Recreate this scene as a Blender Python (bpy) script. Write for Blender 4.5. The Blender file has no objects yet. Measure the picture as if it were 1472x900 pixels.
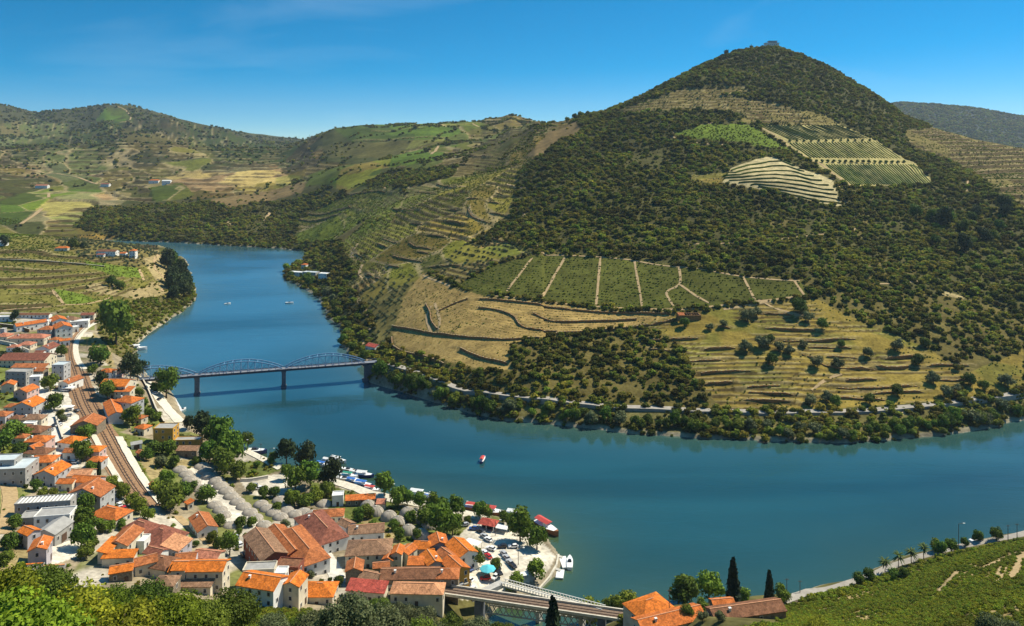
import bpy, bmesh, math, random
import numpy as np
from mathutils import Vector, Matrix
random.seed(7)
RNG = np.random.default_rng(11)
SC = bpy.context.scene
COL = SC.collection
PI = math.pi
# ------------------------------------------------------------------ camera
H, F, YH, CX = 185.0, 1100.0, 200.0, 736.0      # eye height, focal length and horizon row in photo pixels
cam = bpy.data.cameras.new('camera')
cam.sensor_width = 36.0
cam.lens = F / 1472.0 * 36.0
cam.shift_y = -(450.0 - YH) / 1472.0
cam.clip_start, cam.clip_end = 1.0, 30000.0
cam_o = bpy.data.objects.new('camera', cam); COL.objects.link(cam_o)
cam_o.location = (0, 0, H); cam_o.rotation_euler = (PI / 2, 0, 0)
SC.camera = cam_o
# ------------------------------------------------------------------ sky and sun
SUN_AZ = (0.87, 0.49); SUN_EL = math.radians(50)
wd = bpy.data.worlds.new('World'); SC.world = wd; wd.use_nodes = True
nt = wd.node_tree; nt.nodes.clear()
sky = nt.nodes.new('ShaderNodeTexSky'); sky.sky_type = 'NISHITA'; sky.sun_disc = False
sky.sun_elevation = SUN_EL; sky.sun_rotation = math.atan2(SUN_AZ[0], SUN_AZ[1])
sky.altitude = 200; sky.air_density = 1.0; sky.dust_density = 0.3; sky.ozone_density = 3.0
tcs = nt.nodes.new('ShaderNodeTexCoord'); mps = nt.nodes.new('ShaderNodeMapping'); mps.inputs['Scale'].default_value = (1, 1, 2.2); mps.inputs['Location'].default_value = (0, 0, 0.06)
nt.links.new(tcs.outputs['Generated'], mps.inputs[0]); nt.links.new(mps.outputs[0], sky.inputs[0])
hs = nt.nodes.new('ShaderNodeHueSaturation'); hs.inputs['Saturation'].default_value = 1.6; hs.inputs['Hue'].default_value = 0.485
bg = nt.nodes.new('ShaderNodeBackground'); bg.inputs['Strength'].default_value = 0.102
out = nt.nodes.new('ShaderNodeOutputWorld')
nt.links.new(sky.outputs[0], hs.inputs['Color']); cn = nt.nodes.new('ShaderNodeTexNoise'); cn.inputs['Scale'].default_value = 2.2; cn.inputs['Detail'].default_value = 7; cn.inputs['Distortion'].default_value = .8; cm = nt.nodes.new('ShaderNodeMapping'); cm.inputs['Scale'].default_value = (1, 1, 4)
nt.links.new(tcs.outputs['Generated'], cm.inputs[0]); nt.links.new(cm.outputs[0], cn.inputs['Vector']); cr = nt.nodes.new('ShaderNodeMapRange'); cr.inputs[1].default_value = .52; cr.inputs[2].default_value = .85; cr.inputs[4].default_value = .22; nt.links.new(cn.outputs['Fac'], cr.inputs[0])
cx_ = nt.nodes.new('ShaderNodeMix'); cx_.data_type = 'RGBA'; cx_.inputs[7].default_value = (5.2, 6.6, 7.6, 1); nt.links.new(cr.outputs[0], cx_.inputs[0]); nt.links.new(hs.outputs[0], cx_.inputs[6]); nt.links.new(cx_.outputs[2], bg.inputs[0]); nt.links.new(bg.outputs[0], out.inputs[0])
sl = bpy.data.lights.new('sun', 'SUN'); sl.energy = 5.0; sl.angle = math.radians(0.5); sl.color = (1.0, 0.92, 0.74)
so = bpy.data.objects.new('sun', sl); COL.objects.link(so)
sv = Vector((SUN_AZ[0] * math.cos(SUN_EL), SUN_AZ[1] * math.cos(SUN_EL), math.sin(SUN_EL)))
so.rotation_euler = sv.to_track_quat('Z', 'Y').to_euler(); so.location = (300, 100, 700)
SC.view_settings.view_transform = 'Standard'; SC.view_settings.look = 'None'
SC.view_settings.exposure = 0.45; SC.view_settings.gamma = 1.0; SC.view_settings.use_curve_mapping = False
SC.cycles.use_denoising = True
SC.cycles.max_bounces = 5; SC.cycles.diffuse_bounces = 2; SC.cycles.glossy_bounces = 2
SC.cycles.transmission_bounces = 2; SC.cycles.transparent_max_bounces = 6; SC.cycles.volume_bounces = 0
# ------------------------------------------------------------------ small helpers
def tag(o, label=None, cat=None, group=None, kind=None):
    if label: o['label'] = label
    if cat: o['category'] = cat
    if group: o['group'] = group
    if kind: o['kind'] = kind
    return o
def link(name, me, parent=None, mat=None):
    o = bpy.data.objects.new(name, me); COL.objects.link(o)
    if parent is not None: o.parent = parent
    if mat is not None and me is not None and not me.materials: me.materials.append(mat)
    return o
def empty(name, loc, rz=0.0):
    o = bpy.data.objects.new(name, None); COL.objects.link(o)
    o.location = loc; o.rotation_euler = (0, 0, rz); o.empty_display_size = 0.5
    return o
class MB:
    """collects vertices and faces, then makes ONE mesh"""
    def __init__(s): s.v = []; s.f = []
    def add(s, vs, fs):
        k = len(s.v); s.v += [tuple(p) for p in vs]; s.f += [tuple(i + k for i in f) for f in fs]; return s
    def box(s, c, d, rz=0.0):
        x, y, z = d[0] / 2, d[1] / 2, d[2] / 2; ca, sa = math.cos(rz), math.sin(rz)
        vs = []
        for dz in (-z, z):
            for dx, dy in ((-x, -y), (x, -y), (x, y), (-x, y)):
                vs.append((c[0] + dx * ca - dy * sa, c[1] + dx * sa + dy * ca, c[2] + dz))
        return s.add(vs, [(3, 2, 1, 0), (4, 5, 6, 7), (0, 1, 5, 4), (1, 2, 6, 5), (2, 3, 7, 6), (3, 0, 4, 7)])
    def bar(s, a, b, w, h=None):
        a = Vector(a); b = Vector(b); h = h or w; d = (b - a)
        if d.length < 1e-6: return s
        d.normalize(); u = d.cross(Vector((0, 0, 1)))
        if u.length < 1e-3: u = Vector((1, 0, 0))
        u.normalize(); n = u.cross(d)
        vs = [p + u * i * w / 2 + n * j * h / 2 for p in (a, b) for i, j in ((-1, -1), (1, -1), (1, 1), (-1, 1))]
        return s.add(vs, [(3, 2, 1, 0), (4, 5, 6, 7), (0, 1, 5, 4), (1, 2, 6, 5), (2, 3, 7, 6), (3, 0, 4, 7)])
    def tube(s, pts, rad, n=6, cap=True):
        k = len(s.v); m = len(pts)
        for i, p in enumerate(pts):
            p = Vector(p); q = Vector(pts[min(i + 1, m - 1)]) - Vector(pts[max(i - 1, 0)])
            q.normalize(); u = q.cross(Vector((0.3, 0.9, 0.1))); u.normalize(); w = q.cross(u)
            r = rad[i] if hasattr(rad, '__len__') else rad
            for j in range(n):
                a = 2 * PI * j / n; s.v.append(tuple(p + u * math.cos(a) * r + w * math.sin(a) * r))
        for i in range(m - 1):
            for j in range(n):
                j2 = (j + 1) % n; s.f.append((k + i * n + j, k + i * n + j2, k + (i + 1) * n + j2, k + (i + 1) * n + j))
        if cap: s.f.append(tuple(k + (m - 1) * n + j for j in range(n))); s.f.append(tuple(k + n - 1 - j for j in range(n)))
        return s
    def lathe(s, prof, n=12, c=(0, 0, 0)):
        k = len(s.v); m = len(prof)
        for r, z in prof:
            for j in range(n):
                a = 2 * PI * j / n; s.v.append((c[0] + r * math.cos(a), c[1] + r * math.sin(a), c[2] + z))
        for i in range(m - 1):
            for j in range(n):
                j2 = (j + 1) % n; s.f.append((k + i * n + j, k + i * n + j2, k + (i + 1) * n + j2, k + (i + 1) * n + j))
        s.f.append(tuple(k + (m - 1) * n + j for j in range(n)))
        return s
    def mesh(s, name, mat=None, smooth=False):
        me = bpy.data.meshes.new(name); me.from_pydata(s.v, [], s.f)
        if mat: me.materials.append(mat)
        if smooth: me.polygons.foreach_set('use_smooth', [True] * len(me.polygons))
        me.update(); return me
    def build(s, name, mat, parent=None, smooth=False):
        return link(name, s.mesh(name, mat, smooth), parent)
# ------------------------------------------------------------------ materials
MATS = {}
def nodemat(name):
    m = bpy.data.materials.new(name); m.use_nodes = True
    return m, m.node_tree, m.node_tree.nodes['Principled BSDF']
def mat(name, col, rough=0.85, var=0.25, scale=1.5, spec=0.2, metal=0.0, rnd=0.0, bump=0.0, col2=None):
    """procedural colour: two noise scales vary the base colour, a third gives fine relief; rnd varies it per object"""
    if name in MATS: return MATS[name]
    m, t, b = nodemat(name); N = t.nodes; L = t.links
    tc = N.new('ShaderNodeTexCoord')
    nz = N.new('ShaderNodeTexNoise'); nz.inputs['Scale'].default_value = scale; nz.inputs['Detail'].default_value = 5
    L.new(tc.outputs['Object'], nz.inputs['Vector'])
    rp = N.new('ShaderNodeValToRGB'); c = Vector(col[:3])
    c2 = Vector(col2[:3]) if col2 else c * (1 + var)
    rp.color_ramp.elements[0].position = 0.3; rp.color_ramp.elements[1].position = 0.7
    rp.color_ramp.elements[0].color = (*(c * (1 - var)), 1); rp.color_ramp.elements[1].color = (*c2, 1)
    L.new(nz.outputs['Fac'], rp.inputs[0]); last = rp.outputs[0]
    if rnd:
        oi = N.new('ShaderNodeObjectInfo'); mr = N.new('ShaderNodeMapRange')
        mr.inputs[3].default_value = 1 - rnd; mr.inputs[4].default_value = 1 + rnd
        h = N.new('ShaderNodeHueSaturation'); L.new(oi.outputs['Random'], mr.inputs[0]); L.new(mr.outputs[0], h.inputs['Value'])
        L.new(last, h.inputs['Color']); last = h.outputs[0]
    L.new(last, b.inputs['Base Color'])
    b.inputs['Roughness'].default_value = rough; b.inputs['Specular IOR Level'].default_value = spec; b.inputs['Metallic'].default_value = metal
    if bump:
        n2 = N.new('ShaderNodeTexNoise'); n2.inputs['Scale'].default_value = scale * 4; n2.inputs['Detail'].default_value = 4
        L.new(tc.outputs['Object'], n2.inputs['Vector'])
        bp = N.new('ShaderNodeBump'); bp.inputs['Strength'].default_value = bump; bp.inputs['Distance'].default_value = 0.1
        L.new(n2.outputs['Fac'], bp.inputs['Height']); L.new(bp.outputs[0], b.inputs['Normal'])
    MATS[name] = m; return m
def foliage(name, lo, hi, rnd=0.25, trans=0.25):
    """leaf material: hue and value vary over the crown and from plant to plant, a little light passes through"""
    if name in MATS: return MATS[name]
    lo = Vector(lo) * 1.5; hi = Vector(hi) * 1.55
    m, t, b = nodemat(name); N = t.nodes; L = t.links
    tc = N.new('ShaderNodeTexCoord'); oi = N.new('ShaderNodeObjectInfo'); geo = N.new('ShaderNodeNewGeometry')
    nz = N.new('ShaderNodeTexNoise'); nz.inputs['Scale'].default_value = 2.2; nz.inputs['Detail'].default_value = 3
    L.new(tc.outputs['Object'], nz.inputs['Vector'])
    ad = N.new('ShaderNodeMath'); ad.operation = 'MULTIPLY_ADD'; ad.inputs[1].default_value = 0.5
    L.new(geo.outputs['Random Per Island'], ad.inputs[0]); 
    sc_ = N.new('ShaderNodeMath'); sc_.operation = 'MULTIPLY'; sc_.inputs[1].default_value = 0.55
    L.new(nz.outputs['Fac'], sc_.inputs[0]); L.new(sc_.outputs[0], ad.inputs[2])
    rp = N.new('ShaderNodeValToRGB'); rp.color_ramp.elements[0].position = 0.15; rp.color_ramp.elements[1].position = 0.85
    rp.color_ramp.elements[0].color = (*lo, 1); rp.color_ramp.elements[1].color = (*hi, 1)
    L.new(ad.outputs[0], rp.inputs[0])
    h = N.new('ShaderNodeHueSaturation'); mr = N.new('ShaderNodeMapRange')
    mr.inputs[3].default_value = 1 - rnd; mr.inputs[4].default_value = 1 + rnd
    L.new(oi.outputs['Random'], mr.inputs[0]); L.new(mr.outputs[0], h.inputs['Value'])
    mh = N.new('ShaderNodeMath'); mh.operation = 'MULTIPLY'; mh.inputs[1].default_value = 7.31
    fr = N.new('ShaderNodeMath'); fr.operation = 'FRACT'; m2 = N.new('ShaderNodeMapRange')
    m2.inputs[3].default_value = 0.5 - 0.09 * rnd; m2.inputs[4].default_value = 0.5 + 0.09 * rnd
    L.new(oi.outputs['Random'], mh.inputs[0]); L.new(mh.outputs[0], fr.inputs[0]); L.new(fr.outputs[0], m2.inputs[0]); L.new(m2.outputs[0], h.inputs['Hue'])
    wn = N.new('ShaderNodeTexNoise'); wn.inputs['Scale'].default_value = 0.016; wn.inputs['Detail'].default_value = 3; L.new(oi.outputs['Location'], wn.inputs['Vector'])
    wm = N.new('ShaderNodeMapRange'); wm.inputs[1].default_value = .35; wm.inputs[2].default_value = .65; wm.inputs[3].default_value = 1 - rnd * .8; wm.inputs[4].default_value = 1 + rnd * .9; L.new(wn.outputs['Fac'], wm.inputs[0])
    vm = N.new('ShaderNodeVectorMath'); vm.operation = 'SCALE'; L.new(rp.outputs[0], vm.inputs[0]); L.new(wm.outputs[0], vm.inputs['Scale'])
    L.new(vm.outputs[0], h.inputs['Color']); L.new(h.outputs[0], b.inputs['Base Color'])
    b.inputs['Roughness'].default_value = 0.75; b.inputs['Specular IOR Level'].default_value = 0.15
    tr = N.new('ShaderNodeBsdfTranslucent'); mx = N.new('ShaderNodeMixShader'); mx.inputs[0].default_value = trans
    L.new(h.outputs[0], tr.inputs[0]); L.new(b.outputs[0], mx.inputs[1]); L.new(tr.outputs[0], mx.inputs[2])
    L.new(mx.outputs[0], N['Material Output'].inputs[0])
    MATS[name] = m; return m
# ================================================================== TERRAIN
# control points are survey points (column, row, distance) turned into ground heights
def vnoise(x, y, wl, seed):
    r = np.random.default_rng(seed).random((256, 256)); x = x / wl + 1000; y = y / wl + 1000
    xi = np.floor(x).astype(int); yi = np.floor(y).astype(int); fx = x - xi; fy = y - yi
    fx = fx * fx * (3 - 2 * fx); fy = fy * fy * (3 - 2 * fy); g = lambda a, b: r[a & 255, b & 255]
    return (g(xi, yi) * (1 - fx) + g(xi + 1, yi) * fx) * (1 - fy) + (g(xi, yi + 1) * (1 - fx) + g(xi + 1, yi + 1) * fx) * fy - 0.5
def fbm(x, y, wl, seed, n=3):
    return sum(vnoise(x, y, wl / 2 ** k, seed + k) / 2 ** k for k in range(n))
def smooth(a, b, x):
    t = np.clip((x - a) / (b - a), 0, 1); return t * t * (3 - 2 * t)
def tps(pts, u, Y, lam=0.02):
    """thin-plate surface through (u, row, Y) or (u, None, Y, Z) survey points, in (column, log distance)"""
    P = []; Z = []
    for p in pts:
        P.append((p[0] / 150.0, math.log(p[2]) * 4)); Z.append(H - (p[1] - YH) / F * p[2] if p[1] is not None else p[3])
    P = np.array(P); Z = np.array(Z); n = len(P)
    def K(a, b):
        d2 = ((a[:, None, :] - b[None, :, :]) ** 2).sum(-1); return 0.5 * d2 * np.log(d2 + 1e-9)
    A = np.zeros((n + 3, n + 3)); A[:n, :n] = K(P, P) + lam * np.eye(n); A[:n, n] = 1; A[:n, n + 1:] = P; A[n, :n] = 1; A[n + 1:, :n] = P.T
    w = np.linalg.solve(A, np.concatenate([Z, [0, 0, 0]]))
    q = np.stack([u.ravel() / 150.0, np.log(Y.ravel()) * 4], -1); o = np.empty(len(q))
    for i in range(0, len(q), 40000):
        o[i:i + 40000] = K(q[i:i + 40000], P) @ w[:n] + w[n] + q[i:i + 40000] @ w[n + 1:]
    return o.reshape(u.shape)
def cols(d):
    return [(u, y, Y) for u, prof in d.items() for y, Y in prof]
U = np.arange(-220, 1700, 2.5)
YR = np.concatenate([np.geomspace(22, 240, 55, endpoint=False), np.geomspace(240, 460, 165, endpoint=False),
                     np.geomspace(460, 1000, 340, endpoint=False), np.geomspace(1000, 1600, 150, endpoint=False),
                     np.geomspace(1600, 2900, 150, endpoint=False), np.geomspace(2900, 9000, 60)])
uu, YY = np.meshgrid(U, YR)
XX = (uu - CX) / F * YY
# --- massif across the river: the big cone and the terraced hill to its left
MAIN = cols({
    350: [(345, 1370), (315, 1500), (290, 1650), (255, 2000), (225, 2500), (222, 3000)],
    430: [(361, 1262), (330, 1400), (300, 1550), (250, 1900), (215, 2400), (199, 2700), (222, 3300)],
    500: [(470, 745), (400, 900), (350, 1080), (300, 1300), (250, 1650), (200, 2300), (181, 2600), (215, 3300)],
    600: [(563, 560), (530, 590), (450, 690), (400, 780), (350, 900), (300, 1080), (250, 1400), (215, 1850), (178, 2600), (210, 3300)],
    740: [(605, 500), (568, 515), (500, 570), (450, 630), (400, 700), (350, 800), (300, 930), (250, 1120), (205, 1420), (188, 1750), (166, 2600), (200, 3300)],
    850: [(614, 490), (582, 506), (500, 575), (440, 640), (370, 730), (300, 860), (250, 990), (200, 1180), (163, 1380), (185, 1800), (230, 2500)],
    930: [(624, 480), (587, 503), (500, 575), (440, 636), (370, 722), (300, 855), (250, 980), (200, 1120), (160, 1260), (133, 1380), (170, 1800), (220, 2500)],
    1000: [(630, 472), (592, 500), (520, 552), (440, 630), (370, 715), (300, 845), (250, 970), (200, 1120), (150, 1270), (98, 1420), (140, 1800), (210, 2500)],
    1110: [(633, 468), (592, 500), (520, 552), (440, 632), (370, 715), (300, 850), (250, 970), (200, 1130), (150, 1290), (100, 1430), (66, 1510), (110, 1850), (200, 2500)],
    1200: [(636, 466), (592, 500), (520, 552), (440, 632), (370, 720), (300, 860), (250, 985), (200, 1150), (150, 1300), (98, 1460), (140, 1850), (210, 2500)],
    1250: [(634, 468), (591, 501), (500, 572), (440, 640), (400, 690), (350, 780), (300, 880), (250, 1010), (200, 1170), (130, 1430), (165, 1850), (220, 2500)],
    1330: [(627, 476), (582, 506), (500, 575), (440, 645), (400, 700), (350, 790), (300, 905), (250, 1070), (215, 1250), (181, 1460), (205, 1850), (235, 2500)],
    1400: [(617, 487), (574, 512), (500, 580), (440, 655), (400, 715), (350, 810), (300, 930), (260, 1080), (230, 1260), (200, 1460), (215, 1850), (235, 2500)],
    1500: [(600, 508), (562, 528), (500, 590), (440, 655), (400, 705), (350, 790), (300, 900), (265, 1050), (240, 1250), (220, 1450), (232, 1850)],
    1700: [(573, 545), (540, 560), (480, 620), (420, 690), (350, 800), (280, 960), (240, 1200), (215, 1450), (230, 1850)]})
Zm = tps(MAIN, uu, YY)
# --- far left hills and the far shore of the bend
FARL = cols({
    -200: [(345, 1350), (300, 1600), (265, 2000), (230, 2500), (190, 3300), (140, 4500), (180, 6500)],
    0: [(346, 1350), (315, 1500), (285, 1800), (255, 2200), (215, 2900), (175, 3700), (149, 4600), (190, 6500)],
    100: [(346, 1350), (312, 1530), (280, 1850), (250, 2250), (210, 2950), (175, 3700), (158, 4300), (190, 6000)],
    160: [(347, 1350), (310, 1530), (275, 1850), (245, 2250), (205, 2950), (175, 3500), (150, 4000), (190, 6000)],
    230: [(349, 1350), (305, 1550), (272, 1850), (245, 2250), (205, 2950), (166, 3900), (190, 6000)],
    300: [(350, 1355), (305, 1530), (275, 1800), (245, 2250), (215, 2900), (184, 3900), (200, 6000)],
    380: [(352, 1340), (305, 1530), (280, 1780), (250, 2200), (220, 2900), (196, 4000), (205, 6000)],
    450: [(352, 1400), (300, 1650), (250, 2300), (222, 3000), (198, 4200), (206, 6000)],
    600: [(300, 1700), (250, 2300), (225, 3000), (203, 4300), (208, 6000)],
    760: [(300, 1700), (250, 2300), (225, 3000), (205, 4300), (210, 6000)]})
Zf = tps(FARL, uu, YY); Zf = np.where((YY > 1250) & (uu < 800), Zf, -50)
Zm = np.where(uu < 330, np.minimum(Zm, -50), Zm)
Zm = np.where(YY < 3400, Zm, -60)
# --- far blue ridge on the right
ur = np.array([1100, 1200, 1290, 1340, 1400, 1472, 1700]); yr = np.array([190, 160, 147, 148, 154, 167, 200])
yrid = np.interp(uu, ur, yr) + 2 * vnoise(uu, uu * 0, 25, 5)
Zr_top = H - (yrid - YH) / F * 5200
Zr = np.where(YY < 5200, Zr_top - (5200 - YY) * 0.20, Zr_top - (YY - 5200) * 0.1); Zr = np.where((uu > 1000) & (YY > 2600), Zr, -60)
# --- near bank: village terrace, headland with the wine estate, slope below the viewpoint
BANK = [(u, None, Y, z) for u, Y, z in [
    # slope below the viewpoint
    (-200, 22, 168), (-200, 60, 147), (-200, 110, 116), (-200, 170, 80), (-200, 240, 44),
    (100, 22, 168), (100, 60, 145), (100, 110, 115), (100, 170, 78), (100, 235, 41), (100, 262, 31),
    (350, 22, 168), (350, 60, 144), (350, 110, 112), (350, 170, 75), (350, 225, 42), (350, 262, 24),
    (560, 22, 168), (560, 60, 143), (560, 110, 110), (560, 170, 72), (560, 220, 40), (560, 262, 17),
    (740, 22, 168), (740, 60, 141), (740, 110, 105), (740, 170, 62), (740, 220, 30), (740, 255, 8),
    (900, 22, 168), (900, 60, 141), (900, 110, 106), (900, 170, 66), (900, 215, 42), (900, 255, 22), (900, 285, 12),
    (1050, 22, 168), (1050, 60, 142), (1050, 110, 110), (1050, 170, 72), (1050, 225, 42), (1050, 260, 24), (1050, 290, 13),
    (1150, 170, 74), (1150, 230, 38), (1150, 265, 20), (1150, 287, 8.5), (1150, 300, 6),
    (1300, 22, 168), (1300, 60, 141), (1300, 110, 109), (1300, 180, 70), (1300, 230, 43), (1300, 280, 21.5), (1300, 308, 9), (1300, 322, 7),
    (1400, 22, 168), (1400, 60, 141), (1400, 110, 111), (1400, 180, 77), (1400, 240, 50), (1400, 290, 28), (1400, 322, 12), (1400, 340, 7),
    (1472, 120, 106), (1472, 180, 80), (1472, 240, 54), (1472, 290, 32.5), (1472, 325, 15), (1472, 348, 8),
    (1690, 60, 142), (1690, 120, 106), (1690, 200, 76), (1690, 300, 34), (1690, 360, 10),
    # village
    (-200, 330, 34), (-200, 450, 30), (-200, 600, 28), (0, 290, 33), (60, 290, 30), (0, 340, 28), (60, 340, 25), (130, 300, 25), (200, 285, 25), (200, 310, 22),
    (0, 400, 24), (60, 400, 20), (0, 460, 22), (60, 460, 18.5), (0, 520, 22), (60, 520, 19), (0, 600, 22), (60, 600, 20), (0, 680, 22),
    (60, 680, 21), (120, 640, 16), (120, 560, 17), (120, 500, 17.5), (130, 440, 17), (160, 400, 16.5), (190, 370, 16), (215, 345, 16),
    (160, 520, 15), (180, 480, 14), (200, 540, 16), (200, 440, 11), (240, 480, 8), (260, 440, 7), (240, 400, 10), (280, 380, 7), (240, 350, 13),
    (290, 420, 5), (320, 400, 6), (290, 345, 11), (330, 330, 11), (380, 360, 6), (380, 320, 11), (300, 290, 18), (380, 290, 16), (440, 310, 11), (440, 290, 15),
    (440, 360, 5), (500, 300, 12), (500, 340, 6.5), (560, 310, 9), (560, 330, 7), (560, 288, 14), (620, 300, 10.5), (620, 325, 6.5), (680, 300, 8), (700, 310, 7), (740, 310, 6.5), (760, 320, 5.5),
    (690, 330, 5.5), (620, 350, 5), (660, 285, 11), (700, 290, 8), (780, 302, 3),
    # headland with vineyards
    (-200, 720, 26), (-200, 900, 32), (-200, 1150, 36), (0, 760, 25), (0, 850, 31), (0, 960, 35), (0, 1080, 38), (0, 1220, 36), (80, 760, 24), (80, 850, 30), (80, 960, 36), (80, 1080, 38), (80, 1200, 33),
    (150, 760, 18), (150, 850, 26), (150, 960, 36), (150, 1040, 38), (150, 1150, 32), (150, 1260, 10), (190, 760, 11), (200, 850, 17), (200, 940, 30), (200, 1020, 36), (200, 1120, 27), (200, 1220, 6),
    (235, 900, 9), (235, 980, 18), (235, 1060, 18), (240, 1160, 5), (262, 940, 4), (268, 1020, 6),
    (0, 1290, 20), (-200, 1290, 20), (100, 1290, 12)]]
Zb = tps(BANK, uu, YY, 0.05)
Zb = np.where((YY < 1330) & ((uu < 330) | (YY < 430)), Zb, -60)
Zb = np.where((uu > 850) & (YY > 400), -60, Zb)
# --- relief noise on the hills only
rel = fbm(XX, YY, 210, 21, 3) * np.where(uu > 780, 24, 14) + fbm(XX, YY, 60, 31, 2) * 3.5
hw = smooth(15, 60, Zm); Zm = Zm + rel * hw * np.where(YY > 1600, 1.3, 0.75)
rf = fbm(XX, YY, 520, 41, 4); Zf = Zf + (rf * 80 + 10 * fbm(XX, YY, 120, 44, 2)) * smooth(15, 110, Zf)
# --- pull the skyline of each hill onto its surveyed ridge
def skyline(Z, us, ys, lo):
    py = YH + (H - Z) * F / YY; py = np.where(Z > -40, py, 999); mn = py.min(0)
    tgt = np.interp(U, us, ys) + 0.9 * vnoise(U, U * 0, 9, 3); d = np.clip(tgt - mn, -25, 25)
    k = smooth(0, 1, (lo - py) / np.maximum(lo - mn, 1)); k = np.where(py < lo, k, 0)
    return np.where(Z > -40, H - (py + d * k - YH) * YY / F, Z)
Zm = skyline(Zm, [400, 430, 480, 520, 600, 690, 735, 780, 800, 830, 870, 920, 960, 1000, 1040, 1075, 1110, 1150, 1200, 1250, 1300, 1340, 1400, 1472, 1700],
             [212, 203, 184, 180, 178, 174, 164, 176, 175, 167, 161, 140, 119, 99, 80, 70, 67, 77, 102, 132, 166, 183, 200, 214, 222], 300)
Zf = skyline(Zf, [-220, 0, 50, 95, 150, 180, 215, 260, 300, 350, 400, 440, 480, 800], [140, 150, 161, 158, 151, 150, 158, 171, 181, 190, 196, 200, 206, 212], 235)
Z = np.maximum.reduce([Zm, Zf, Zr, Zb, np.full_like(Zm, 2.0)])
# --- the river: its outline at water level, then the banks
def w0(x, y, z=0.0):
    Y = (H - z) * F / (y - YH); return ((x - CX) / F * Y, Y)
RIV = [(150, 350), (232, 353), (262, 366), (270, 385), (283, 418), (276, 440), (248, 457), (216, 478), (200, 492), (196, 512), (212, 540), (240, 556), (252, 572), (262, 594), (280, 610),
       (310, 622), (345, 640), (378, 657), (402, 668), (440, 682), (470, 688), (500, 694), (540, 708), (580, 716), (630, 724), (690, 738), (730, 748), (765, 757), (786, 772),
       (797, 790), (802, 808), (794, 826), (776, 845), (748, 858), (715, 872), (690, 905), (690, 960), (820, 960), (835, 905), (868, 890), (960, 872), (1060, 865), (1120, 860), (1230, 830),
       (1300, 805), (1390, 779), (1472, 762), (1720, 715), (1720, 560), (1560, 592), (1472, 605), (1410, 617), (1350, 626), (1280, 634), (1210, 637), (1100, 634), (1000, 629),
       (930, 625), (850, 615), (780, 608), (700, 600), (640, 583), (590, 562), (548, 548), (527, 533), (500, 512), (490, 492), (492, 472), (470, 456), (462, 432), (440, 416), (412, 402),
       (405, 394), (420, 384), (438, 374), (440, 363), (400, 357), (330, 353), (260, 349), (150, 345)]
RV = np.array([w0(*p) for p in RIV])
def inside(poly, x, y):
    c = np.zeros(x.shape, bool); n = len(poly)
    for i in range(n):
        (x1, y1), (x2, y2) = poly[i], poly[i - 1]
        m = (y1 > y) != (y2 > y)
        with np.errstate(all='ignore'): c ^= m & (x < (x2 - x1) * (y - y1) / (y2 - y1 + 1e-12) + x1)
    return c
def seg_dist(poly, x, y, closed=True):
    d = np.full(x.shape, 1e9); n = len(poly)
    for i in range(0 if closed else 1, n):
        (x1, y1), (x2, y2) = poly[i - 1], poly[i]; dx, dy = x2 - x1, y2 - y1
        t = np.clip(((x - x1) * dx + (y - y1) * dy) / (dx * dx + dy * dy + 1e-9), 0, 1)
        d = np.minimum(d, (x - x1 - t * dx) ** 2 + (y - y1 - t * dy) ** 2)
    return np.sqrt(d)
rows = (YR > 200) & (YR < 1500)
wob = fbm(XX, YY, 24, 61, 2) * 5
SD = np.full(uu.shape, 1e3)
SD[rows] = seg_dist(RV, XX[rows], YY[rows]); inn = inside(RV, XX, YY); SD = np.where(inn, -SD, SD)
SDw = SD + np.where(np.abs(SD) < 40, wob * smooth(0.0, 1.0, (uu - 380) / 100 + (YY - 600) / 100), 0)
Z = np.where(SDw < 0, np.maximum(-4, -0.35 + 0.22 * SDw), np.minimum(np.maximum(Z, 0.5 + 0.06 * np.clip(SDw, 0, 30)), 0.5 + 0.62 * SDw))
# embankment that carries the road from the bridge end down to the bank
EMB = [(*w0(553, 521, 13.1), 13.1), (*w0(570, 526, 13.1), 13.1), (*w0(592, 532, 12.8), 12.8), (*w0(616, 540, 12.4), 12.4), (*w0(640, 548, 12), 12)]
for p, q in zip(EMB[:-1], EMB[1:]):
    dx, dy = q[0] - p[0], q[1] - p[1]; t_ = np.clip(((XX - p[0]) * dx + (YY - p[1]) * dy) / (dx * dx + dy * dy), 0, 1); d_ = np.hypot(XX - p[0] - t_ * dx, YY - p[1] - t_ * dy)
    zl = p[2] + (q[2] - p[2]) * t_; Z = np.where(d_ < 40, np.maximum(Z, zl - np.maximum(0, d_ - 3.6) * 1.5), Z)
SDw = np.where((Z > .5) & (SDw < 1.5), 1.6, SDw)
PYV = YH + (H - Z) * F / YY
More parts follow.
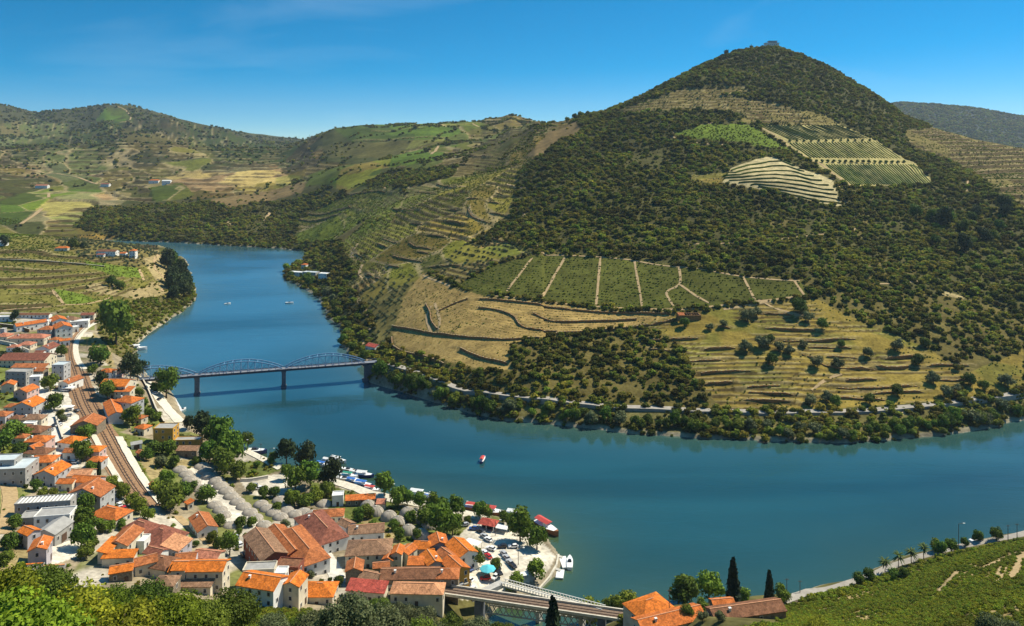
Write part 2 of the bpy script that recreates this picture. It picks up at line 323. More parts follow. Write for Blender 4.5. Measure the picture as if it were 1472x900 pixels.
# ------------------------------------------------------------------ land use
# name: base colour, tree spacing class, terrace step (m), riser colour
G = {'wood': (.070, .066, .022), 'scrub': (.12, .098, .030), 'vine': (.150, .135, .030), 'olive': (.165, .135, .040), 'tan': (.31, .215, .072), 'beige': (.42, .35, .18),
     'green': (.12, .165, .020), 'meadow': (.215, .160, .034), 'dry': (.30, .235, .11), 'fvine': (.105, .100, .028), 'fdark': (.062, .062, .024), 'grove': (.13, .115, .055), 'town': (.25, .205, .135), 'pave': (.56, .51, .42),
     'slope': (.11, .10, .035), 'vslope': (.27, .20, .085), 'bank': (.13, .115, .04), 'garden': (.12, .14, .035), 'rvine': (.33, .28, .11), 'blue': (.05, .06, .045), 'sand': (.48, .40, .26), 'rust': (.17, .12, .05), 'dterr': (.175, .142, .045), 'vblock': (.080, .085, .016), 'water': (.16, .14, .08)}
FIELDS = [  # (class, terrace step, polygon in photo pixels) painted in this order
    ('fvine', 7, [(-300, 100), (800, 100), (800, 400), (-300, 400)]),
    ('fdark', 0, [(-300, 120), (0, 140), (150, 145), (300, 175), (460, 195), (470, 230), (420, 250), (330, 225), (250, 232), (150, 225), (60, 240), (-300, 250)]),
    ('grove', 0, [(0, 178), (60, 174), (100, 182), (85, 198), (40, 206), (0, 210)]),
    ('grove', 0, [(60, 215), (140, 210), (150, 250), (90, 262), (30, 255)]),
    ('green', 0, [(150, 158), (172, 152), (190, 170), (175, 175), (140, 172)]),
    ('scrub', 0, [(170, 185), (290, 200), (310, 225), (250, 228), (180, 215)]),
    ('fdark', 0, [(150, 215), (240, 215), (225, 240), (170, 242), (140, 228)]),
    ('dry', 0, [(180, 268), (260, 248), (330, 240), (400, 238), (420, 262), (340, 275), (240, 272)]),
    ('green', 0, [(215, 270), (262, 262), (280, 280), (255, 295), (222, 290)]), ('olive', 0, [(262, 290), (330, 268), (400, 262), (420, 280), (330, 292)]),
    ('green', 3, [(0, 290), (40, 275), (140, 272), (170, 285), (130, 300), (0, 325)]), ('dry', 3, [(70, 285), (120, 278), (190, 275), (180, 290), (120, 318), (30, 320)]),
    ('wood', 0, [(105, 325), (130, 300), (200, 290), (300, 285), (380, 275), (470, 265), (520, 290), (455, 360), (410, 360), (230, 350), (180, 345)]),
    ('rust', 0, [(300, 288), (400, 270), (440, 262), (430, 282), (330, 298)]),
    ('green', 6, [(480, 185), (530, 177), (690, 172), (700, 180), (640, 198), (505, 204)]), ('olive', 0, [(455, 210), (500, 206), (640, 200), (625, 222), (540, 226), (450, 226)]),
    ('green', 5, [(535, 232), (640, 205), (660, 208), (620, 232), (560, 240)]), ('green', 5, [(470, 258), (550, 240), (545, 262), (500, 272)]),
    ('wood', 0, [(520, 265), (560, 245), (660, 238), (650, 255), (580, 270)]), ('wood', 0, [(380, 290), (470, 268), (490, 285), (440, 310), (400, 330)]),
    ('vine', 3.5, [(430, 315), (490, 285), (560, 270), (545, 300), (480, 345), (425, 350)]),
    ('vine', 3.6, [(545, 300), (700, 240), (760, 190), (790, 180), (765, 235), (735, 290), (720, 320), (640, 370), (600, 400), (480, 400), (490, 350)]),
    ('wood', 0, [(395, 395), (440, 360), (490, 345), (505, 380), (540, 430), (545, 480), (520, 520), (470, 480), (450, 430)]),
    ('olive', 0, [(490, 400), (560, 400), (610, 395), (580, 430), (562, 485), (545, 500), (530, 440)]),
    ('wood', 0, [(735, 300), (745, 250), (800, 200), (830, 165), (900, 120), (1110, 50), (1345, 175), (1472, 290), (1750, 280), (1750, 640), (1160, 600), (1160, 430), (1170, 400), (1060, 395), (960, 380), (800, 362), (740, 330)]),
    ('rust', 0, [(755, 225), (790, 190), (830, 175), (835, 190), (800, 205), (775, 225)]),
    ('dterr', 5.5, [(880, 163), (925, 145), (985, 126), (1070, 124), (1075, 133), (1030, 135), (1110, 147), (1190, 166), (1212, 180), (1150, 180), (1060, 176), (1075, 166), (1060, 160), (960, 158)]),
    ('green', 0, [(966, 194), (1010, 179), (1075, 178), (1090, 186), (1145, 221), (1100, 212), (1040, 201), (990, 199)]),
    ('rvine', 0, [(1088, 180), (1205, 179), (1255, 199), (1300, 228), (1318, 235), (1345, 265), (1222, 268), (1170, 234), (1120, 203)]),
    ('beige', 0, [(1028, 262), (1050, 243), (1100, 225), (1115, 224), (1150, 242), (1195, 256), (1212, 297), (1170, 290), (1105, 274)]), ('meadow', 2.5, [(985, 252), (1050, 246), (1035, 266), (1000, 260)]),
    ('dterr', 6.5, [(1300, 186), (1345, 183), (1400, 200), (1480, 214), (1700, 222), (1700, 300), (1472, 300), (1420, 262), (1375, 235), (1310, 212)]),
    ('scrub', 0, [(1085, 320), (1128, 312), (1152, 332), (1122, 345), (1092, 338)]), ('dterr', 4, [(930, 395), (935, 392), (940, 396)]), ('scrub', 0, [(1195, 385), (1260, 372), (1330, 385), (1320, 400), (1240, 402)]), ('dry', 0, [(1350, 415), (1385, 425), (1400, 445), (1370, 440)]), ('scrub', 0, [(1230, 300), (1260, 305), (1250, 345), (1228, 340)]),
    ('scrub', 0, [(1165, 432), (1230, 415), (1300, 418), (1400, 430), (1472, 455), (1480, 560), (1385, 545), (1335, 500), (1235, 462)]),
    ('scrub', 0, [(1320, 455), (1360, 430), (1400, 450), (1440, 480), (1440, 510), (1380, 500)]),
    ('vblock', 0, [(660, 408), (712, 381), (765, 367), (800, 366), (900, 373), (980, 383), (1070, 397), (1150, 404), (1166, 425), (1100, 430), (1040, 437), (960, 443), (900, 443), (830, 438), (770, 428), (722, 421), (690, 426)]),
    ('olive', 3, [(618, 385), (660, 355), (720, 345), (770, 362), (712, 380), (660, 408), (640, 400)]),
    ('tan', 1.1, [(563, 482), (580, 428), (608, 392), (650, 412), (700, 427), (770, 433), (870, 448), (970, 452), (930, 466), (800, 482), (735, 492), (733, 531), (690, 531), (610, 512), (565, 498)]),
    ('scrub', 0, [(735, 492), (820, 480), (935, 464), (970, 470), (1005, 545), (1040, 590), (860, 586), (690, 562), (590, 528), (550, 520), (548, 500), (565, 500), (690, 533), (733, 531)]),
    ('meadow', 2.0, [(920, 468), (970, 454), (1040, 444), (1170, 428), (1235, 462), (1335, 500), (1385, 540), (1352, 578), (1150, 590), (1040, 588), (1003, 545), (975, 490)]),
    ('meadow', 0, [(1385, 540), (1472, 500), (1475, 560), (1390, 575)]),
    ('bank', 0, [(540, 525), (640, 550), (760, 576), (950, 592), (1150, 596), (1330, 588), (1480, 566), (1750, 520), (1750, 650), (540, 650)]),
    # near side
    ('vine', 2.2, [(-300, 330), (130, 335), (200, 350), (240, 385), (245, 430), (130, 452), (0, 455), (-300, 455)]),
    ('green', 0, [(-300, 330), (65, 328), (70, 340), (-300, 342)]), ('olive', 2, [(75, 345), (140, 335), (225, 350), (235, 372), (200, 385), (130, 375)]),
    ('green', 0, [(120, 375), (200, 385), (205, 400), (175, 398), (130, 385)]), ('green', 0, [(75, 415), (120, 422), (140, 432), (95, 438)]),
    ('dry', 0, [(205, 370), (235, 365), (248, 405), (240, 420), (205, 432), (170, 425), (195, 415), (225, 405)]), ('dry', 1.5, [(130, 405), (175, 410), (165, 425), (120, 415)]),
    ('bank', 0, [(130, 450), (180, 435), (240, 425), (285, 400), (285, 440), (210, 490), (205, 530), (150, 500)]), ('dry', 0, [(100, 490), (130, 475), (160, 500), (165, 530), (125, 520)]),
    ('town', 0, [(-300, 448), (140, 448), (130, 500), (160, 530), (230, 560), (270, 620), (330, 640), (560, 700), (810, 760), (810, 870), (700, 860), (620, 862), (300, 862), (-300, 840)]),
    ('garden', 0, [(0, 455), (20, 462), (20, 472), (0, 475)]), ('garden', 0, [(0, 520), (12, 520), (22, 575), (0, 585)]), ('garden', 0, [(0, 600), (40, 630), (45, 660), (0, 655)]),
    ('garden', 0, [(185, 565), (205, 570), (240, 615), (190, 620)]), ('garden', 0, [(165, 620), (250, 640), (260, 670), (235, 735), (200, 690)]), ('dry', 0, [(195, 650), (225, 652), (235, 680), (215, 690)]),
    ('dry', 0, [(252, 660), (300, 662), (300, 670), (255, 672)]), ('garden', 0, [(345, 665), (385, 660), (405, 675), (355, 690)]), ('garden', 0, [(440, 690), (560, 720), (650, 760), (560, 790), (480, 745)]), ('dry', 0, [(505, 735), (580, 765), (570, 785), (540, 772)]),
    ('pave', 0, [(345, 690), (410, 680), (430, 700), (400, 715), (360, 712)]), ('pave', 0, [(262, 675), (300, 668), (390, 760), (330, 760), (290, 715)]), ('pave', 0, [(52, 560), (105, 560), (125, 590), (108, 615), (120, 640), (112, 675), (88, 672), (75, 640)]),
    ('pave', 0, [(660, 770), (680, 750), (740, 752), (775, 775), (800, 800), (785, 825), (750, 842), (690, 862), (660, 862), (665, 830), (690, 800)]), ('pave', 0, [(490, 690), (560, 708), (690, 738), (690, 746), (560, 716), (490, 702)]),
    ('pave', 0, [(458, 790), (470, 785), (500, 830), (480, 842)]), ('pave', 0, [(65, 775), (105, 770), (115, 800), (75, 812)]), ('dry', 0, [(0, 690), (20, 690), (25, 740), (0, 770)]), ('dry', 0, [(0, 780), (50, 790), (45, 820), (0, 830)]),
    ('slope', 0, [(-300, 842), (620, 858), (700, 868), (880, 880), (1120, 868), (1120, 2500), (-300, 2500)]),
    ('vslope', 1.1, [(1118, 866), (1235, 842), (1300, 818), (1390, 792), (1475, 774), (1750, 720), (1750, 2500), (1118, 2500)]),
]
CLS = np.zeros(uu.shape, np.int32); STEP = np.zeros(uu.shape); names = list(G)
BASE = np.zeros(uu.shape + (3,))
jx = uu + 3.0 * fbm(XX, YY, 30, 71, 2); jy = PYV + 3.0 * fbm(XX, YY, 30, 81, 2)
CLS[:] = names.index('slope'); CLS[(YY > 430) & (uu > 380)] = names.index('scrub')
CLS[(YY > 2700) & (uu > 1150)] = names.index('blue')
for cl, st, poly in FIELDS:
    if True:
        jj = (uu, PYV) if cl in ('vine', 'vblock', 'tan', 'rvine', 'pave') else (jx, jy)
        m = inside(poly, *jj)
        if cl in ('fvine', 'fdark', 'dry', 'grove') and poly[0][1] < 330 and poly[0][0] < 600: m &= (YY > 1200)
        if poly[0] == (-300, 330) or cl == 'town': m &= YY < 1330
        m &= ~((YY > 2700) & (uu > 1150))
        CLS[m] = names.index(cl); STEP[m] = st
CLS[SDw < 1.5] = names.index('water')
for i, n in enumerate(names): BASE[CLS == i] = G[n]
BASE[(CLS == names.index('slope')) & (YY > 240) & (uu < 560) & (YY < 700)] = G['town']
gm = (CLS == names.index('meadow')) * smooth(-.02, .18, fbm(XX, YY * 1.6, 34, 231, 2)); BASE = BASE * (1 - .7 * gm[..., None]) + np.array((.135, .135, .024)) * .7 * gm[..., None]
# village plots: gardens, dry yards and paving between the houses
tn = vnoise(XX, YY * .8, 13, 211); tq = vnoise(XX + 50, YY, 17, 213); tm = (CLS == names.index('town')); k1 = (smooth(.02, .12, tn) * tm)[..., None]; k2 = (smooth(.12, .24, tq) * tm)[..., None]
BASE = BASE * (1 - k1) + np.array((.15, .155, .05)) * k1; BASE = BASE * (1 - k2) + np.array((.42, .375, .30)) * k2
# dry stony bank along the water
edge = smooth(3.5, 0.5, SDw); BASE = BASE * (1 - edge[..., None]) + np.array((.30, .26, .19)) * edge[..., None]
# patchwork of plots on the far slopes: each plot has its own crop colour, terrace step and edge track
prg = np.random.default_rng(77); NP = 190; pc = np.stack([prg.uniform(-3, 20, NP), prg.uniform(0, 11, NP)], -1)
pu = uu / 42 + 1.2 * fbm(XX, YY, 160, 92, 2); pv = np.log(YY / 700) * 7.5 + 1.2 * fbm(XX, YY, 160, 94, 2) + uu / 260
far = ((CLS == names.index('fvine')) | (CLS == names.index('vine')) | (CLS == names.index('olive')) | (CLS == names.index('green')) | (CLS == names.index('fdark')) & (YY < 3600) | (CLS == names.index('grove')) | (CLS == names.index('dry')) | (CLS == names.index('scrub')) & (YY > 1300)) & (YY > 780) & (uu < 830) & ~((YY < 1330) & (uu < 300))
fi = np.nonzero(far); d1 = np.full(len(fi[0]), 1e9); d2 = d1.copy(); ci = np.zeros(len(d1), int); a_ = pu[fi]; b_ = pv[fi]
for k in range(NP):
    d = np.hypot(a_ - pc[k, 0], (b_ - pc[k, 1]) * 1.6); m = d < d1; d2 = np.where(m, d1, np.minimum(d2, d)); ci = np.where(m, k, ci); d1 = np.where(m, d, d1)
tint = np.array([(.75, .92, .7), (1.15, 1.1, .8), (.55, .62, .6), (1.35, 1.1, .85), (.85, 1.1, .6), (.95, .8, .75), (.7, .72, .6), (1.1, 1.2, .7)])[prg.integers(0, 8, NP)] * prg.uniform(.8, 1.2, (NP, 1))
pstep = np.where(prg.uniform(0, 1, NP) < .6, prg.uniform(2.6, 5.5, NP), 0); poff = prg.uniform(0, 1, NP); edgek = prg.uniform(0, 1, NP)
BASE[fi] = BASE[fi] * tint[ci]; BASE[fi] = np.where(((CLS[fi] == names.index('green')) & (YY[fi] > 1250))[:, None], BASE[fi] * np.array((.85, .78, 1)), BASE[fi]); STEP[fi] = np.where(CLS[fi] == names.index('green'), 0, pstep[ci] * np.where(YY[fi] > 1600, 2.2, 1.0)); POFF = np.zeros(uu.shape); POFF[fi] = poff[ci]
ed = (smooth(.16, .05, d2 - d1) * (edgek[ci] < .45))[:, None] * .75; BASE[fi] = BASE[fi] * (1 - ed) + np.array((.30, .235, .115)) * ed
# terraces: flat treads and steep earth risers that follow the contour
mead = CLS == names.index('meadow')
ph = Z / np.maximum(STEP, 1) + np.where(mead, 1.1 * fbm(XX, YY, 75, 103, 2), 0.55 * fbm(XX, YY, 90, 101, 2)) + POFF
fr = ph - np.floor(ph); rise = 0.28
shaped = np.where(fr < 1 - rise, 0.12 * fr / (1 - rise), 0.12 + 0.88 * (fr - 1 + rise) / rise)
gap = np.where(mead, smooth(-.26, -.06, fbm(XX, YY * 2.5, 55, 113, 2)), smooth(-0.25, -0.12, fbm(XX, YY, 70, 111, 2)))
gain = smooth(0.0, 1.0, STEP) * gap * np.where(mead, .95, np.where(CLS == names.index('tan'), .38, 1.0))
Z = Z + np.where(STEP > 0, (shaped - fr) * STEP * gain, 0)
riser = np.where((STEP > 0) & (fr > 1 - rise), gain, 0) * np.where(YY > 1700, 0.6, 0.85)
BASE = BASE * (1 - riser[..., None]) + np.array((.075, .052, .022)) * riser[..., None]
# bare strip at the head of each terrace tread
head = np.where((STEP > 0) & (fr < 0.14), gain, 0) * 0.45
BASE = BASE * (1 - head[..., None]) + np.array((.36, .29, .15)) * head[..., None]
# named retaining walls of the tan terraces: the ground steps down below each one
WALLS = [[(564, 470), (590, 474), (620, 479), (660, 484), (700, 487), (735, 488), (775, 486)], [(688, 443), (715, 446), (738, 455), (748, 468), (770, 474), (800, 478)],
         [(767, 451), (785, 460), (810, 463), (850, 462), (915, 459)], [(563, 486), (566, 499), (585, 508), (612, 514), (637, 524)], [(662, 502), (690, 514), (728, 523)],
         [(612, 438), (618, 450), (620, 462), (628, 474)], [(690, 430), (740, 434), (800, 443), (860, 449), (930, 451), (962, 452)], [(630, 448), (650, 438), (672, 430)], [(800, 480), (860, 476), (930, 468), (968, 460)]]
MEADW = [[(1092, 471), (1141, 475), (1182, 475)], [(1119, 490), (1175, 492), (1235, 487)], [(1152, 498), (1182, 500), (1231, 501)], [(1179, 513), (1212, 514), (1239, 514)], [(1141, 505), (1167, 514), (1197, 528), (1261, 529)], [(984, 520), (1044, 518)], [(999, 537), (1044, 534), (1092, 533)],
         [(1066, 558), (1130, 554)], [(1197, 556), (1257, 559), (1325, 554)], [(1212, 546), (1269, 546)], [(1062, 563), (1145, 567)], [(1059, 574), (1145, 576)], [(927, 501), (980, 507)], [(1029, 469), (1053, 472)], [(920, 490), (1010, 486)], [(1325, 526), (1400, 526)], [(1336, 546), (1400, 547)], [(1239, 566), (1336, 563)],
         [(1096, 451), (1145, 453)], [(1250, 526), (1295, 530), (1317, 522)], [(1010, 503), (1060, 500)], [(1270, 515), (1330, 512)], [(1190, 571), (1280, 574)], [(1010, 552), (1060, 549)]]
MIDW = [[(608, 337), (640, 341), (669, 344)], [(586, 347), (598, 355), (624, 359)], [(562, 366), (579, 372), (611, 377)], [(547, 342), (573, 350)], [(541, 350), (560, 355)], [(587, 321), (611, 324)], [(672, 296), (676, 309), (688, 316), (710, 323)], [(694, 340), (742, 350)], [(668, 286), (691, 286)], [(694, 288), (720, 293)], [(710, 275), (726, 281)],
        [(611, 385), (659, 382), (675, 377)], [(509, 364), (525, 372)], [(525, 395), (547, 401)], [(557, 382), (576, 385)], [(598, 361), (618, 364)], [(487, 280), (563, 278)], [(420, 313), (496, 313)], [(429, 305), (516, 304)], [(624, 264), (656, 270)], [(592, 275), (624, 278)], [(643, 237), (675, 238)], [(672, 221), (704, 226)], [(505, 204), (560, 202), (640, 199)], [(535, 188), (600, 185), (690, 177)], [(630, 300), (660, 303)], [(560, 300), (600, 303)], [(640, 318), (665, 322)], [(700, 305), (735, 312)]]
def col_hit(x, y):
    """distance at which the sight line of a pixel first meets the ground"""
    i = int(np.clip((x - U[0]) / 2.5, 0, len(U) - 2)); t = (x - U[0]) / 2.5 - i
    z = Z[:, i] * (1 - t) + Z[:, i + 1] * t; z = np.maximum(z, 0.0); p = YH + (H - z) * F / YR; k = int(np.argmax(p <= y))
    if k == 0: return YR[0] if p[0] <= y else YR[-1]
    f = (p[k - 1] - y) / (p[k - 1] - p[k] + 1e-9); return YR[k - 1] + f * (YR[k] - YR[k - 1])
def at(x, y):
    Y = col_hit(x, y); X = (x - CX) / F * Y; return (X, Y)
WALLW = [[at(*p) for p in w] for w in WALLS]; MEADWW = [[at(*p) for p in w] for w in MEADW]; MIDWW = [[at(*p) for p in w] for w in MIDW]
def side(poly, x, y):
    best = np.full(x.shape, 1e9); sg = np.zeros(x.shape)
    for (x1, y1), (x2, y2) in zip(poly[:-1], poly[1:]):
        dx, dy = x2 - x1, y2 - y1; t = np.clip(((x - x1) * dx + (y - y1) * dy) / (dx * dx + dy * dy), 0, 1)
        d = np.hypot(x - x1 - t * dx, y - y1 - t * dy); s = np.sign(dx * (y - y1) - dy * (x - x1)); m = d < best
        best = np.where(m, d, best); sg = np.where(m, s, sg)
    return best, sg
sel = (YY > 520) & (YY < 800) & (uu > 540) & (uu < 990)
for w in WALLW:
    d, s = side(w, XX[sel], YY[sel]); Z[sel] += s * 0.6 * np.exp(-(d / 8) ** 2)
for w in MEADWW + MIDWW:
    wa = np.array(w); yl, yh_ = wa[:, 1].min() - 40, wa[:, 1].max() + 40; ul = (CX + wa[:, 0] / wa[:, 1] * F); sel = (YY > yl) & (YY < yh_) & (uu > ul.min() - 12) & (uu < ul.max() + 12)
    d, s = side(w, XX[sel], YY[sel]); k = np.clip(wa[:, 1].mean() / 900, .8, 2.2); Z[sel] += s * .8 * k * np.exp(-(d / (8 * k)) ** 2); rim = np.exp(-((d - 2.0 * k) / (1.5 * k)) ** 2) * (s > 0) * .5
    BASE[sel] = BASE[sel] * (1 - rim[:, None]) + np.array((.33, .25, .11)) * rim[:, None]
PYV = YH + (H - Z) * F / YY
def gz(X, Y):
    """ground height at a point of the map"""
    u = CX + X / Y * F; c = np.clip((u - U[0]) / 2.5, 0, len(U) - 1.001); i = int(c); t = c - i
    r = int(np.clip(np.searchsorted(YR, Y) - 1, 0, len(YR) - 2)); s = (Y - YR[r]) / (YR[r + 1] - YR[r]); s = min(max(s, 0), 1)
    return float((Z[r, i] * (1 - t) + Z[r, i + 1] * t) * (1 - s) + (Z[r + 1, i] * (1 - t) + Z[r + 1, i + 1] * t) * s)
def gz_many(X, Y):
    u = CX + X / Y * F; c = np.clip((u - U[0]) / 2.5, 0, len(U) - 1.001); i = c.astype(int); t = c - i
    r = np.clip(np.searchsorted(YR, Y) - 1, 0, len(YR) - 2); s = np.clip((Y - YR[r]) / (YR[r + 1] - YR[r]), 0, 1)
    return (Z[r, i] * (1 - t) + Z[r, i + 1] * t) * (1 - s) + (Z[r + 1, i] * (1 - t) + Z[r + 1, i + 1] * t) * s
def cls_many(X, Y):
    u = CX + X / Y * F; c = np.clip(np.rint((u - U[0]) / 2.5), 0, len(U) - 1).astype(int)
    return CLS[np.clip(np.searchsorted(YR, Y), 0, len(YR) - 1), c]
def P3(x, y, lift=0.0):
    X, Y = at(x, y); return Vector((X, Y, gz(X, Y) + lift))
def grid_mesh(name, keep=None, zz=None):
    nr, nc = uu.shape; co = np.stack([XX, YY, Z if zz is None else zz], -1).reshape(-1, 3).astype(np.float32)
    a = (np.arange(nr - 1)[:, None] * nc + np.arange(nc - 1)[None, :])
    q = np.stack([a, a + 1, a + nc + 1, a + nc], -1).reshape(-1, 4)
    if keep is not None:
        q = q[keep.reshape(-1)[q].any(1)]; used = np.unique(q); mp = np.full(len(co), -1); mp[used] = np.arange(len(used)); q = mp[q]; co = co[used]
    else: used = np.arange(len(co))
    me = bpy.data.meshes.new(name); me.vertices.add(len(co)); me.vertices.foreach_set('co', co.ravel())
    me.loops.add(q.size); me.loops.foreach_set('vertex_index', q.ravel().astype(np.int32)); me.polygons.add(len(q))
    me.polygons.foreach_set('loop_start', np.arange(0, q.size, 4, dtype=np.int32)); me.update(calc_edges=True)
    me.polygons.foreach_set('use_smooth', np.ones(len(q), bool))
    return me, used
me, _ = grid_mesh('terrain')
at_ = me.color_attributes.new('land', 'FLOAT_COLOR', 'POINT')
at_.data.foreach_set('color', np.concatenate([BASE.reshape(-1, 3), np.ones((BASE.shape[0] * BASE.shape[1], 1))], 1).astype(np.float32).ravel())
m, t, b = nodemat('ground'); N = t.nodes; L = t.links
va = N.new('ShaderNodeVertexColor'); va.layer_name = 'land'; geo = N.new('ShaderNodeNewGeometry')
cur = va.outputs['Color']
for sc_, lo, hi in ((0.012, .78, 1.22), (0.09, .70, 1.30), (0.5, .72, 1.28)):
    nz = N.new('ShaderNodeTexNoise'); nz.inputs['Scale'].default_value = sc_; nz.inputs['Detail'].default_value = 6; L.new(geo.outputs['Position'], nz.inputs['Vector'])
    mr = N.new('ShaderNodeMapRange'); mr.inputs[1].default_value = .3; mr.inputs[2].default_value = .7; mr.inputs[3].default_value = lo; mr.inputs[4].default_value = hi
    L.new(nz.outputs['Fac'], mr.inputs[0]); mx = N.new('ShaderNodeVectorMath'); mx.operation = 'SCALE'
    L.new(cur, mx.inputs[0]); L.new(mr.outputs[0], mx.inputs['Scale']); cur = mx.outputs[0]
L.new(cur, b.inputs['Base Color']); b.inputs['Roughness'].default_value = 0.95; b.inputs['Specular IOR Level'].default_value = 0.05
me.materials.append(m); terrain = link('terrain', me); tag(terrain, 'hilly river valley ground with terraced slopes and fields', kind='structure')
# --- water
me, used = grid_mesh('river', keep=(SDw < 6), zz=np.zeros_like(Z))
sh = me.color_attributes.new('shallow', 'FLOAT_COLOR', 'POINT'); dd = np.clip(-SDw.reshape(-1)[used], 0, 200)
nearb = smooth(560, 330, YY.reshape(-1)[used]) * smooth(1150, 760, uu.reshape(-1)[used])
s_ = np.exp(-dd / 22) * (0.35 + 0.65 * nearb)
sh.data.foreach_set('color', np.stack([s_, s_, s_, np.ones_like(s_)], -1).astype(np.float32).ravel())
m, t, b = nodemat('water'); N = t.nodes; L = t.links
geo = N.new('ShaderNodeNewGeometry'); va = N.new('ShaderNodeVertexColor'); va.layer_name = 'shallow'
big = N.new('ShaderNodeTexNoise'); big.inputs['Scale'].default_value = 0.006; big.inputs['Detail'].default_value = 4; big.inputs['Distortion'].default_value = 1.0
mp = N.new('ShaderNodeMapping'); mp.inputs['Scale'].default_value = (0.5, 1.0, 1); L.new(geo.outputs['Position'], mp.inputs[0]); L.new(mp.outputs[0], big.inputs['Vector'])
rp = N.new('ShaderNodeValToRGB'); rp.color_ramp.elements[0].position = .40; rp.color_ramp.elements[1].position = .60
rp.color_ramp.elements[0].color = (.014, .068, .098, 1); rp.color_ramp.elements[1].color = (.030, .128, .200, 1); L.new(big.outputs['Fac'], rp.inputs[0])
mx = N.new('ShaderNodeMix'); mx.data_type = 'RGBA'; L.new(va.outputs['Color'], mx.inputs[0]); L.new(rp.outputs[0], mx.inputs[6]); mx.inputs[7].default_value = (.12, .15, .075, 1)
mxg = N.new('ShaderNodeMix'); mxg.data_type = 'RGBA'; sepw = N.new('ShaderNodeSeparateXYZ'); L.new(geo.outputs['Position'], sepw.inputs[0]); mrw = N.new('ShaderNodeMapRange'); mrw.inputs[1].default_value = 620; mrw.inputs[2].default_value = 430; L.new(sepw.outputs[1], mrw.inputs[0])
L.new(mrw.outputs[0], mxg.inputs[0]); L.new(mx.outputs[2], mxg.inputs[6]); mul = N.new('ShaderNodeMix'); mul.data_type = 'RGBA'; mul.blend_type = 'MULTIPLY'; mul.inputs[0].default_value = 1.0; mul.inputs[7].default_value = (.44, .60, .43, 1); L.new(mx.outputs[2], mul.inputs[6]); L.new(mul.outputs[2], mxg.inputs[7])  # sky and hill reflection put into the body colour: bright upstream, darker downstream
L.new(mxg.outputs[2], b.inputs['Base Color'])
rr = N.new('ShaderNodeMapRange'); rr.inputs[3].default_value = 0.05; rr.inputs[4].default_value = 0.15; L.new(big.outputs['Fac'], rr.inputs[0]); L.new(rr.outputs[0], b.inputs['Roughness'])
b.inputs['IOR'].default_value = 1.6; b.inputs['Specular IOR Level'].default_value = 1.0
w1 = N.new('ShaderNodeTexNoise'); w1.inputs['Scale'].default_value = 0.45; w1.inputs['Detail'].default_value = 5; mp2 = N.new('ShaderNodeMapping'); mp2.inputs['Scale'].default_value = (0.7, 1.5, 1)
L.new(geo.outputs['Position'], mp2.inputs[0]); L.new(mp2.outputs[0], w1.inputs['Vector'])
w2 = N.new('ShaderNodeTexNoise'); w2.inputs['Scale'].default_value = 0.07; w2.inputs['Detail'].default_value = 4; w2.inputs['Distortion'].default_value = .6; mp3 = N.new('ShaderNodeMapping'); mp3.inputs['Scale'].default_value = (0.5, 1.8, 1); mp3.inputs['Rotation'].default_value = (0, 0, .35); L.new(geo.outputs['Position'], mp3.inputs[0]); L.new(mp3.outputs[0], w2.inputs['Vector'])
wsum = N.new('ShaderNodeMath'); wsum.operation = 'MULTIPLY_ADD'; wsum.inputs[1].default_value = 2.2; L.new(w2.outputs['Fac'], wsum.inputs[0]); L.new(w1.outputs['Fac'], wsum.inputs[2])
wpt = N.new('ShaderNodeTexNoise'); wpt.inputs['Scale'].default_value = 0.011; wpt.inputs['Detail'].default_value = 3; wpt.inputs['Distortion'].default_value = 1.4; L.new(mp3.outputs[0], wpt.inputs['Vector']); wst = N.new('ShaderNodeMapRange'); wst.inputs[1].default_value = .35; wst.inputs[2].default_value = .65; wst.inputs[3].default_value = .03; wst.inputs[4].default_value = .42; L.new(wpt.outputs['Fac'], wst.inputs[0])
bp = N.new('ShaderNodeBump'); bp.inputs['Distance'].default_value = 0.32; L.new(wst.outputs[0], bp.inputs['Strength']); L.new(wsum.outputs[0], bp.inputs['Height']); L.new(bp.outputs[0], b.inputs['Normal'])
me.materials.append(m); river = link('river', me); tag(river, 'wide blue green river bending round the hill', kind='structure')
# ================================================================== PLANTS
LEAF = {'broad': foliage('leaf_broad', (.020, .036, .005), (.10, .140, .016)), 'light': foliage('leaf_light', (.040, .066, .007), (.140, .178, .018)),
        'olive': foliage('leaf_olive', (.035, .045, .018), (.125, .140, .060), 0.18), 'dark': foliage('leaf_dark', (.010, .018, .006), (.040, .055, .018), 0.2),
        'wood': foliage('leaf_wood', (.028, .036, .004), (.180, .180, .018), 0.5, 0.4), 'vine': foliage('leaf_vine', (.034, .052, .005), (.135, .165, .014), 0.3),
        'fore': foliage('leaf_foreground', (.024, .042, .004), (.185, .215, .014), 0.35, 0.3), 'plane': foliage('leaf_plane', (.022, .050, .006), (.115, .175, .018), 0.2),
        'cypress': foliage('leaf_cypress', (.004, .010, .004), (.018, .030, .010), 0.15, 0.1), 'palm': foliage('leaf_palm', (.03, .05, .012), (.09, .12, .03), 0.15, 0.15)}
BARK = mat('bark', (.10, .075, .05), 0.95, 0.35, 3.0, 0.05, bump=0.4)
def quads(P, Nn, size, rng, aspect=1.0):
    n = len(P); r = rng.normal(size=(n, 3)); t = np.cross(Nn, r); t /= np.linalg.norm(t, axis=1)[:, None] + 1e-9; b = np.cross(Nn, t)
    s = (size * rng.uniform(0.6, 1.3, n))[:, None]; t = t * s; b = b * s * aspect
    v = np.stack([P - t - b, P + t - b * .6, P + t * .8 + b, P - t * .7 + b * .8], 1).reshape(-1, 3)
    return v, np.arange(4 * n).reshape(-1, 4)
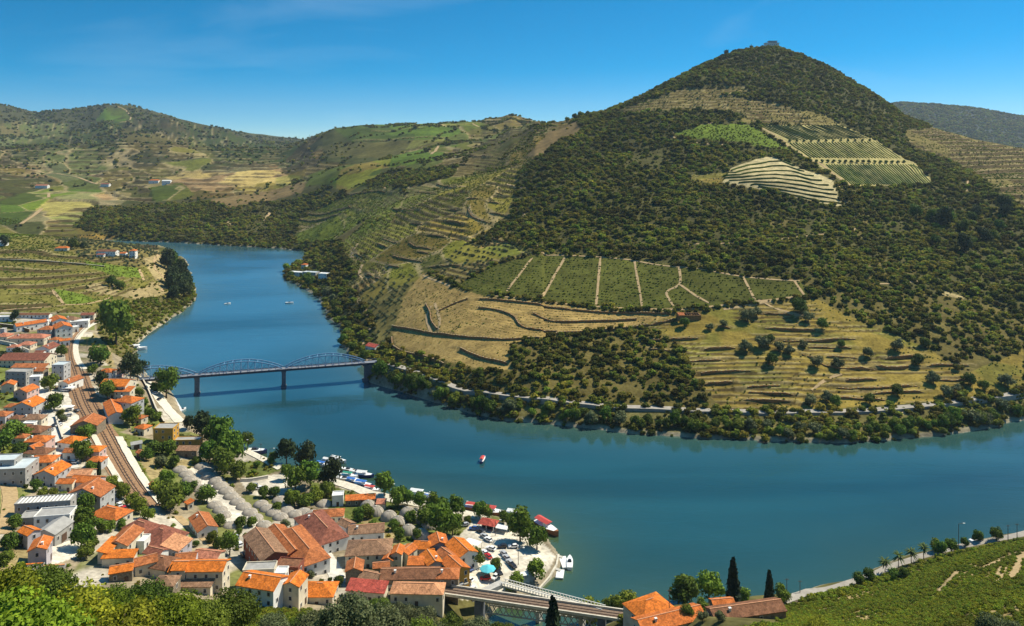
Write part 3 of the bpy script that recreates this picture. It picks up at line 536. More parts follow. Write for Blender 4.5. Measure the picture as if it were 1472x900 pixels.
def crown_mesh(name, material, lobes, n, size, seed, zs=1.0, core=0.7, up=0.35, droop=0.0):
    """crown of leaf-clump faces spread over several lobes of the crown's volume, radius 1, base at z 0"""
    rng = np.random.default_rng(seed); C = []
    for i in range(lobes):
        a = i * 2.4 + rng.uniform(0, .6); h = rng.uniform(0.1, 1.0); rad = (0.62 - 0.30 * h) * rng.uniform(.7, 1.2)
        C.append((math.cos(a) * rad, math.sin(a) * rad, (0.45 + 0.75 * h), rng.uniform(.34, .56)))
    C.append((0, 0, .75, .62)); C = np.array(C)
    k = rng.integers(0, len(C), n); d = rng.normal(size=(n, 3)); d[:, 2] += up; d /= np.linalg.norm(d, axis=1)[:, None]
    P = C[k, :3] + d * (C[k, 3] * rng.uniform(.72, 1.08, n))[:, None]
    Nn = d + rng.normal(size=(n, 3)) * 0.55; Nn /= np.linalg.norm(Nn, axis=1)[:, None]
    if droop: P[:, 2] -= droop * (P[:, 0] ** 2 + P[:, 1] ** 2) * rng.uniform(.3, 1, n)
    v, f = quads(P, Nn, size, rng); V = [v]; Fc = [tuple(q) for q in f]; off = len(v)
    if core:
        bm = bmesh.new()
        for c in C:
            bmesh.ops.create_icosphere(bm, subdivisions=1, radius=c[3] * core, matrix=Matrix.Translation((c[0], c[1], c[2])))
        bm.verts.ensure_lookup_table(); cv = np.array([p.co[:] for p in bm.verts]); cv = cv * (1 + rng.uniform(-.08, .08, (len(cv), 1)))
        bm.verts.index_update(); Fc += [tuple(x.index + off for x in p.verts) for p in bm.faces]; V.append(cv); bm.free()
    V = np.concatenate(V); V[:, 2] *= zs
    me = bpy.data.meshes.new(name); me.from_pydata(V.tolist(), [], Fc); me.materials.append(material); me.update(); return me
def cypress_mesh(seed):
    rng = np.random.default_rng(seed); n = 520; z = rng.uniform(0.02, 1, n) ; a = rng.uniform(0, 2 * PI, n)
    r = 0.115 * np.minimum(1, (z / .12)) * (1 - z) ** .62 * 1.45 * rng.uniform(.8, 1.1, n)
    P = np.stack([np.cos(a) * r, np.sin(a) * r, z], -1); Nn = np.stack([np.cos(a), np.sin(a), np.full(n, .35)], -1) + rng.normal(size=(n, 3)) * .3; Nn /= np.linalg.norm(Nn, axis=1)[:, None]
    v, f = quads(P, Nn, 0.028, rng, 1.7); mb = MB(); mb.v = [tuple(p) for p in v]; mb.f = [tuple(q) for q in f]
    mb.lathe([(.02, .02), (.10, .12), (.115, .3), (.085, .55), (.045, .8), (.004, .97)], 9)
    return mb.mesh('crown', LEAF['cypress'])
def palm_mesh(seed):
    rng = np.random.default_rng(seed); mb = MB()
    for i in range(34):
        a = i * 2.399; el = rng.uniform(-.5, 1.2); L_ = rng.uniform(.85, 1.1); pts = []
        for k in range(6):
            t = k / 5; r = L_ * t * math.cos(el * (1 - .3 * t)); z = L_ * t * math.sin(el) - .75 * t * t * L_ * .6; pts.append((math.cos(a) * r, math.sin(a) * r, z))
        w = .10; px, py = -math.sin(a) * w, math.cos(a) * w
        for (p, q, s0, s1) in zip(pts[:-1], pts[1:], (.3, 1, 1, .9, .6), (1, 1, .9, .6, .05)):
            mb.add([(p[0] - px * s0, p[1] - py * s0, p[2] - .05 * s0), p, (p[0] + px * s0, p[1] + py * s0, p[2] - .05 * s0), (q[0] - px * s1, q[1] - py * s1, q[2] - .05 * s1), q, (q[0] + px * s1, q[1] + py * s1, q[2] - .05 * s1)], [(0, 1, 4, 3), (1, 2, 5, 4)])
    return mb.mesh('crown', LEAF['palm'])
def trunk_mesh(seed, h=1.0, limbs=4):
    """tapered trunk with limbs; unit height reaches into the crown"""
    rng = random.Random(seed); mb = MB(); lean = rng.uniform(-.06, .06)
    mb.tube([(0, 0, -.15), (0, 0, 0), (lean, .02, .35), (lean * 1.5, .02, .75), (lean * 2, 0, 1.1)], [.085, .07, .055, .04, .015], 7)
    for i in range(limbs):
        a = i * 2 * PI / limbs + rng.uniform(-.4, .4); z = rng.uniform(.45, .75)
        mb.tube([(lean, 0, z), (math.cos(a) * .22, math.sin(a) * .22, z + .22), (math.cos(a) * .45, math.sin(a) * .45, z + .5)], [.035, .025, .008], 5)
    return mb.mesh('trunk', BARK, True)
CROWN = {'broad': [crown_mesh('crown', LEAF['broad'], 9, 1100, .068, s) for s in (1, 2, 3)], 'plane': [crown_mesh('crown', LEAF['plane'], 10, 1200, .066, s, 1.15) for s in (4, 5)],
         'light': [crown_mesh('crown', LEAF['light'], 9, 1000, .07, s) for s in (6, 7)], 'olive': [crown_mesh('crown', LEAF['olive'], 8, 800, .07, s, .85) for s in (8, 9)],
         'dark': [crown_mesh('crown', LEAF['dark'], 9, 900, .07, s, 1.35, .55) for s in (10, 11)], 'cypress': [cypress_mesh(12), cypress_mesh(13)], 'palm': [palm_mesh(14), palm_mesh(15)],
         'fore': [crown_mesh('crown', LEAF['fore'], 11, 6500, .028, s, .8) for s in (16, 17)], 'willow': [crown_mesh('crown', LEAF['light'], 8, 620, .09, s, 1.1, .6, .2, .35) for s in (18,)],
         'foak': [crown_mesh('crown', LEAF['olive'], 11, 6500, .026, s, 1.0) for s in (19, 20)], 'fbroad': [crown_mesh('crown', LEAF['broad'], 12, 7000, .026, s, 1.0) for s in (21,)]}
TRUNK = [trunk_mesh(s) for s in (1, 2, 3)]
NT = 0
def tree(X, Y, r, kind, label, group=None, hfac=None, cat='tree', name='tree', sink=0.0, z=None):
    """one tree: Empty at the foot, trunk and crown as parts; r is the crown radius in metres"""
    if 'bush' in label and name == 'tree': name = cat = 'bush'
    global NT; NT += 1; rg = random.Random(NT * 13 + 5); zz = gz(X, Y) if z is None else z
    e = empty(name, (X, Y, zz - sink), rg.uniform(0, 2 * PI)); cm = CROWN[kind][NT % len(CROWN[kind])]; c = link('crown', cm, e); t = link('trunk', TRUNK[NT % 3], e)
    if kind == 'cypress':
        h = hfac or r; c.scale = (h, h, h); t.scale = (h * .35, h * .35, h * .18)
    elif kind == 'palm':
        h = hfac or 5.0; c.location = (0, 0, h); c.scale = (r, r, r); t.scale = (2.6, 2.6, h * .97)
    else:
        f = (hfac if hfac is not None else .55) * .45 - .12; r = r * 1.15; c.location = (0, 0, r * f); s = rg.uniform(.92, 1.08); c.scale = (r * s, r / s, r * rg.uniform(.95, 1.12)); t.scale = (r * .9, r * .9, r * (f + 1.0))
    tag(e, label, cat, group); return e
def ptree(x, y, rpx, kind, label, group=None, hfac=None, **k):
    """tree whose foot stands at a pixel of the ground, crown radius given in photo pixels"""
    X, Y = at(x, y); r = rpx * Y / F; return tree(X, Y, r, kind, label, group, hfac, **k)
# --- scattering of uncounted growth: one object per kind of cover, instances drawn by geometry nodes
def scatter(name, pts, scl, srcs, label, cat=None, zs=None):
    n = len(pts); me = bpy.data.meshes.new(name); me.vertices.add(n); me.vertices.foreach_set('co', pts.astype(np.float32).ravel())
    a = me.attributes.new('sc', 'FLOAT', 'POINT'); a.data.foreach_set('value', scl.astype(np.float32))
    a = me.attributes.new('rz', 'FLOAT', 'POINT'); a.data.foreach_set('value', RNG.uniform(0, 6.28, n).astype(np.float32))
    a = me.attributes.new('ix', 'INT', 'POINT'); a.data.foreach_set('value', RNG.integers(0, len(srcs), n).astype(np.int32))
    o = link(name, me); g = bpy.data.node_groups.new(name, 'GeometryNodeTree')
    g.interface.new_socket('Geometry', in_out='INPUT', socket_type='NodeSocketGeometry'); g.interface.new_socket('Geometry', in_out='OUTPUT', socket_type='NodeSocketGeometry')
    N = g.nodes; L = g.links; gi = N.new('NodeGroupInput'); go = N.new('NodeGroupOutput'); ip = N.new('GeometryNodeInstanceOnPoints'); jn = N.new('GeometryNodeJoinGeometry')
    for s in srcs:
        oi = N.new('GeometryNodeObjectInfo'); oi.inputs['Object'].default_value = s; oi.inputs['As Instance'].default_value = True; oi.transform_space = 'ORIGINAL'; L.new(oi.outputs['Geometry'], jn.inputs[0])
    def attr(nm, ty):
        q = N.new('GeometryNodeInputNamedAttribute'); q.data_type = ty; q.inputs['Name'].default_value = nm; return q.outputs['Attribute']
    ip.inputs['Pick Instance'].default_value = True; L.new(gi.outputs[0], ip.inputs['Points']); L.new(jn.outputs[0], ip.inputs['Instance']); L.new(attr('ix', 'INT'), ip.inputs['Instance Index'])
    cx = N.new('ShaderNodeCombineXYZ'); L.new(attr('rz', 'FLOAT'), cx.inputs[2]); L.new(cx.outputs[0], ip.inputs['Rotation']); L.new(attr('sc', 'FLOAT'), ip.inputs['Scale'])
    L.new(ip.outputs[0], go.inputs[0]); md = o.modifiers.new('scatter', 'NODES'); md.node_group = g
    tag(o, label, cat, kind='stuff'); return o
def land_points(classes, n, y0, y1, u0=-120, u1=1600):
    """n random map points, evenly spread over the ground, kept where the land use is one of classes"""
    Y = np.sqrt(RNG.uniform(y0 * y0, y1 * y1, n)); u = RNG.uniform(u0, u1, n); X = (u - CX) / F * Y
    k = np.isin(cls_many(X, Y), [names.index(c) for c in classes]); return X[k], Y[k]
def to_rows(X, Y, dz):
    """slide points along the slope onto contour rows dz apart"""
    for _ in range(3):
        z = gz_many(X, Y); g = (gz_many(X, Y + 1.5) - gz_many(X, Y - 1.5)) / 3.0; tgt = np.rint(z / dz) * dz
        Y = Y + np.clip(np.where(np.abs(g) > .06, (tgt - z) / np.where(np.abs(g) > .06, g, 1), 0), -2.5, 2.5)
    return X, Y
def pts3(X, Y, dz=0.0): return np.stack([X, Y, gz_many(X, Y) + dz], -1)
# ================================================================== COVER OF THE SLOPES
# one wild plant of each kind stands on the slope below the viewpoint; the masses repeat their crowns
def crown_of(e): return [c for c in e.children if c.name.startswith('crown')][0]
WOODM = [crown_mesh('crown', LEAF['wood'], 5, 150, .17, s, .85, .8) for s in (31, 32, 33, 34)]
VINEM = [crown_mesh('crown', LEAF['vine'], 4, 46, .26, s, .75, .75) for s in (41, 42)]
FVINEM = [crown_mesh('crown', LEAF['fore'], 6, 420, .085, s, .75, .6) for s in (43, 44)]
CROWN.update(wood=WOODM, vine=VINEM, fvine=FVINEM)
SRC = {}
for kind, lst, lab in (('wood', [(905, 892), (925, 890), (895, 898), (915, 897)], 'small round wild tree on the slope below the orange roofs'), ('vine', [(1240, 885), (1255, 888)], 'low vine bush on the near hillside vineyard'),
                       ('fvine', [(60, 888), (90, 890)], 'leafy vine bush in front of the lower village')):
    SRC[kind] = []
    for x, y in lst:
        X, Y = at(x, y); r = {'wood': 2.0, 'vine': .9, 'fvine': 1.3}[kind]
        e = tree(X, Y, r, kind, lab, lab + 's', .15, cat='tree' if kind == 'wood' else 'vine', name='wild_tree' if kind == 'wood' else 'vine_bush'); SRC[kind].append(crown_of(e))
# woods on the hill
X, Y = land_points(['wood'], 125000, 470, 1620); keep = fbm(X, Y, 60, 131, 2) > RNG.uniform(-.75, -.12, len(X)); X, Y = X[keep], Y[keep]
big = RNG.uniform(0, 1, len(X)) ** 3; sc = 1.2 + 3.6 * RNG.uniform(0, 1, len(X)) ** 3
scatter('hillside_wood', pts3(X, Y, -.3), sc, SRC['wood'], 'dark green wood covering the big conical hill across the river', 'wood'); print('wood', len(X))
X, Y = land_points(['scrub', 'bank'], 26000, 465, 900, 480, 1600); keep = fbm(X, Y, 45, 137, 2) > RNG.uniform(-.75, -.1, len(X)) + .16 * (CX + X / Y * F > 1160); X, Y = X[keep], Y[keep]
scatter('riverside_scrub', pts3(X, Y, -.4), 1.0 + 2.6 * RNG.uniform(0, 1, len(X)) ** 1.6, SRC['wood'], 'dense bushes on the far bank around the riverside road', 'bushes'); print('scrub', len(X))
X, Y = land_points(['fdark', 'fvine', 'wood', 'scrub', 'grove', 'rust', 'olive'], 30000, 1300, 4600, -120, 860); c = cls_many(X, Y); p = np.select([c == names.index('wood'), c == names.index('fdark'), c == names.index('fvine')], [1.0, .55, .16], .35)
keep = RNG.uniform(0, 1, len(X)) < p * (fbm(X, Y, 160, 141, 2) + .6); X, Y = X[keep], Y[keep]
scatter('far_wood', pts3(X, Y, -.5), RNG.uniform(2.5, 5.5, len(X)) * np.clip(Y / 2000, .8, 1.6), SRC['wood'], 'scattered dark trees on the distant hills beyond the river bend', 'wood'); print('far', len(X))
X, Y = land_points(['blue'], 9000, 4000, 5400, 1150, 1650); scatter('ridge_wood', pts3(X, Y, -.5), RNG.uniform(6, 11, len(X)), SRC['wood'], 'dark wood on the far blue ridge behind the cone', 'wood')
# olive groves and lone bushes
X, Y = land_points(['olive', 'grove'], 16000, 480, 1400, -120, 900); X, Y = to_rows(X, Y, 2.6); 
scatter('olive_grove', pts3(X, Y, -.2), RNG.uniform(1.2, 2.2, len(X)), [crown_of(tree(*at(x, 893), 1.8, 'olive', 'silver green olive tree on the slope below the white riverside road', 'olive trees above the near bank', .5)) for x in (1010, 1035)], 'rows of silver green olive trees on the opposite slope', 'olive trees'); print('olive', len(X))
# vines in contour rows
X, Y = land_points(['vine', 'vblock'], 110000, 560, 1500); keep = RNG.uniform(0, 1, len(X)) < np.where(Y < 760, 1, .55) * np.clip(fbm(X, Y, 40, 151, 2) + .85, 0, 1); X, Y = X[keep], Y[keep]; X, Y = to_rows(X, Y, 1.2)
scatter('hillside_vines', pts3(X, Y, -.1), RNG.uniform(.65, 1.05, len(X)) * np.clip(Y / 800, .9, 1.5), SRC['vine'], 'green vines planted in rows across the terraced fields over the river', 'vines'); print('vines', len(X))
X, Y = land_points(['green'], 60000, 700, 1500); X, Y = to_rows(X, Y, .8)
scatter('bright_vines', pts3(X, Y, -.1), RNG.uniform(.7, 1.0, len(X)) * np.clip(Y / 800, .9, 1.5), SRC['fvine'], 'bright green young vines in the sunny fields', 'vines'); print('green', len(X))
X, Y = land_points(['meadow', 'dry', 'tan', 'dterr'], 60000, 480, 1400); keep = fbm(X, Y, 30, 161, 2) > RNG.uniform(-.25, .5, len(X)); X, Y = X[keep], Y[keep]
scatter('field_tufts', pts3(X, Y, -.15), RNG.uniform(.35, .9, len(X)), SRC['vine'], 'sparse low tufts on the dry terraces', 'tufts'); print('tufts', len(X))
# vineyard on the near slope, rows along the contour, with bare soil showing
X, Y = land_points(['vslope'], 46000, 60, 350, 1080, 1640); X2, Y2 = land_points(['vslope'], 9000, 60, 190, 1180, 1600); X = np.concatenate([X, X2]); Y = np.concatenate([Y, Y2]); keep = fbm(X, Y, 16, 171, 2) > RNG.uniform(-.65, .1, len(X)); X, Y = X[keep], Y[keep]; X, Y = to_rows(X, Y, 1.35)
soil_ = np.concatenate([np.array([(a[0] + (b[0] - a[0]) * t, a[1] + (b[1] - a[1]) * t) for t in np.linspace(0, 1, 14)]) for l in [[at(*q) for q in p] for p in [[(1378, 822), (1362, 838), (1347, 852)], [(1457, 795), (1435, 806), (1412, 818)], [(1472, 794), (1463, 812), (1455, 833)], [(1442, 815), (1428, 842)], [(1222, 884), (1245, 878)], [(1175, 878), (1195, 874)]]] for a, b in zip(l[:-1], l[1:])])
keep = np.ones(len(X), bool)
for px_, py_ in soil_: keep &= np.hypot(X - px_, Y - py_) > 1.7
X, Y = X[keep], Y[keep]
rd_ = [at(x, y) for x, y in ((1150, 864), (1190, 857), (1235, 844), (1300, 820), (1390, 794), (1480, 777))]; tt = RNG.uniform(0, 1, 260); ex = np.interp(tt, np.linspace(0, 1, 6), [p[0] for p in rd_]); ey = np.interp(tt, np.linspace(0, 1, 6), [p[1] for p in rd_]) + RNG.uniform(-5, 1.5, 260); X = np.concatenate([X, ex]); Y = np.concatenate([Y, ey])
scatter('near_vineyard', pts3(X, Y, -.15), np.concatenate([RNG.uniform(.42, .95, len(X) - 260), RNG.uniform(.7, 1.7, 260)]), SRC['fvine'], 'yellow green vines growing on the near hillside above the road', 'vines'); print('near vines', len(X))
# tangle below the viewpoint
X, Y = land_points(['slope'], 30000, 34, 262, -150, 1140); keep = (fbm(X, Y, 18, 181, 2) > RNG.uniform(-.7, -.1, len(X))) & ~((CX + X / Y * F > 640) & (Y > 225)); X, Y = X[keep], Y[keep]
scatter('slope_thicket', pts3(X, Y, -.3), RNG.uniform(.7, 1.7, len(X)), SRC['fvine'], 'leafy green thicket on the slope above the village', 'thicket'); print('thicket', len(X))
# --- vine rows of the three striped fields and the contour rows of the beige one
def hedge(mb, pts, w, h, step=4.0):
    P = []
    for a, b in zip(pts[:-1], pts[1:]):
        A = Vector((*a, 0)); B = Vector((*b, 0)); n = max(1, int((B - A).length / step)); P += [A.lerp(B, i / n) for i in range(n)]
    P.append(Vector((*pts[-1], 0))); k = len(mb.v)
    for i, p in enumerate(P):
        d = P[min(i + 1, len(P) - 1)] - P[max(i - 1, 0)]; d.normalize(); s = Vector((-d.y, d.x, 0)); ww = w * random.uniform(.7, 1.25); hh = h * random.uniform(.65, 1.2); z = gz(p.x, p.y)
        for a, b in ((-ww, -.2), (-ww * .7, hh), (ww * .7, hh * .95), (ww, -.2)): q = p + s * a; mb.v.append((q.x, q.y, z + b))
    for i in range(len(P) - 1):
        for j in range(3): mb.f.append((k + i * 4 + j, k + i * 4 + j + 1, k + i * 4 + j + 5, k + i * 4 + j + 4))
lerp2 = lambda a, b, t: (a[0] + (b[0] - a[0]) * t, a[1] + (b[1] - a[1]) * t)
for (q, n, lab) in ((((1090, 180.5), (1204, 180), (1136, 202), (1254, 199)), 26, 'upper striped vineyard below the dark wooded cone'), (((1134, 206), (1262, 204), (1164, 227), (1296, 228)), 30, 'middle striped vineyard between two bush lined tracks'),
                    (((1186, 237), (1315, 237), (1224, 266), (1342, 265)), 34, 'lowest and widest striped vineyard on the cone')):
    mb = MB()
    for i in range(n):
        t = (i + .5) / n; a = lerp2(q[0], q[1], t); b = lerp2(q[2], q[3], t); hedge(mb, [at(*a), at(*lerp2(a, b, .5)), at(*b)], .75, 1.3, 9)
    tag(mb.build('vine_rows', LEAF['vine']), 'green vine rows of the ' + lab, 'vines', kind='stuff')
mb = MB(); top = [(1052, 245), (1075, 238), (1105, 233), (1125, 232), (1142, 239)]; bot = [(1096, 272), (1120, 277), (1150, 283), (1180, 290), (1208, 293)]
for i in range(9):
    t = i / 8; pl_ = [lerp2(a, b, t) for a, b in zip(top, bot)]; k = 28 * math.sin(PI * min(1, t * 1.25)) if t < .8 else 0
    pl_ = [(pl_[0][0] - k, pl_[0][1] + 1.5)] + pl_ + ([(pl_[-1][0] + 16 * math.sin(PI * t), pl_[-1][1] + 1)] if 0 < i < 8 else []); hedge(mb, [at(*p) for p in pl_], 1.1, 1.7, 6)
tag(mb.build('vine_rows', LEAF['vine']), 'dark green vine rows curving over the beige terraced field', 'vines', kind='stuff')
# vines and hedges on the dry terraces of the cone, tree lines in the terraced hill
X, Y = land_points(['dterr'], 26000, 800, 1600, 800, 1640); X, Y = to_rows(X, Y, 2.4); keep = fbm(X, Y, 50, 191, 2) > RNG.uniform(-.6, .25, len(X)); X, Y = X[keep], Y[keep]
scatter('terrace_vines', pts3(X, Y, -.2), RNG.uniform(.8, 1.5, len(X)), SRC['vine'], 'thin vine rows on the dry terraces below the summit wood', 'vines')
X, Y = land_points(['vine', 'fvine', 'green'], 26000, 850, 2600, 380, 800); g_ = np.abs(fbm(X, Y, 130, 201, 2)); keep = g_ < RNG.uniform(0, .07, len(X)); X, Y = X[keep], Y[keep]
scatter('terrace_hedges', pts3(X, Y, -.3), RNG.uniform(1.3, 3.0, len(X)) * np.clip(Y / 1200, .9, 1.7), SRC['wood'], 'dark hedgerows and gullies of trees between the terraced fields', 'hedges'); print('hedges', len(X))
X, Y = land_points(['tan'], 30000, 560, 800); X, Y = to_rows(X, Y, .75); keep = fbm(X, Y, 30, 241, 2) > RNG.uniform(-.4, .4, len(X)); X, Y = X[keep], Y[keep]
scatter('young_vines', pts3(X, Y, -.12), RNG.uniform(.28, .5, len(X)), SRC['vine'], 'newly planted vine rows on the tan terraces', 'vines'); print('young', len(X))
# ================================================================== ROADS, TRACKS, RAILWAY, WALLS
M_TRACK = mat('track_earth', (.38, .27, .14), .95, .2, .6); M_ROAD = mat('road_pale', (.33, .30, .26), .9, .15, .4); M_ASPH = mat('asphalt', (.20, .195, .185), .9, .18, .5)
M_STREET = mat('street_paving', (.56, .53, .47), .9, .14, .5); M_QUAY = mat('quay_stone', (.60, .55, .45), .9, .16, .7, bump=.2); M_BALL = mat('ballast', (.26, .155, .085), .95, .35, 1.2)
M_RAIL = mat('rail_steel', (.18, .12, .09), .5, .25, 2, metal=.6); M_STONE = mat('dry_stone', (.25, .13, .045), .95, .4, 1.8, bump=.6); M_CONC = mat('concrete', (.45, .43, .39), .9, .15, .8); M_WHITE = mat('white_paint', (.78, .77, .73), .8, .06, .8)
def spline(P, step):
    P = [Vector((p[0], p[1], 0)) for p in P]; o = []
    for i in range(len(P) - 1):
        a, b, c, d = P[max(i - 1, 0)], P[i], P[i + 1], P[min(i + 2, len(P) - 1)]; n = max(1, int((c - b).length / step))
        for k in range(n):
            t = k / n; o.append(.5 * ((2 * b) + (c - a) * t + (2 * a - 5 * b + 4 * c - d) * t * t + (3 * b - a - 3 * c + d) * t ** 3))
    o.append(P[-1]); return o
def ribbon(name, label, px, w, material, lift=.12, step=4.0, na=4, world=False, jit=.08, kind='structure', cat=None, zsm=False):
    P = spline(px if world else [at(*p) for p in px], step); mb = MB(); k = 0
    zc = [gz(p.x, p.y) for p in P]
    if zsm:
        for _ in range(12): zc = [zc[0]] + [(zc[i - 1] + zc[i] + zc[i + 1]) / 3 for i in range(1, len(zc) - 1)] + [zc[-1]]
    for i, p in enumerate(P):
        d = P[min(i + 1, len(P) - 1)] - P[max(i - 1, 0)]; d.normalize(); s = Vector((-d.y, d.x, 0)); ww = w / 2 * (1 + random.uniform(-jit, jit))
        hs_ = [gz(p.x + s.x * ww * (2 * j / na - 1), p.y + s.y * ww * (2 * j / na - 1)) for j in range(na + 1)]
        top = max(hs_[1:-1] + [zc[i]]) if zsm else None
        mb.v.append((p.x - s.x * ww, p.y - s.y * ww, min(hs_[0], top or hs_[0]) - .6))
        for j in range(na + 1): q = p + s * ww * (2 * j / na - 1); mb.v.append((q.x, q.y, (top if zsm else hs_[j]) + lift))
        mb.v.append((p.x + s.x * ww, p.y + s.y * ww, min(hs_[-1], top or hs_[-1]) - .6))
    m_ = na + 3
    for i in range(len(P) - 1):
        for j in range(m_ - 1): mb.f.append((i * m_ + j, i * m_ + j + 1, (i + 1) * m_ + j + 1, (i + 1) * m_ + j))
    o = mb.build(name, material); tag(o, label, cat, kind=kind); return o, P
ribbon('riverside_road', 'pale road along the foot of the big hill', [(552, 521.3), (570, 526.4), (592, 532.4), (616, 540.5), (640, 548.5), (700, 565), (760, 573), (850, 582), (950, 588), (1060, 592), (1150, 593), (1250, 591), (1330, 584), (1400, 575), (1480, 564), (1640, 545)], 6, M_ROAD, .5, 5, zsm=True)
TR = [[(514, 430), (524, 445), (535, 465), (522, 488), (522, 505), (530, 519)], [(515, 350), (507, 362), (506, 371)], [(521, 380), (517, 393), (528, 402)], [(752, 306), (760, 322), (775, 332)], [(773, 352), (778, 363)], [(726, 264), (740, 269), (757, 271)],
      [(674, 294), (678, 308), (695, 320)], [(1208, 268), (1214, 288), (1230, 310), (1226, 334)], [(1335, 400), (1315, 405), (1275, 408), (1200, 406)], [(965, 195), (975, 188), (1010, 178), (1050, 170)], [(1386, 254), (1392, 265), (1388, 275)],
      [(765, 371), (748, 393), (728, 419)], [(812, 370), (796, 398), (779, 426)], [(863, 371), (860, 405), (857, 438)], [(912, 375), (918, 410), (923, 441)], [(976, 384), (977, 408), (958, 420), (968, 440)], [(1068, 398), (1077, 415), (1085, 431)], [(1142, 404), (1150, 416), (1158, 427)],
      [(700, 425), (770, 431), (860, 441), (960, 445), (1040, 439), (1120, 430), (1165, 425)], [(770, 363), (800, 367), (900, 373), (980, 384), (1070, 398), (1150, 404)], [(977, 409), (1000, 425), (1020, 436)], [(1040, 445), (1070, 440), (1110, 433)],
      [(1310, 586), (1290, 600), (1270, 612)], [(608, 396), (622, 402), (648, 412)], [(168, 153), (185, 163), (187, 172), (172, 176)], [(25, 240), (60, 248), (120, 258), (140, 265)], [(680, 178), (700, 185)], [(630, 210), (620, 222)], [(1128, 205), (1162, 228), (1180, 236), (1222, 268)], [(1088, 180), (1110, 192), (1130, 205)],
      [(235, 362), (222, 378), (232, 395), (243, 408), (232, 418)], [(200, 387), (207, 403)], [(75, 417), (92, 438)], [(92, 438), (125, 437), (160, 428)], [(60, 300), (48, 310), (30, 322)], [(5, 446), (60, 442), (120, 438)], [(70, 278), (70, 284)], [(320, 298), (332, 330)], [(388, 306), (380, 318)],
      [(560, 262), (552, 275)], [(613, 280), (640, 272), (670, 268)], [(1090, 431), (1130, 448), (1165, 455)], [(620, 440), (613, 455), (619, 478)], [(985, 352), (1040, 350), (1110, 345), (1170, 338), (1226, 334)], [(965, 195), (985, 204), (1040, 208)], [(1167, 561), (1185, 548), (1209, 537)], [(625, 436), (632, 460), (630, 474)]]
for i, p in enumerate(TR):
    Yh = at(*p[0])[1]; wd_ = 2.1 if Yh < 800 else 3.4 if Yh < 1300 else 6.0
    ribbon('dirt_track', None, p, wd_, M_TRACK, .22 if Yh < 1300 else .6, 5 if Yh < 1300 else 15, 2, jit=.22)
ribbon('near_road', 'pale riverside road below the near vineyard', [(1095, 872), (1150, 858), (1190, 850), (1235, 836), (1300, 811), (1390, 786), (1480, 768), (1640, 737)], 4.0, M_ROAD, .15, 4, zsm=True)
ribbon('main_street', 'pale village street between the orange roofs and the station yard', [(38, 512), (52, 540), (60, 565), (66, 595), (74, 625), (85, 650), (100, 674)], 9, M_STREET, .2, 4)
ribbon('station_road', 'pale curved road beside the railway', [(140, 463), (124, 472), (111, 488), (109, 505), (113, 520), (122, 531)], 4, M_QUAY, .25, 4)
ribbon('left_lane', 'sandy lane climbing past the grey modern houses', [(4, 672), (10, 692), (15, 715), (12, 745), (2, 768)], 6, M_TRACK, .2, 3)
ribbon('quay_ramp', 'pale quay ramp beside the bridge', [(206, 543), (216, 553), (228, 570), (246, 592), (262, 607)], 9, M_QUAY, .25, 3)
ribbon('promenade', 'pale stone promenade by the river garden', [(342, 643), (362, 652), (386, 664), (404, 674)], 5, M_QUAY, .35, 3)
ribbon('east_quay', 'pale quay along the moored boats', [(470, 690), (505, 700), (545, 714), (600, 724), (660, 737), (700, 746)], 6, M_QUAY, .3, 4)
ribbon('lane', 'pale lane beside the white warehouse', [(456, 778), (466, 795), (478, 815), (488, 838)], 6, M_STREET, .15, 3)
ribbon('back_lane', 'dark shaded lane behind the long house', [(255, 742), (285, 768), (318, 792)], 4, M_TRACK, .15, 3)
SOIL = [[(1378, 822), (1362, 838), (1347, 852)], [(1457, 795), (1435, 806), (1412, 818)], [(1472, 794), (1463, 812), (1455, 833)], [(1442, 815), (1428, 842)], [(1222, 884), (1245, 878)], [(1175, 878), (1195, 874)], [(1210, 890), (1238, 884), (1262, 878)], [(1465, 862), (1472, 868)]]
for p in SOIL: ribbon('bare_soil_strip', None, p, 2.2, mat('bare_soil', (.42, .30, .15), .95, .2, .8), .12, 3, 2, jit=.35)
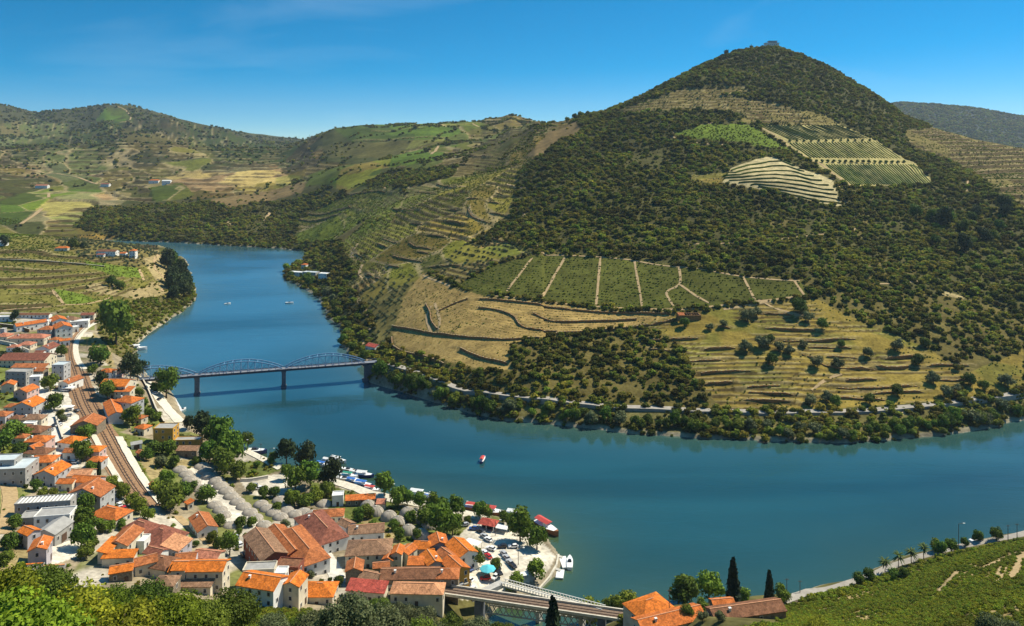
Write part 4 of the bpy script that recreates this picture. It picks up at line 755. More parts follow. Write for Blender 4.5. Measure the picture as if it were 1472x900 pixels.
# --- railway: ballast bed, then each track with its own two rails
RLINE = [(150, 455), (134, 463), (115, 478), (103, 495), (101, 512), (108, 535), (115, 556), (124, 580), (136, 602), (152, 632), (168, 662), (186, 692), (204, 717), (214, 729)]
RW = [at(*p) for p in RLINE]
ribbon('railway_bed', 'rust brown ballast of the curving railway', RW[:6], 6.5, M_BALL, .15, 4, world=True)
ribbon('station_yard', 'rust brown ballast of the widened station tracks', RW[5:], 15, M_BALL, .17, 4, world=True)
ribbon('platform', 'pale station platform beside the tracks', [at(x + 19, y - 3) for x, y in RLINE[9:]], 4, M_QUAY, .7, 4, world=True, cat='platform')
ribbon('platform', 'narrow pale platform beyond the station shed', [at(x - 13, y + 3) for x, y in RLINE[8:12]], 3, M_QUAY, .6, 4, world=True)
def track(off, a, b, label):
    P = spline(RW, 4); n = len(P); i0, i1 = int(a * (n - 1)), int(b * (n - 1)); e = empty('railway_track', (P[i0].x, P[i0].y, gz(P[i0].x, P[i0].y))); tag(e, label, 'track', 'station railway tracks')
    sl_ = MB()
    for side_ in (-.72, .72):
        mb = MB(); pts = []
        for i in range(i0, i1 + 1):
            d = P[min(i + 1, n - 1)] - P[max(i - 1, 0)]; d.normalize(); s = Vector((-d.y, d.x, 0)); q = P[i] + s * (off + side_); pts.append((q.x - e.location.x, q.y - e.location.y, gz(q.x, q.y) + .34 - e.location.z))
            if side_ < 0:
                c = P[i] + s * off; zc = gz(c.x, c.y) + .21 - e.location.z; c = c - e.location; sl_.bar((c.x - s.x * 1.3, c.y - s.y * 1.3, zc), (c.x + s.x * 1.3, c.y + s.y * 1.3, zc), .5, .16)
        for p, q in zip(pts[:-1], pts[1:]): mb.bar(p, q, .22, .2)
        mb.build('rail', M_RAIL, e)
    tag(sl_.build('sleeper_bed', mat('sleeper', (.12, .085, .06), .95, .3, 2), e), kind='stuff')
track(0, 0, 1, 'main railway track curving through the whole village'); track(-4.4, .42, 1, 'station track along the pale platform'); track(4.4, .42, .97, 'siding track beside the brown station shed')
# --- dry stone retaining walls of the tan terraces, each with its course of coping stones
MIDL = 'dark stone terrace wall among the vineyards above the river bend'
for i, w in enumerate(WALLW + MEADWW + MIDWW):
    q_ = i - len(WALLW); far_ = max(1.0, w[0][1] / 800)

    P = spline(w, 3.0 * far_); e = empty('retaining_wall', (P[0].x, P[0].y, gz(P[0].x, P[0].y))); mb = MB(); cp = MB(); hgt = (1.7, 1.8, 1.6, 1.8, 1.8, 1.4, 1.6, 1.2, 1.4)[i] if q_ < 0 else 2.2 if q_ < len(MEADWW) else 2.6 * far_
    lab = ['long stone retaining wall running below the bare tan field', 'stepped stone retaining wall bending through the tan field', 'curved stone retaining wall enclosing the greenish strip', 'lowest rounded stone wall above the riverside road', 'slanting stone wall above the dark bushes',
           'short stone wall beside the double track', 'stone wall under the road of the striped vine block', 'short stone wall below the olive trees', 'stone wall leading to the ruined farm building'][i] if q_ < 0 else 'low dark terrace wall across the yellow olive slope' if q_ < len(MEADWW) else MIDL; tag(e, lab, 'wall', 'stone terrace walls' if q_ < 0 else 'yellow slope walls' if q_ < len(MEADWW) else 'vineyard terrace walls')
    for j, p in enumerate(P):
        d = P[min(j + 1, len(P) - 1)] - P[max(j - 1, 0)]; d.normalize(); s = Vector((-d.y, d.x, 0)); z = gz(p.x + s.x * 1.2, p.y + s.y * 1.2) - e.location.z + .1 - (0 if q_ < 0 else (hgt + .5) * max(0, 1 - min(j, len(P) - 1 - j) / (.22 * len(P) + .5)) ** 1.5 + random.uniform(0, .5)); q = p - e.location; rr_ = random.uniform(-.15, .15)
        for a, zz in ((-.45, z - hgt - 1), (-.45 + rr_ * .3, z + .15 + rr_), (.45, z + .15 + rr_), (.45, z - hgt - 1)): mb.v.append((q.x + s.x * a, q.y + s.y * a, zz))
        cp.box((q.x, q.y, z + .2 + rr_), (1.15 * far_, 1.1 if q_ < 0 else .8, .28), math.atan2(d.y, d.x) + rr_)
    for j in range(len(P) - 1):
        for k in range(3): mb.f.append((j * 4 + k, j * 4 + k + 1, j * 4 + k + 5, j * 4 + k + 4))
    mb.build('wall_face', M_STONE, e); tag(cp.build('coping', mat('coping_stone', (.40, .31, .18), .95, .25, 2), e), kind='stuff')
# ================================================================== HOUSES
def tile_mat(name, col):
    """clay tiles: rows of tiles, weather stains and odd tiles of another shade"""
    m, t, b = nodemat(name); N = t.nodes; L = t.links; tc = N.new('ShaderNodeTexCoord'); oi = N.new('ShaderNodeObjectInfo'); c = Vector(col)
    nz = N.new('ShaderNodeTexNoise'); nz.inputs['Scale'].default_value = .55; nz.inputs['Detail'].default_value = 6; nz.inputs['Roughness'].default_value = .7; L.new(tc.outputs['Object'], nz.inputs['Vector'])
    ad = N.new('ShaderNodeVectorMath'); L.new(tc.outputs['Object'], ad.inputs[0]); L.new(oi.outputs['Location'], ad.inputs[1]); L.new(ad.outputs[0], nz.inputs['Vector'])
    rp = N.new('ShaderNodeValToRGB'); rp.color_ramp.elements[0].position = .32; rp.color_ramp.elements[1].position = .68; rp.color_ramp.elements[0].color = (*(c * .45 + Vector((.012, .012, .008))), 1); rp.color_ramp.elements[1].color = (*(c * 1.12 + Vector((.02, .02, .012))), 1); el_ = rp.color_ramp.elements.new(.5); el_.color = (*(c * .9), 1); L.new(nz.outputs['Fac'], rp.inputs[0])
    vo = N.new('ShaderNodeTexVoronoi'); vo.inputs['Scale'].default_value = 2.3; L.new(tc.outputs['Object'], vo.inputs['Vector']); mr = N.new('ShaderNodeMapRange'); mr.inputs[3].default_value = .70; mr.inputs[4].default_value = 1.2; sp = N.new('ShaderNodeSeparateColor'); L.new(vo.outputs['Color'], sp.inputs[0]); L.new(sp.outputs[0], mr.inputs[0])
    h = N.new('ShaderNodeHueSaturation'); L.new(rp.outputs[0], h.inputs['Color']); L.new(mr.outputs[0], h.inputs['Value']); L.new(h.outputs[0], b.inputs['Base Color'])
    wv = N.new('ShaderNodeTexWave'); wv.inputs['Scale'].default_value = 1.25; wv.inputs['Distortion'].default_value = .4; L.new(tc.outputs['Object'], wv.inputs['Vector']); bp = N.new('ShaderNodeBump'); bp.inputs['Strength'].default_value = .5; bp.inputs['Distance'].default_value = .08; L.new(wv.outputs['Fac'], bp.inputs['Height']); L.new(bp.outputs[0], b.inputs['Normal'])
    b.inputs['Roughness'].default_value = .85; b.inputs['Specular IOR Level'].default_value = .15; return m
ROOF = {k: tile_mat('tiles_' + k, c) for k, c in {'bright': (.70, .19, .025), 'orange': (.60, .165, .035), 'terra': (.44, .145, .05), 'brown': (.235, .105, .055), 'bred': (.27, .095, .06), 'pale': (.64, .30, .15), 'red': (.46, .085, .06), 'pink': (.52, .20, .12), 'old': (.30, .17, .10)}.items()}
ROOF['grey'] = mat('roof_grey', (.34, .33, .31), .9, .15, .5); ROOF['white'] = mat('roof_white', (.72, .72, .70), .8, .10, .4); ROOF['lead'] = mat('roof_lead', (.50, .56, .58), .7, .12, .3)
WALL = {'white': mat('wall_white', (.74, .73, .69), .9, .10, .5, bump=.1), 'cream': mat('wall_cream', (.62, .55, .42), .9, .14, .5, bump=.1), 'grey': mat('wall_grey', (.42, .42, .42), .9, .14, .5), 'pink': mat('wall_pink', (.55, .38, .34), .9, .12, .5), 'ochre': mat('wall_ochre', (.52, .29, .055), .9, .15, .5),
        'stone': mat('wall_stone', (.22, .18, .13), .95, .35, 1.5, bump=.4), 'brick': mat('wall_brick', (.24, .075, .045), .9, .25, 1.2, bump=.2), 'conc': mat('wall_concrete', (.33, .32, .30), .9, .15, .4), 'lav': mat('wall_lavender', (.45, .41, .43), .9, .12, .5)}
M_GLASS = mat('window_glass', (.03, .035, .045), .15, .3, 1, .5); M_DOOR = mat('door_wood', (.10, .06, .04), .7, .3, 2); M_SURR = mat('window_surround', (.60, .58, .54), .8, .1, 2); M_RIDGE = mat('ridge_tiles', (.54, .27, .15), .9, .2, 2)
def window_mesh():
    mb = MB(); mb.box((0, -.03, 0), (1.25, .12, 1.6)); me = bpy.data.meshes.new('window'); v = list(mb.v); f = list(mb.f); g = MB(); g.box((0, -.06, 0), (.95, .10, 1.3)); k = len(v); v += g.v; f += [tuple(i + k for i in q) for q in g.f]
    me.from_pydata(v, [], f); me.materials.append(M_SURR); me.materials.append(M_GLASS); me.polygons.foreach_set('material_index', [0] * 6 + [1] * 6); me.update(); return me
HPOS = []
WINM = window_mesh(); DOORM = MB().box((0, -.05, 1.1), (1.2, .14, 2.2)).mesh('door', M_DOOR)
GATEM = MB().box((0, -.05, 1.5), (2.8, .16, 3.0)).mesh('gate', M_DOOR); CHIM = MB().box((0, 0, .45), (.7, .7, 1.5)).box((0, 0, 1.27), (.9, .9, .14)).mesh('chimney', WALL['white'])
def house(cx, cy, Lm, W, yaw, h, ty, roof, wall, label, win=1, chim=0, gate=False, cat='house', name='house', group=None, pitch=.40, zb=None):
    """walls, roof (> ridge cap, chimney), door, each window; (cx, cy) is where the middle of its eaves stands"""
    zg = 15.0 if zb is None else zb
    for _ in range(8):
        Y = (H - zg - h) * F / (cy - YH) if cy > YH + 30 else at(cx, cy + 2)[1]; X = (cx - CX) / F * Y; z2 = gz(X, Y) if zb is None else zb; zg = zg * .5 + z2 * .5
    HPOS.append((X, Y, max(Lm, W) * .62)); a = math.radians(yaw); e = empty(name, (X, Y, zg), a); tag(e, label, cat, group); ca, sa = math.cos(a), math.sin(a)
    lx, ly = Lm / 2, W / 2; ov = .35; wx, wy = lx - ov, ly - ov; rise = W / 2 * pitch; th = .22
    zmin = min(gz(X + dx * ca - dy * sa, Y + dx * sa + dy * ca) for dx in (-lx, 0, lx) for dy in (-ly, 0, ly)) - zg - .6; zmin = min(zmin, -.4)
    w = MB(); r = MB(); B4 = [(-wx, -wy), (wx, -wy), (wx, wy), (-wx, wy)]
    w.add([(x, y, zmin) for x, y in B4] + [(x, y, h) for x, y in B4], [(0, 1, 5, 4), (1, 2, 6, 5), (2, 3, 7, 6), (3, 0, 4, 7)])
    rd = None
    if ty == 'g':
        rw = rise * wy / ly; w.add([(-wx, -wy, h), (-wx, wy, h), (-wx, 0, h + rw), (wx, -wy, h), (wx, wy, h), (wx, 0, h + rw)], [(1, 0, 2), (3, 4, 5)])
        for s in (-1, 1):
            vs = [(-lx, s * ly, h - .05), (lx, s * ly, h - .05), (lx, 0, h + rise), (-lx, 0, h + rise)]; vs += [(x, y, z + th) for x, y, z in vs]; fs = [(0, 1, 2, 3), (7, 6, 5, 4), (0, 4, 5, 1), (1, 5, 6, 2), (3, 2, 6, 7), (0, 3, 7, 4)]; r.add(vs, fs if s < 0 else [tuple(reversed(f)) for f in fs])
        rd = ((-lx, 0, h + rise + th), (lx, 0, h + rise + th))
    elif ty in 'hp':
        rx = max(lx - ly, 0.15) if ty == 'h' else .15
        vs = [(-lx, -ly, h), (lx, -ly, h), (lx, ly, h), (-lx, ly, h), (-rx, 0, h + rise + th), (rx, 0, h + rise + th)]
        vs += [(-lx, -ly, h - .2), (lx, -ly, h - .2), (lx, ly, h - .2), (-lx, ly, h - .2)]
        r.add(vs, [(0, 1, 5, 4), (1, 2, 5), (2, 3, 4, 5), (3, 0, 4), (6, 7, 1, 0), (7, 8, 2, 1), (8, 9, 3, 2), (9, 6, 0, 3), (9, 8, 7, 6)]); rd = ((-rx - .1, 0, h + rise + th), (rx + .1, 0, h + rise + th))
    elif ty == 's':
        k = W * .22; w.add([(-wx, -wy, h), (wx, -wy, h), (wx, wy, h), (-wx, wy, h), (wx, wy, h + k * .95), (-wx, wy, h + k * .95)], [(1, 2, 4), (3, 0, 5), (2, 3, 5, 4)])
        vs = [(-lx, -ly, h), (lx, -ly, h), (lx, ly, h + k), (-lx, ly, h + k)]; vs += [(x, y, z + th) for x, y, z in vs]; r.add(vs, [(3, 2, 1, 0), (4, 5, 6, 7), (0, 1, 5, 4), (1, 2, 6, 5), (2, 3, 7, 6), (3, 0, 4, 7)])
    else:
        r.box((0, 0, h + .12), (Lm - .5, W - .5, .22))
        for dx, dy, sx, sy in ((0, -wy, 2 * wx + .3, .3), (0, wy, 2 * wx + .3, .3), (-wx, 0, .3, 2 * wy - .32), (wx, 0, .3, 2 * wy - .32)): w.box((dx, dy, h + .30), (sx, sy, .62))
    w.build('wall', WALL[wall], e); ro = r.build('roof', ROOF[roof], e)
    if rd and roof not in ('grey', 'white', 'lead'): MB().bar(rd[0], rd[1], .32, .2).build('ridge_cap', M_RIDGE, ro)
    for k in range(chim):
        c = link('chimney', CHIM, ro); c.location = (lx * (-.5 + .9 * k), -ly * .35, h + rise * .55)
    if win:
        tocam = Vector((-X, -Y)); fl = max(1, int(h / 2.9))
        for fi, (nx, ny, half, off) in enumerate(((0, -1, wx, wy), (1, 0, wy, wx), (0, 1, wx, wy), (-1, 0, wy, wx))):
            wn = Vector((nx * ca - ny * sa, nx * sa + ny * ca))
            if wn.dot(tocam.normalized()) < .12: continue
            ang = math.atan2(ny, nx) + PI / 2; n = max(1, int(2 * half / 3.3)); tx, ty_ = -ny, nx
            for s in range(fl):
                for k in range(n):
                    p = (-half + 2 * half * (k + .5) / n); z = (h / fl) * s + h / fl * .58; isd = s == 0 and k == n // 2 and fi == 0
                    if isd: d = link('gate' if gate else 'door', GATEM if gate else DOORM, e); z = 0
                    else:
                        if random.random() < .16: continue
                        d = link('window', WINM, e)
                    d.location = (nx * (off + .02) + tx * p, ny * (off + .02) + ty_ * p, z); d.rotation_euler = (0, 0, ang)
    return e
HS = [  # eaves centre (photo pixels), length, width, heading, wall height, roof kind, roof, wall, what sets it apart
    (44, 465, 24, 9, 48, 5, 'g', 'orange', 'white', 'long orange roofed house slanting beside the walled garden'), (66, 461, 7, 6, 0, 6, 'f', 'white', 'white', 'small white box house between two orange roofs below the vineyard'),
    (84, 459, 17, 12, -50, 6, 'g', 'orange', 'white', 'orange roofed house directly below the vineyard wall'), (90, 469, 18, 13, -52, 8, 'g', 'orange', 'white', 'tall white walled house with big orange roof above the railway bend'),
    (68, 472, 12, 10, 0, 6, 'h', 'terra', 'grey', 'grey fronted house with hipped brownish roof beside the tall white one'), (42, 484, 29, 11, 3, 5, 'h', 'pink', 'cream', 'long pink tiled house with hipped ends'), (6, 482, 11, 10, 0, 5, 'h', 'pink', 'cream', 'pink tiled house at the foot of the grey tank tower'),
    (39, 494, 11, 9, 0, 4, 'h', 'pink', 'cream', 'small pyramid roofed house below the long pink roof'), (69, 499, 13, 12, 86, 5, 'g', 'bred', 'white', 'white gabled house with red brown roof facing the street'), (40, 514, 34, 16, 0, 6, 'g', 'bred', 'cream', 'very long red brown roofed warehouse'),
    (43, 527, 24, 6, 0, 5, 's', 'terra', 'cream', 'low lean-to in front of the long red brown warehouse'), (57, 532, 9, 7, 0, 6, 'g', 'terra', 'stone', 'small orange roofed house at the end of the lean-to'), (28, 533, 15, 8, -4, 9, 'f', 'grey', 'conc', 'blank grey concrete block without windows'), (52, 541, 7, 6, 10, 8, 'f', 'white', 'white', 'tall narrow white house joined to the blank grey block'),
    (88, 523, 9, 9, 0, 10, 'f', 'lead', 'grey', 'grey tower block with pale flat top by the railway'), (102, 547, 14, 8.5, 78, 5, 'g', 'terra', 'white', 'gabled white house with orange roof next to the rails'), (115, 461, 15, 10, 20, 5, 'f', 'white', 'white', 'white flat topped winery building at the railway bend'),
    (104, 458, 14, 9, -20, 5, 'h', 'old', 'white', 'winery building with old brown roof at the railway bend'), (127, 452, 12, 7, 10, 4, 'g', 'bred', 'cream', 'low red brown shed above the railway bend'), (48, 452, 32, 6, 0, 3, 'g', 'brown', 'white', 'low dark roofed row along the foot of the vineyard'), (10, 455, 14, 6, 5, 4, 'f', 'white', 'white', 'long low white building beside the garden'),
    (13, 552, 8, 8, -70, 5, 'g', 'orange', 'cream', 'narrow orange roofed house below the blank grey block'), (38, 560, 11, 10, 82, 6, 'g', 'orange', 'pink', 'orange roofed house with pinkish gable at the street corner'), (42, 580, 13, 13.5, 88, 6, 'g', 'bright', 'grey', 'broad bright orange house with blank grey gable'), (3, 595, 9, 8, 0, 5, 'h', 'terra', 'lav', 'lavender house with brown roof in the green gardens'),
    (48, 600, 13, 8, 6, 5, 'h', 'old', 'cream', 'old brown roofed house on the street below the grey gable'), (43, 608, 7, 4, 0, 4, 'f', 'white', 'white', 'small white flat annex between two old brown roofs'), (15, 615, 18, 9, 6, 5, 'h', 'brown', 'cream', 'long dark brown roofed house above the leafy gardens'), (49, 617, 14, 10, -4, 6, 'h', 'brown', 'stone', 'dark brown roofed stone house on the street'),
    (57, 631, 12, 9, 0, 7, 'h', 'orange', 'pink', 'clean orange hipped house with pink wall on the street'), (50, 642, 6, 6, 70, 6, 'g', 'orange', 'cream', 'small orange gabled house squeezed behind the old roof'), (57, 648, 13, 8, -4, 5, 'h', 'brown', 'cream', 'weathered brown hipped house on the street'), (60, 660, 14, 9, 5, 6, 'h', 'orange', 'cream', 'orange house with weathered lower roof on the street'),
    (76, 676, 12, 11, 84, 6, 'g', 'bright', 'grey', 'bright orange gabled house with plain grey wall facing the slope'), (110, 680, 16, 8, 4, 4, 'g', 'pale', 'cream', 'long house with pale peach roof'), (126, 689, 14, 8, -8, 5, 'g', 'orange', 'pink', 'patched orange house with broken roof terrace'), (130, 706, 11, 17, 84, 7, 'g', 'terra', 'grey', 'wide orange house with grey wall and round tree in front'),
    (104, 632, 11, 10, -15, 5, 'h', 'bright', 'white', 'orange house with twin hips beside the station yard'), (135, 645, 10, 8, 0, 5, 'h', 'bright', 'pink', 'pink walled orange hipped house by the tracks'), (140, 660, 8, 7, 0, 4, 'h', 'orange', 'grey', 'small orange hipped house behind the lone cypress'),
    (169, 551, 18, 14, -2, 8, 'g', 'bright', 'cream', 'largest bright orange house between the railway and the bridge'), (179, 561, 11, 7, -2, 6, 's', 'orange', 'cream', 'lower orange annex of the largest house by the bridge'), (154, 533, 10, 8, 0, 6, 'h', 'orange', 'white', 'orange roofed house with white windows behind the largest one'), (173, 531, 5, 5, 0, 5, 'p', 'terra', 'pink', 'tiny pink house with pyramid roof near the bridge'),
    (163, 587, 28, 9, -56, 5, 'g', 'orange', 'white', 'long orange roofed house curving along the railway'), (185, 574, 15, 11, -18, 8, 'h', 'orange', 'grey', 'tall grey house with orange hipped roof and roof lights'), (206, 613, 8, 7, -20, 4, 'h', 'orange', 'cream', 'small orange roofed house next to the ochre villa'), (203, 599, 6, 6, -20, 4, 'h', 'terra', 'cream', 'little terracotta roofed hut uphill of the small orange house'),
    (239, 613, 12, 9, 0, 10, 'f', 'grey', 'ochre', 'ochre yellow villa with flat grey roof'), (271, 631, 15, 6, 3, 6, 'f', 'grey', 'ochre', 'low ochre wing beside the yellow villa'), (270, 646, 12, 5, 0, 4, 's', 'old', 'stone', 'rusty lean-to below the ochre wing'), (196, 637, 6, 5, 30, 3, 'g', 'grey', 'white', 'little pale shed in the vegetable gardens'),
    (18, 668, 18, 13, 6, 8, 'f', 'lead', 'conc', 'modern grey house with pale flat roof and balconies'), (8, 659, 12, 8, 6, 10, 'f', 'lead', 'conc', 'upper block of the modern flat roofed house'), (66, 719, 22, 7, 9, 8, 'f', 'grey', 'conc', 'long modern grey building with striped skylights'), (80, 737, 14, 8, 9, 7, 'f', 'grey', 'white', 'modern flat roofed hall below the striped building'),
    (48, 741, 9, 7, 9, 4, 'f', 'grey', 'conc', 'low grey annex of the modern hall'), (78, 759, 11, 9, 84, 5, 'g', 'grey', 'conc', 'grey gabled shed beside the concrete yard'), (42, 764, 7, 5.5, -28, 6, 'g', 'bright', 'lav', 'tiny bright orange roofed house above the yard'), (58, 784, 9, 6.5, 108, 7, 'g', 'orange', 'lav', 'slim orange gabled house with lavender wall'),
    (180, 773, 13, 9, 88, 6, 'g', 'terra', 'cream', 'tall terracotta hall with bright orange verandas'), (158, 786, 11, 4.5, 90, 5, 's', 'bright', 'cream', 'bright orange veranda roof along the terracotta hall'), (172, 799, 12, 4.5, 4, 4, 's', 'bright', 'cream', 'bright orange veranda roof in front of the terracotta hall'), (160, 737, 15, 10, -20, 4, 'h', 'orange', 'cream', 'orange hipped house with cut corner near the buffer stop'),
    (203, 757, 13, 9, -25, 5, 'h', 'bred', 'cream', 'red brown hipped house below the railway end'), (232, 771, 16, 14, -25, 5, 'h', 'bred', 'cream', 'big square house with red brown hipped roof'), (202, 775, 6, 6, 0, 5, 'f', 'white', 'white', 'white flat roofed cube beside the terracotta hall'), (254, 783, 10, 8, 80, 6, 's', 'pale', 'lav', 'house with peach lean-to roof and recessed balcony'),
    (287, 814, 20, 8.5, 1, 8, 'g', 'bright', 'cream', 'long bright orange house with cream wall above the thicket'), (261, 814, 5.5, 7, 1, 7, 'g', 'bright', 'cream', 'short orange wing joined to the long cream house'), (300, 797, 11, 7, -10, 5, 'g', 'pink', 'cream', 'faded pink tiled house behind the long cream one'), (233, 809, 10, 9, -15, 5, 'h', 'brown', 'cream', 'brown hipped cottage beside the long cream house'),
    (239, 836, 8, 7, 0, 4, 'p', 'old', 'stone', 'small pyramid roofed stone hut at the thicket'), (209, 806, 8, 7, 30, 5, 'g', 'terra', 'cream', 'old terracotta cottage below the white cube'), (283, 840, 12, 5, 0, 3, 's', 'old', 'cream', 'low brown lean-to under the long cream house'), (175, 818, 8, 6, 20, 4, 'g', 'bright', 'stone', 'half hidden orange roof behind the thicket'),
    (292, 751, 16, 9, -54, 4, 'g', 'terra', 'white', 'white cottage with terracotta gable roof beside the wine tanks'), (461, 757, 30, 14, -54, 6, 'h', 'bred', 'white', 'white wine warehouse with long red brown roof'), (432, 783, 33, 13, -54, 7, 'h', 'terra', 'white', 'white wine warehouse with long terracotta roof'), (409, 777, 26, 9, -54, 7, 'g', 'terra', 'brick', 'middle brick warehouse bay with terracotta roof'),
    (381, 783, 24, 11, -54, 8, 'g', 'old', 'brick', 'brick warehouse bay with patched old roof and gate'), (416, 810, 10, 7, -6, 7, 'f', 'brown', 'brick', 'roofless brick block under the warehouses'), (377, 836, 15, 10, -14, 9, 'g', 'bright', 'white', 'tall white house with bright orange roof above the thicket'), (424, 835, 8, 7, 80, 9, 'g', 'bright', 'cream', 'narrow tall house with orange roof beside the white one'),
    (374, 815, 12, 6, 4, 8, 'f', 'grey', 'cream', 'flat grey roofed block behind the tall white house'), (405, 821, 4.5, 5, 0, 9, 'f', 'white', 'white', 'slender white stair block beside the flat grey roof'), (460, 847, 12, 10, 0, 4, 'h', 'bright', 'cream', 'bright orange hipped house with two dark roof panels'),
    (472, 737, 15, 8, 8, 4, 'h', 'terra', 'cream', 'terracotta hipped shed behind the white warehouses'), (527, 760, 16, 9, 8, 5, 'g', 'old', 'white', 'white house with weathered brown roof and many windows'), (531, 786, 19, 13, 5, 6, 'h', 'old', 'cream', 'large old mansion with weathered brown hipped roof'), (510, 814, 8, 7, 96, 6, 'g', 'terra', 'stone', 'ruined stone gable house beside the lane'),
    (533, 828, 8, 7, -20, 4, 'g', 'old', 'stone', 'small brown roofed house under the mansion'), (528, 845, 15, 6, -8, 4, 's', 'red', 'cream', 'red sheet metal roof at the edge of the thicket'), (590, 824, 23, 9, 2, 5, 'g', 'brown', 'stone', 'long dark brown roofed store above the railway'), (644, 824, 9, 8, 0, 7, 'h', 'terra', 'stone', 'stone house with terracotta hipped roof at the car park'),
    (601, 845, 20, 8, -2, 5, 'h', 'pale', 'cream', 'long peach coloured roof beside the railway'), (572, 791, 7, 5, 86, 7, 'g', 'orange', 'cream', 'narrow orange gabled house beside the mansion'), (586, 790, 7, 6, 60, 6, 'g', 'orange', 'cream', 'orange roofed house joined to the narrow gabled one'), (610, 783, 10, 7, -3, 6, 'h', 'bright', 'pink', 'bright orange hipped house with pink wall'),
    (630, 777, 9, 8, 104, 7, 'g', 'orange', 'pink', 'tall pink gabled house with orange roof by the plane trees'), (663, 788, 13, 9.5, -58, 7, 'g', 'bright', 'white', 'white walled house with bright orange roof facing the car park'), (620, 803, 10, 7, 116, 6, 'g', 'bright', 'cream', 'bright orange gable among crowded roofs'), (600, 808, 8, 5, 0, 5, 's', 'orange', 'cream', 'low orange lean-to above the long brown store'),
    (643, 797, 9, 6, -50, 6, 'g', 'terra', 'cream', 'terracotta roofed house between the pink gable and the ochre house'), (654, 812, 11, 8, -55, 6, 'g', 'orange', 'ochre', 'ochre walled house with orange gable at the car park'), (518, 716, 15, 4.5, 8, 3, 's', 'orange', 'stone', 'long low orange shed by the moored boats'), (486, 710, 6, 5.5, 8, 5, 'f', 'white', 'white', 'white cube building near the moored boats'), (548, 722, 5, 4, 0, 3, 's', 'pink', 'cream', 'small pink roofed kiosk near the moored boats'),
    (934, 872, 15, 12, 28, 4, 'h', 'bright', 'cream', 'bright orange hipped roof on the near river bank'), (962, 889, 24, 9, 20, 4, 'g', 'orange', 'cream', 'long orange roof partly hidden by bushes on the near bank'), (1038, 868, 8, 5, 8, 4, 'g', 'orange', 'stone', 'small orange roof behind the round tree and cypresses'), (1072, 879, 26, 8, 12, 3, 'g', 'brown', 'stone', 'long brown tiled roof below the near vineyard'),
    (537, 497, 12, 9, -35, 5, 'g', 'red', 'white', 'red roofed white house at the far end of the bridge'), (203, 650, 5, 4, -30, 3, 'g', 'terra', 'cream', 'tiny terracotta shed in the vegetable gardens'), (222, 696, 5, 4, -35, 3, 'g', 'terra', 'cream', 'small terracotta shed beneath the big garden trees'), (272, 722, 4, 3.5, -40, 3, 's', 'orange', 'cream', 'little orange roofed hut near the wine tanks'),
    (93, 489, 8, 6, 30, 4, 'g', 'orange', 'white', 'small white house wedged between the tall white house and the rails'), (80, 487, 8, 7, -10, 4, 'h', 'terra', 'white', 'little white house below the grey fronted one'), (84, 500, 7, 5, 20, 3, 'f', 'white', 'white', 'low white annex beside the red brown gable house'), (105, 470, 9, 7, 35, 4, 'f', 'white', 'white', 'second white flat winery block by the rails'),
    (20, 498, 9, 6, 5, 4, 'h', 'pink', 'white', 'pink hipped cottage above the long red brown warehouse'), (58, 506, 7, 5, 0, 4, 'g', 'bred', 'white', 'small annex beside the end of the long warehouse'), (18, 583, 8, 6, 5, 4, 'h', 'terra', 'cream', 'terracotta cottage beside the broad bright orange house'), (24, 600, 7, 6, 0, 4, 'h', 'brown', 'white', 'brown roofed cottage in the gardens by the street'),
    (30, 627, 8, 6, 0, 4, 'h', 'terra', 'cream', 'terracotta cottage half hidden by the leafy garden trees'), (97, 692, 8, 6, 0, 4, 'g', 'orange', 'cream', 'orange roofed annex below the long peach roof'), (103, 648, 7, 6, 0, 4, 'g', 'terra', 'white', 'white annex with terracotta roof below the twin hipped house'), (224, 793, 8, 6, -20, 4, 'g', 'bred', 'white', 'white annex with red brown roof under the big square house'), (268, 800, 8, 6, 10, 5, 'g', 'terra', 'lav', 'lavender annex with terracotta roof behind the long cream house'),
    (498, 752, 7, 6, -40, 5, 'g', 'old', 'lav', 'lavender gabled annex of the many windowed house'), (548, 812, 7, 5, 10, 4, 'g', 'terra', 'stone', 'stone cottage in the mansion garden'), (560, 800, 6, 5, 80, 5, 'g', 'orange', 'cream', 'slim cream house between the mansion and the narrow gables'),
]
for hsp in HS:
    house(*hsp[:9], hsp[9], chim=1 if random.random() < .5 and hsp[6] in 'gh' and hsp[2] > 8 else 0, gate='warehouse' in hsp[9] or 'shed' in hsp[9], cat='warehouse' if 'warehouse' in hsp[9] else 'house')
# station shed: walled gable, shade of the open front put in as a dark panel
e = house(127, 607, 13, 15, 96, 5, 'g', 'terra', 'stone', 'brown station shed with wide gable roof and dark open front', 0, cat='shed', name='station_shed')
MB().box((-6.25, 0, 2.0), (.1, 11, 4.0)).build('shade_panel', M_GLASS, e)
# riverside cafe: red roof on posts
X, Y = at(702, 760); z = gz(X, Y); e = empty('riverside_cafe', (X, Y, z), math.radians(-20)); tag(e, 'open riverside cafe with red hipped roof on pale posts', 'cafe')
for sx in (-1, 0, 1):
    for sy in (-1, 1): MB().box((sx * 3.6, sy * 2.6, 1.5), (.28, .28, 3.2)).build('post', M_WHITE, e)
MB().add([(-4.4, -3.4, 3.1), (4.4, -3.4, 3.1), (4.4, 3.4, 3.1), (-4.4, 3.4, 3.1), (-1, 0, 4.7), (1, 0, 4.7)], [(0, 1, 5, 4), (1, 2, 5), (2, 3, 4, 5), (3, 0, 4), (3, 2, 1, 0)]).build('roof', ROOF['red'], e); MB().box((0, 1.2, 1.3), (6.6, 2.2, 2.6)).build('bar_room', M_GLASS, e)
sb = [o for o in COL.objects if o.get('label', '').startswith('long modern grey building with striped')][0]
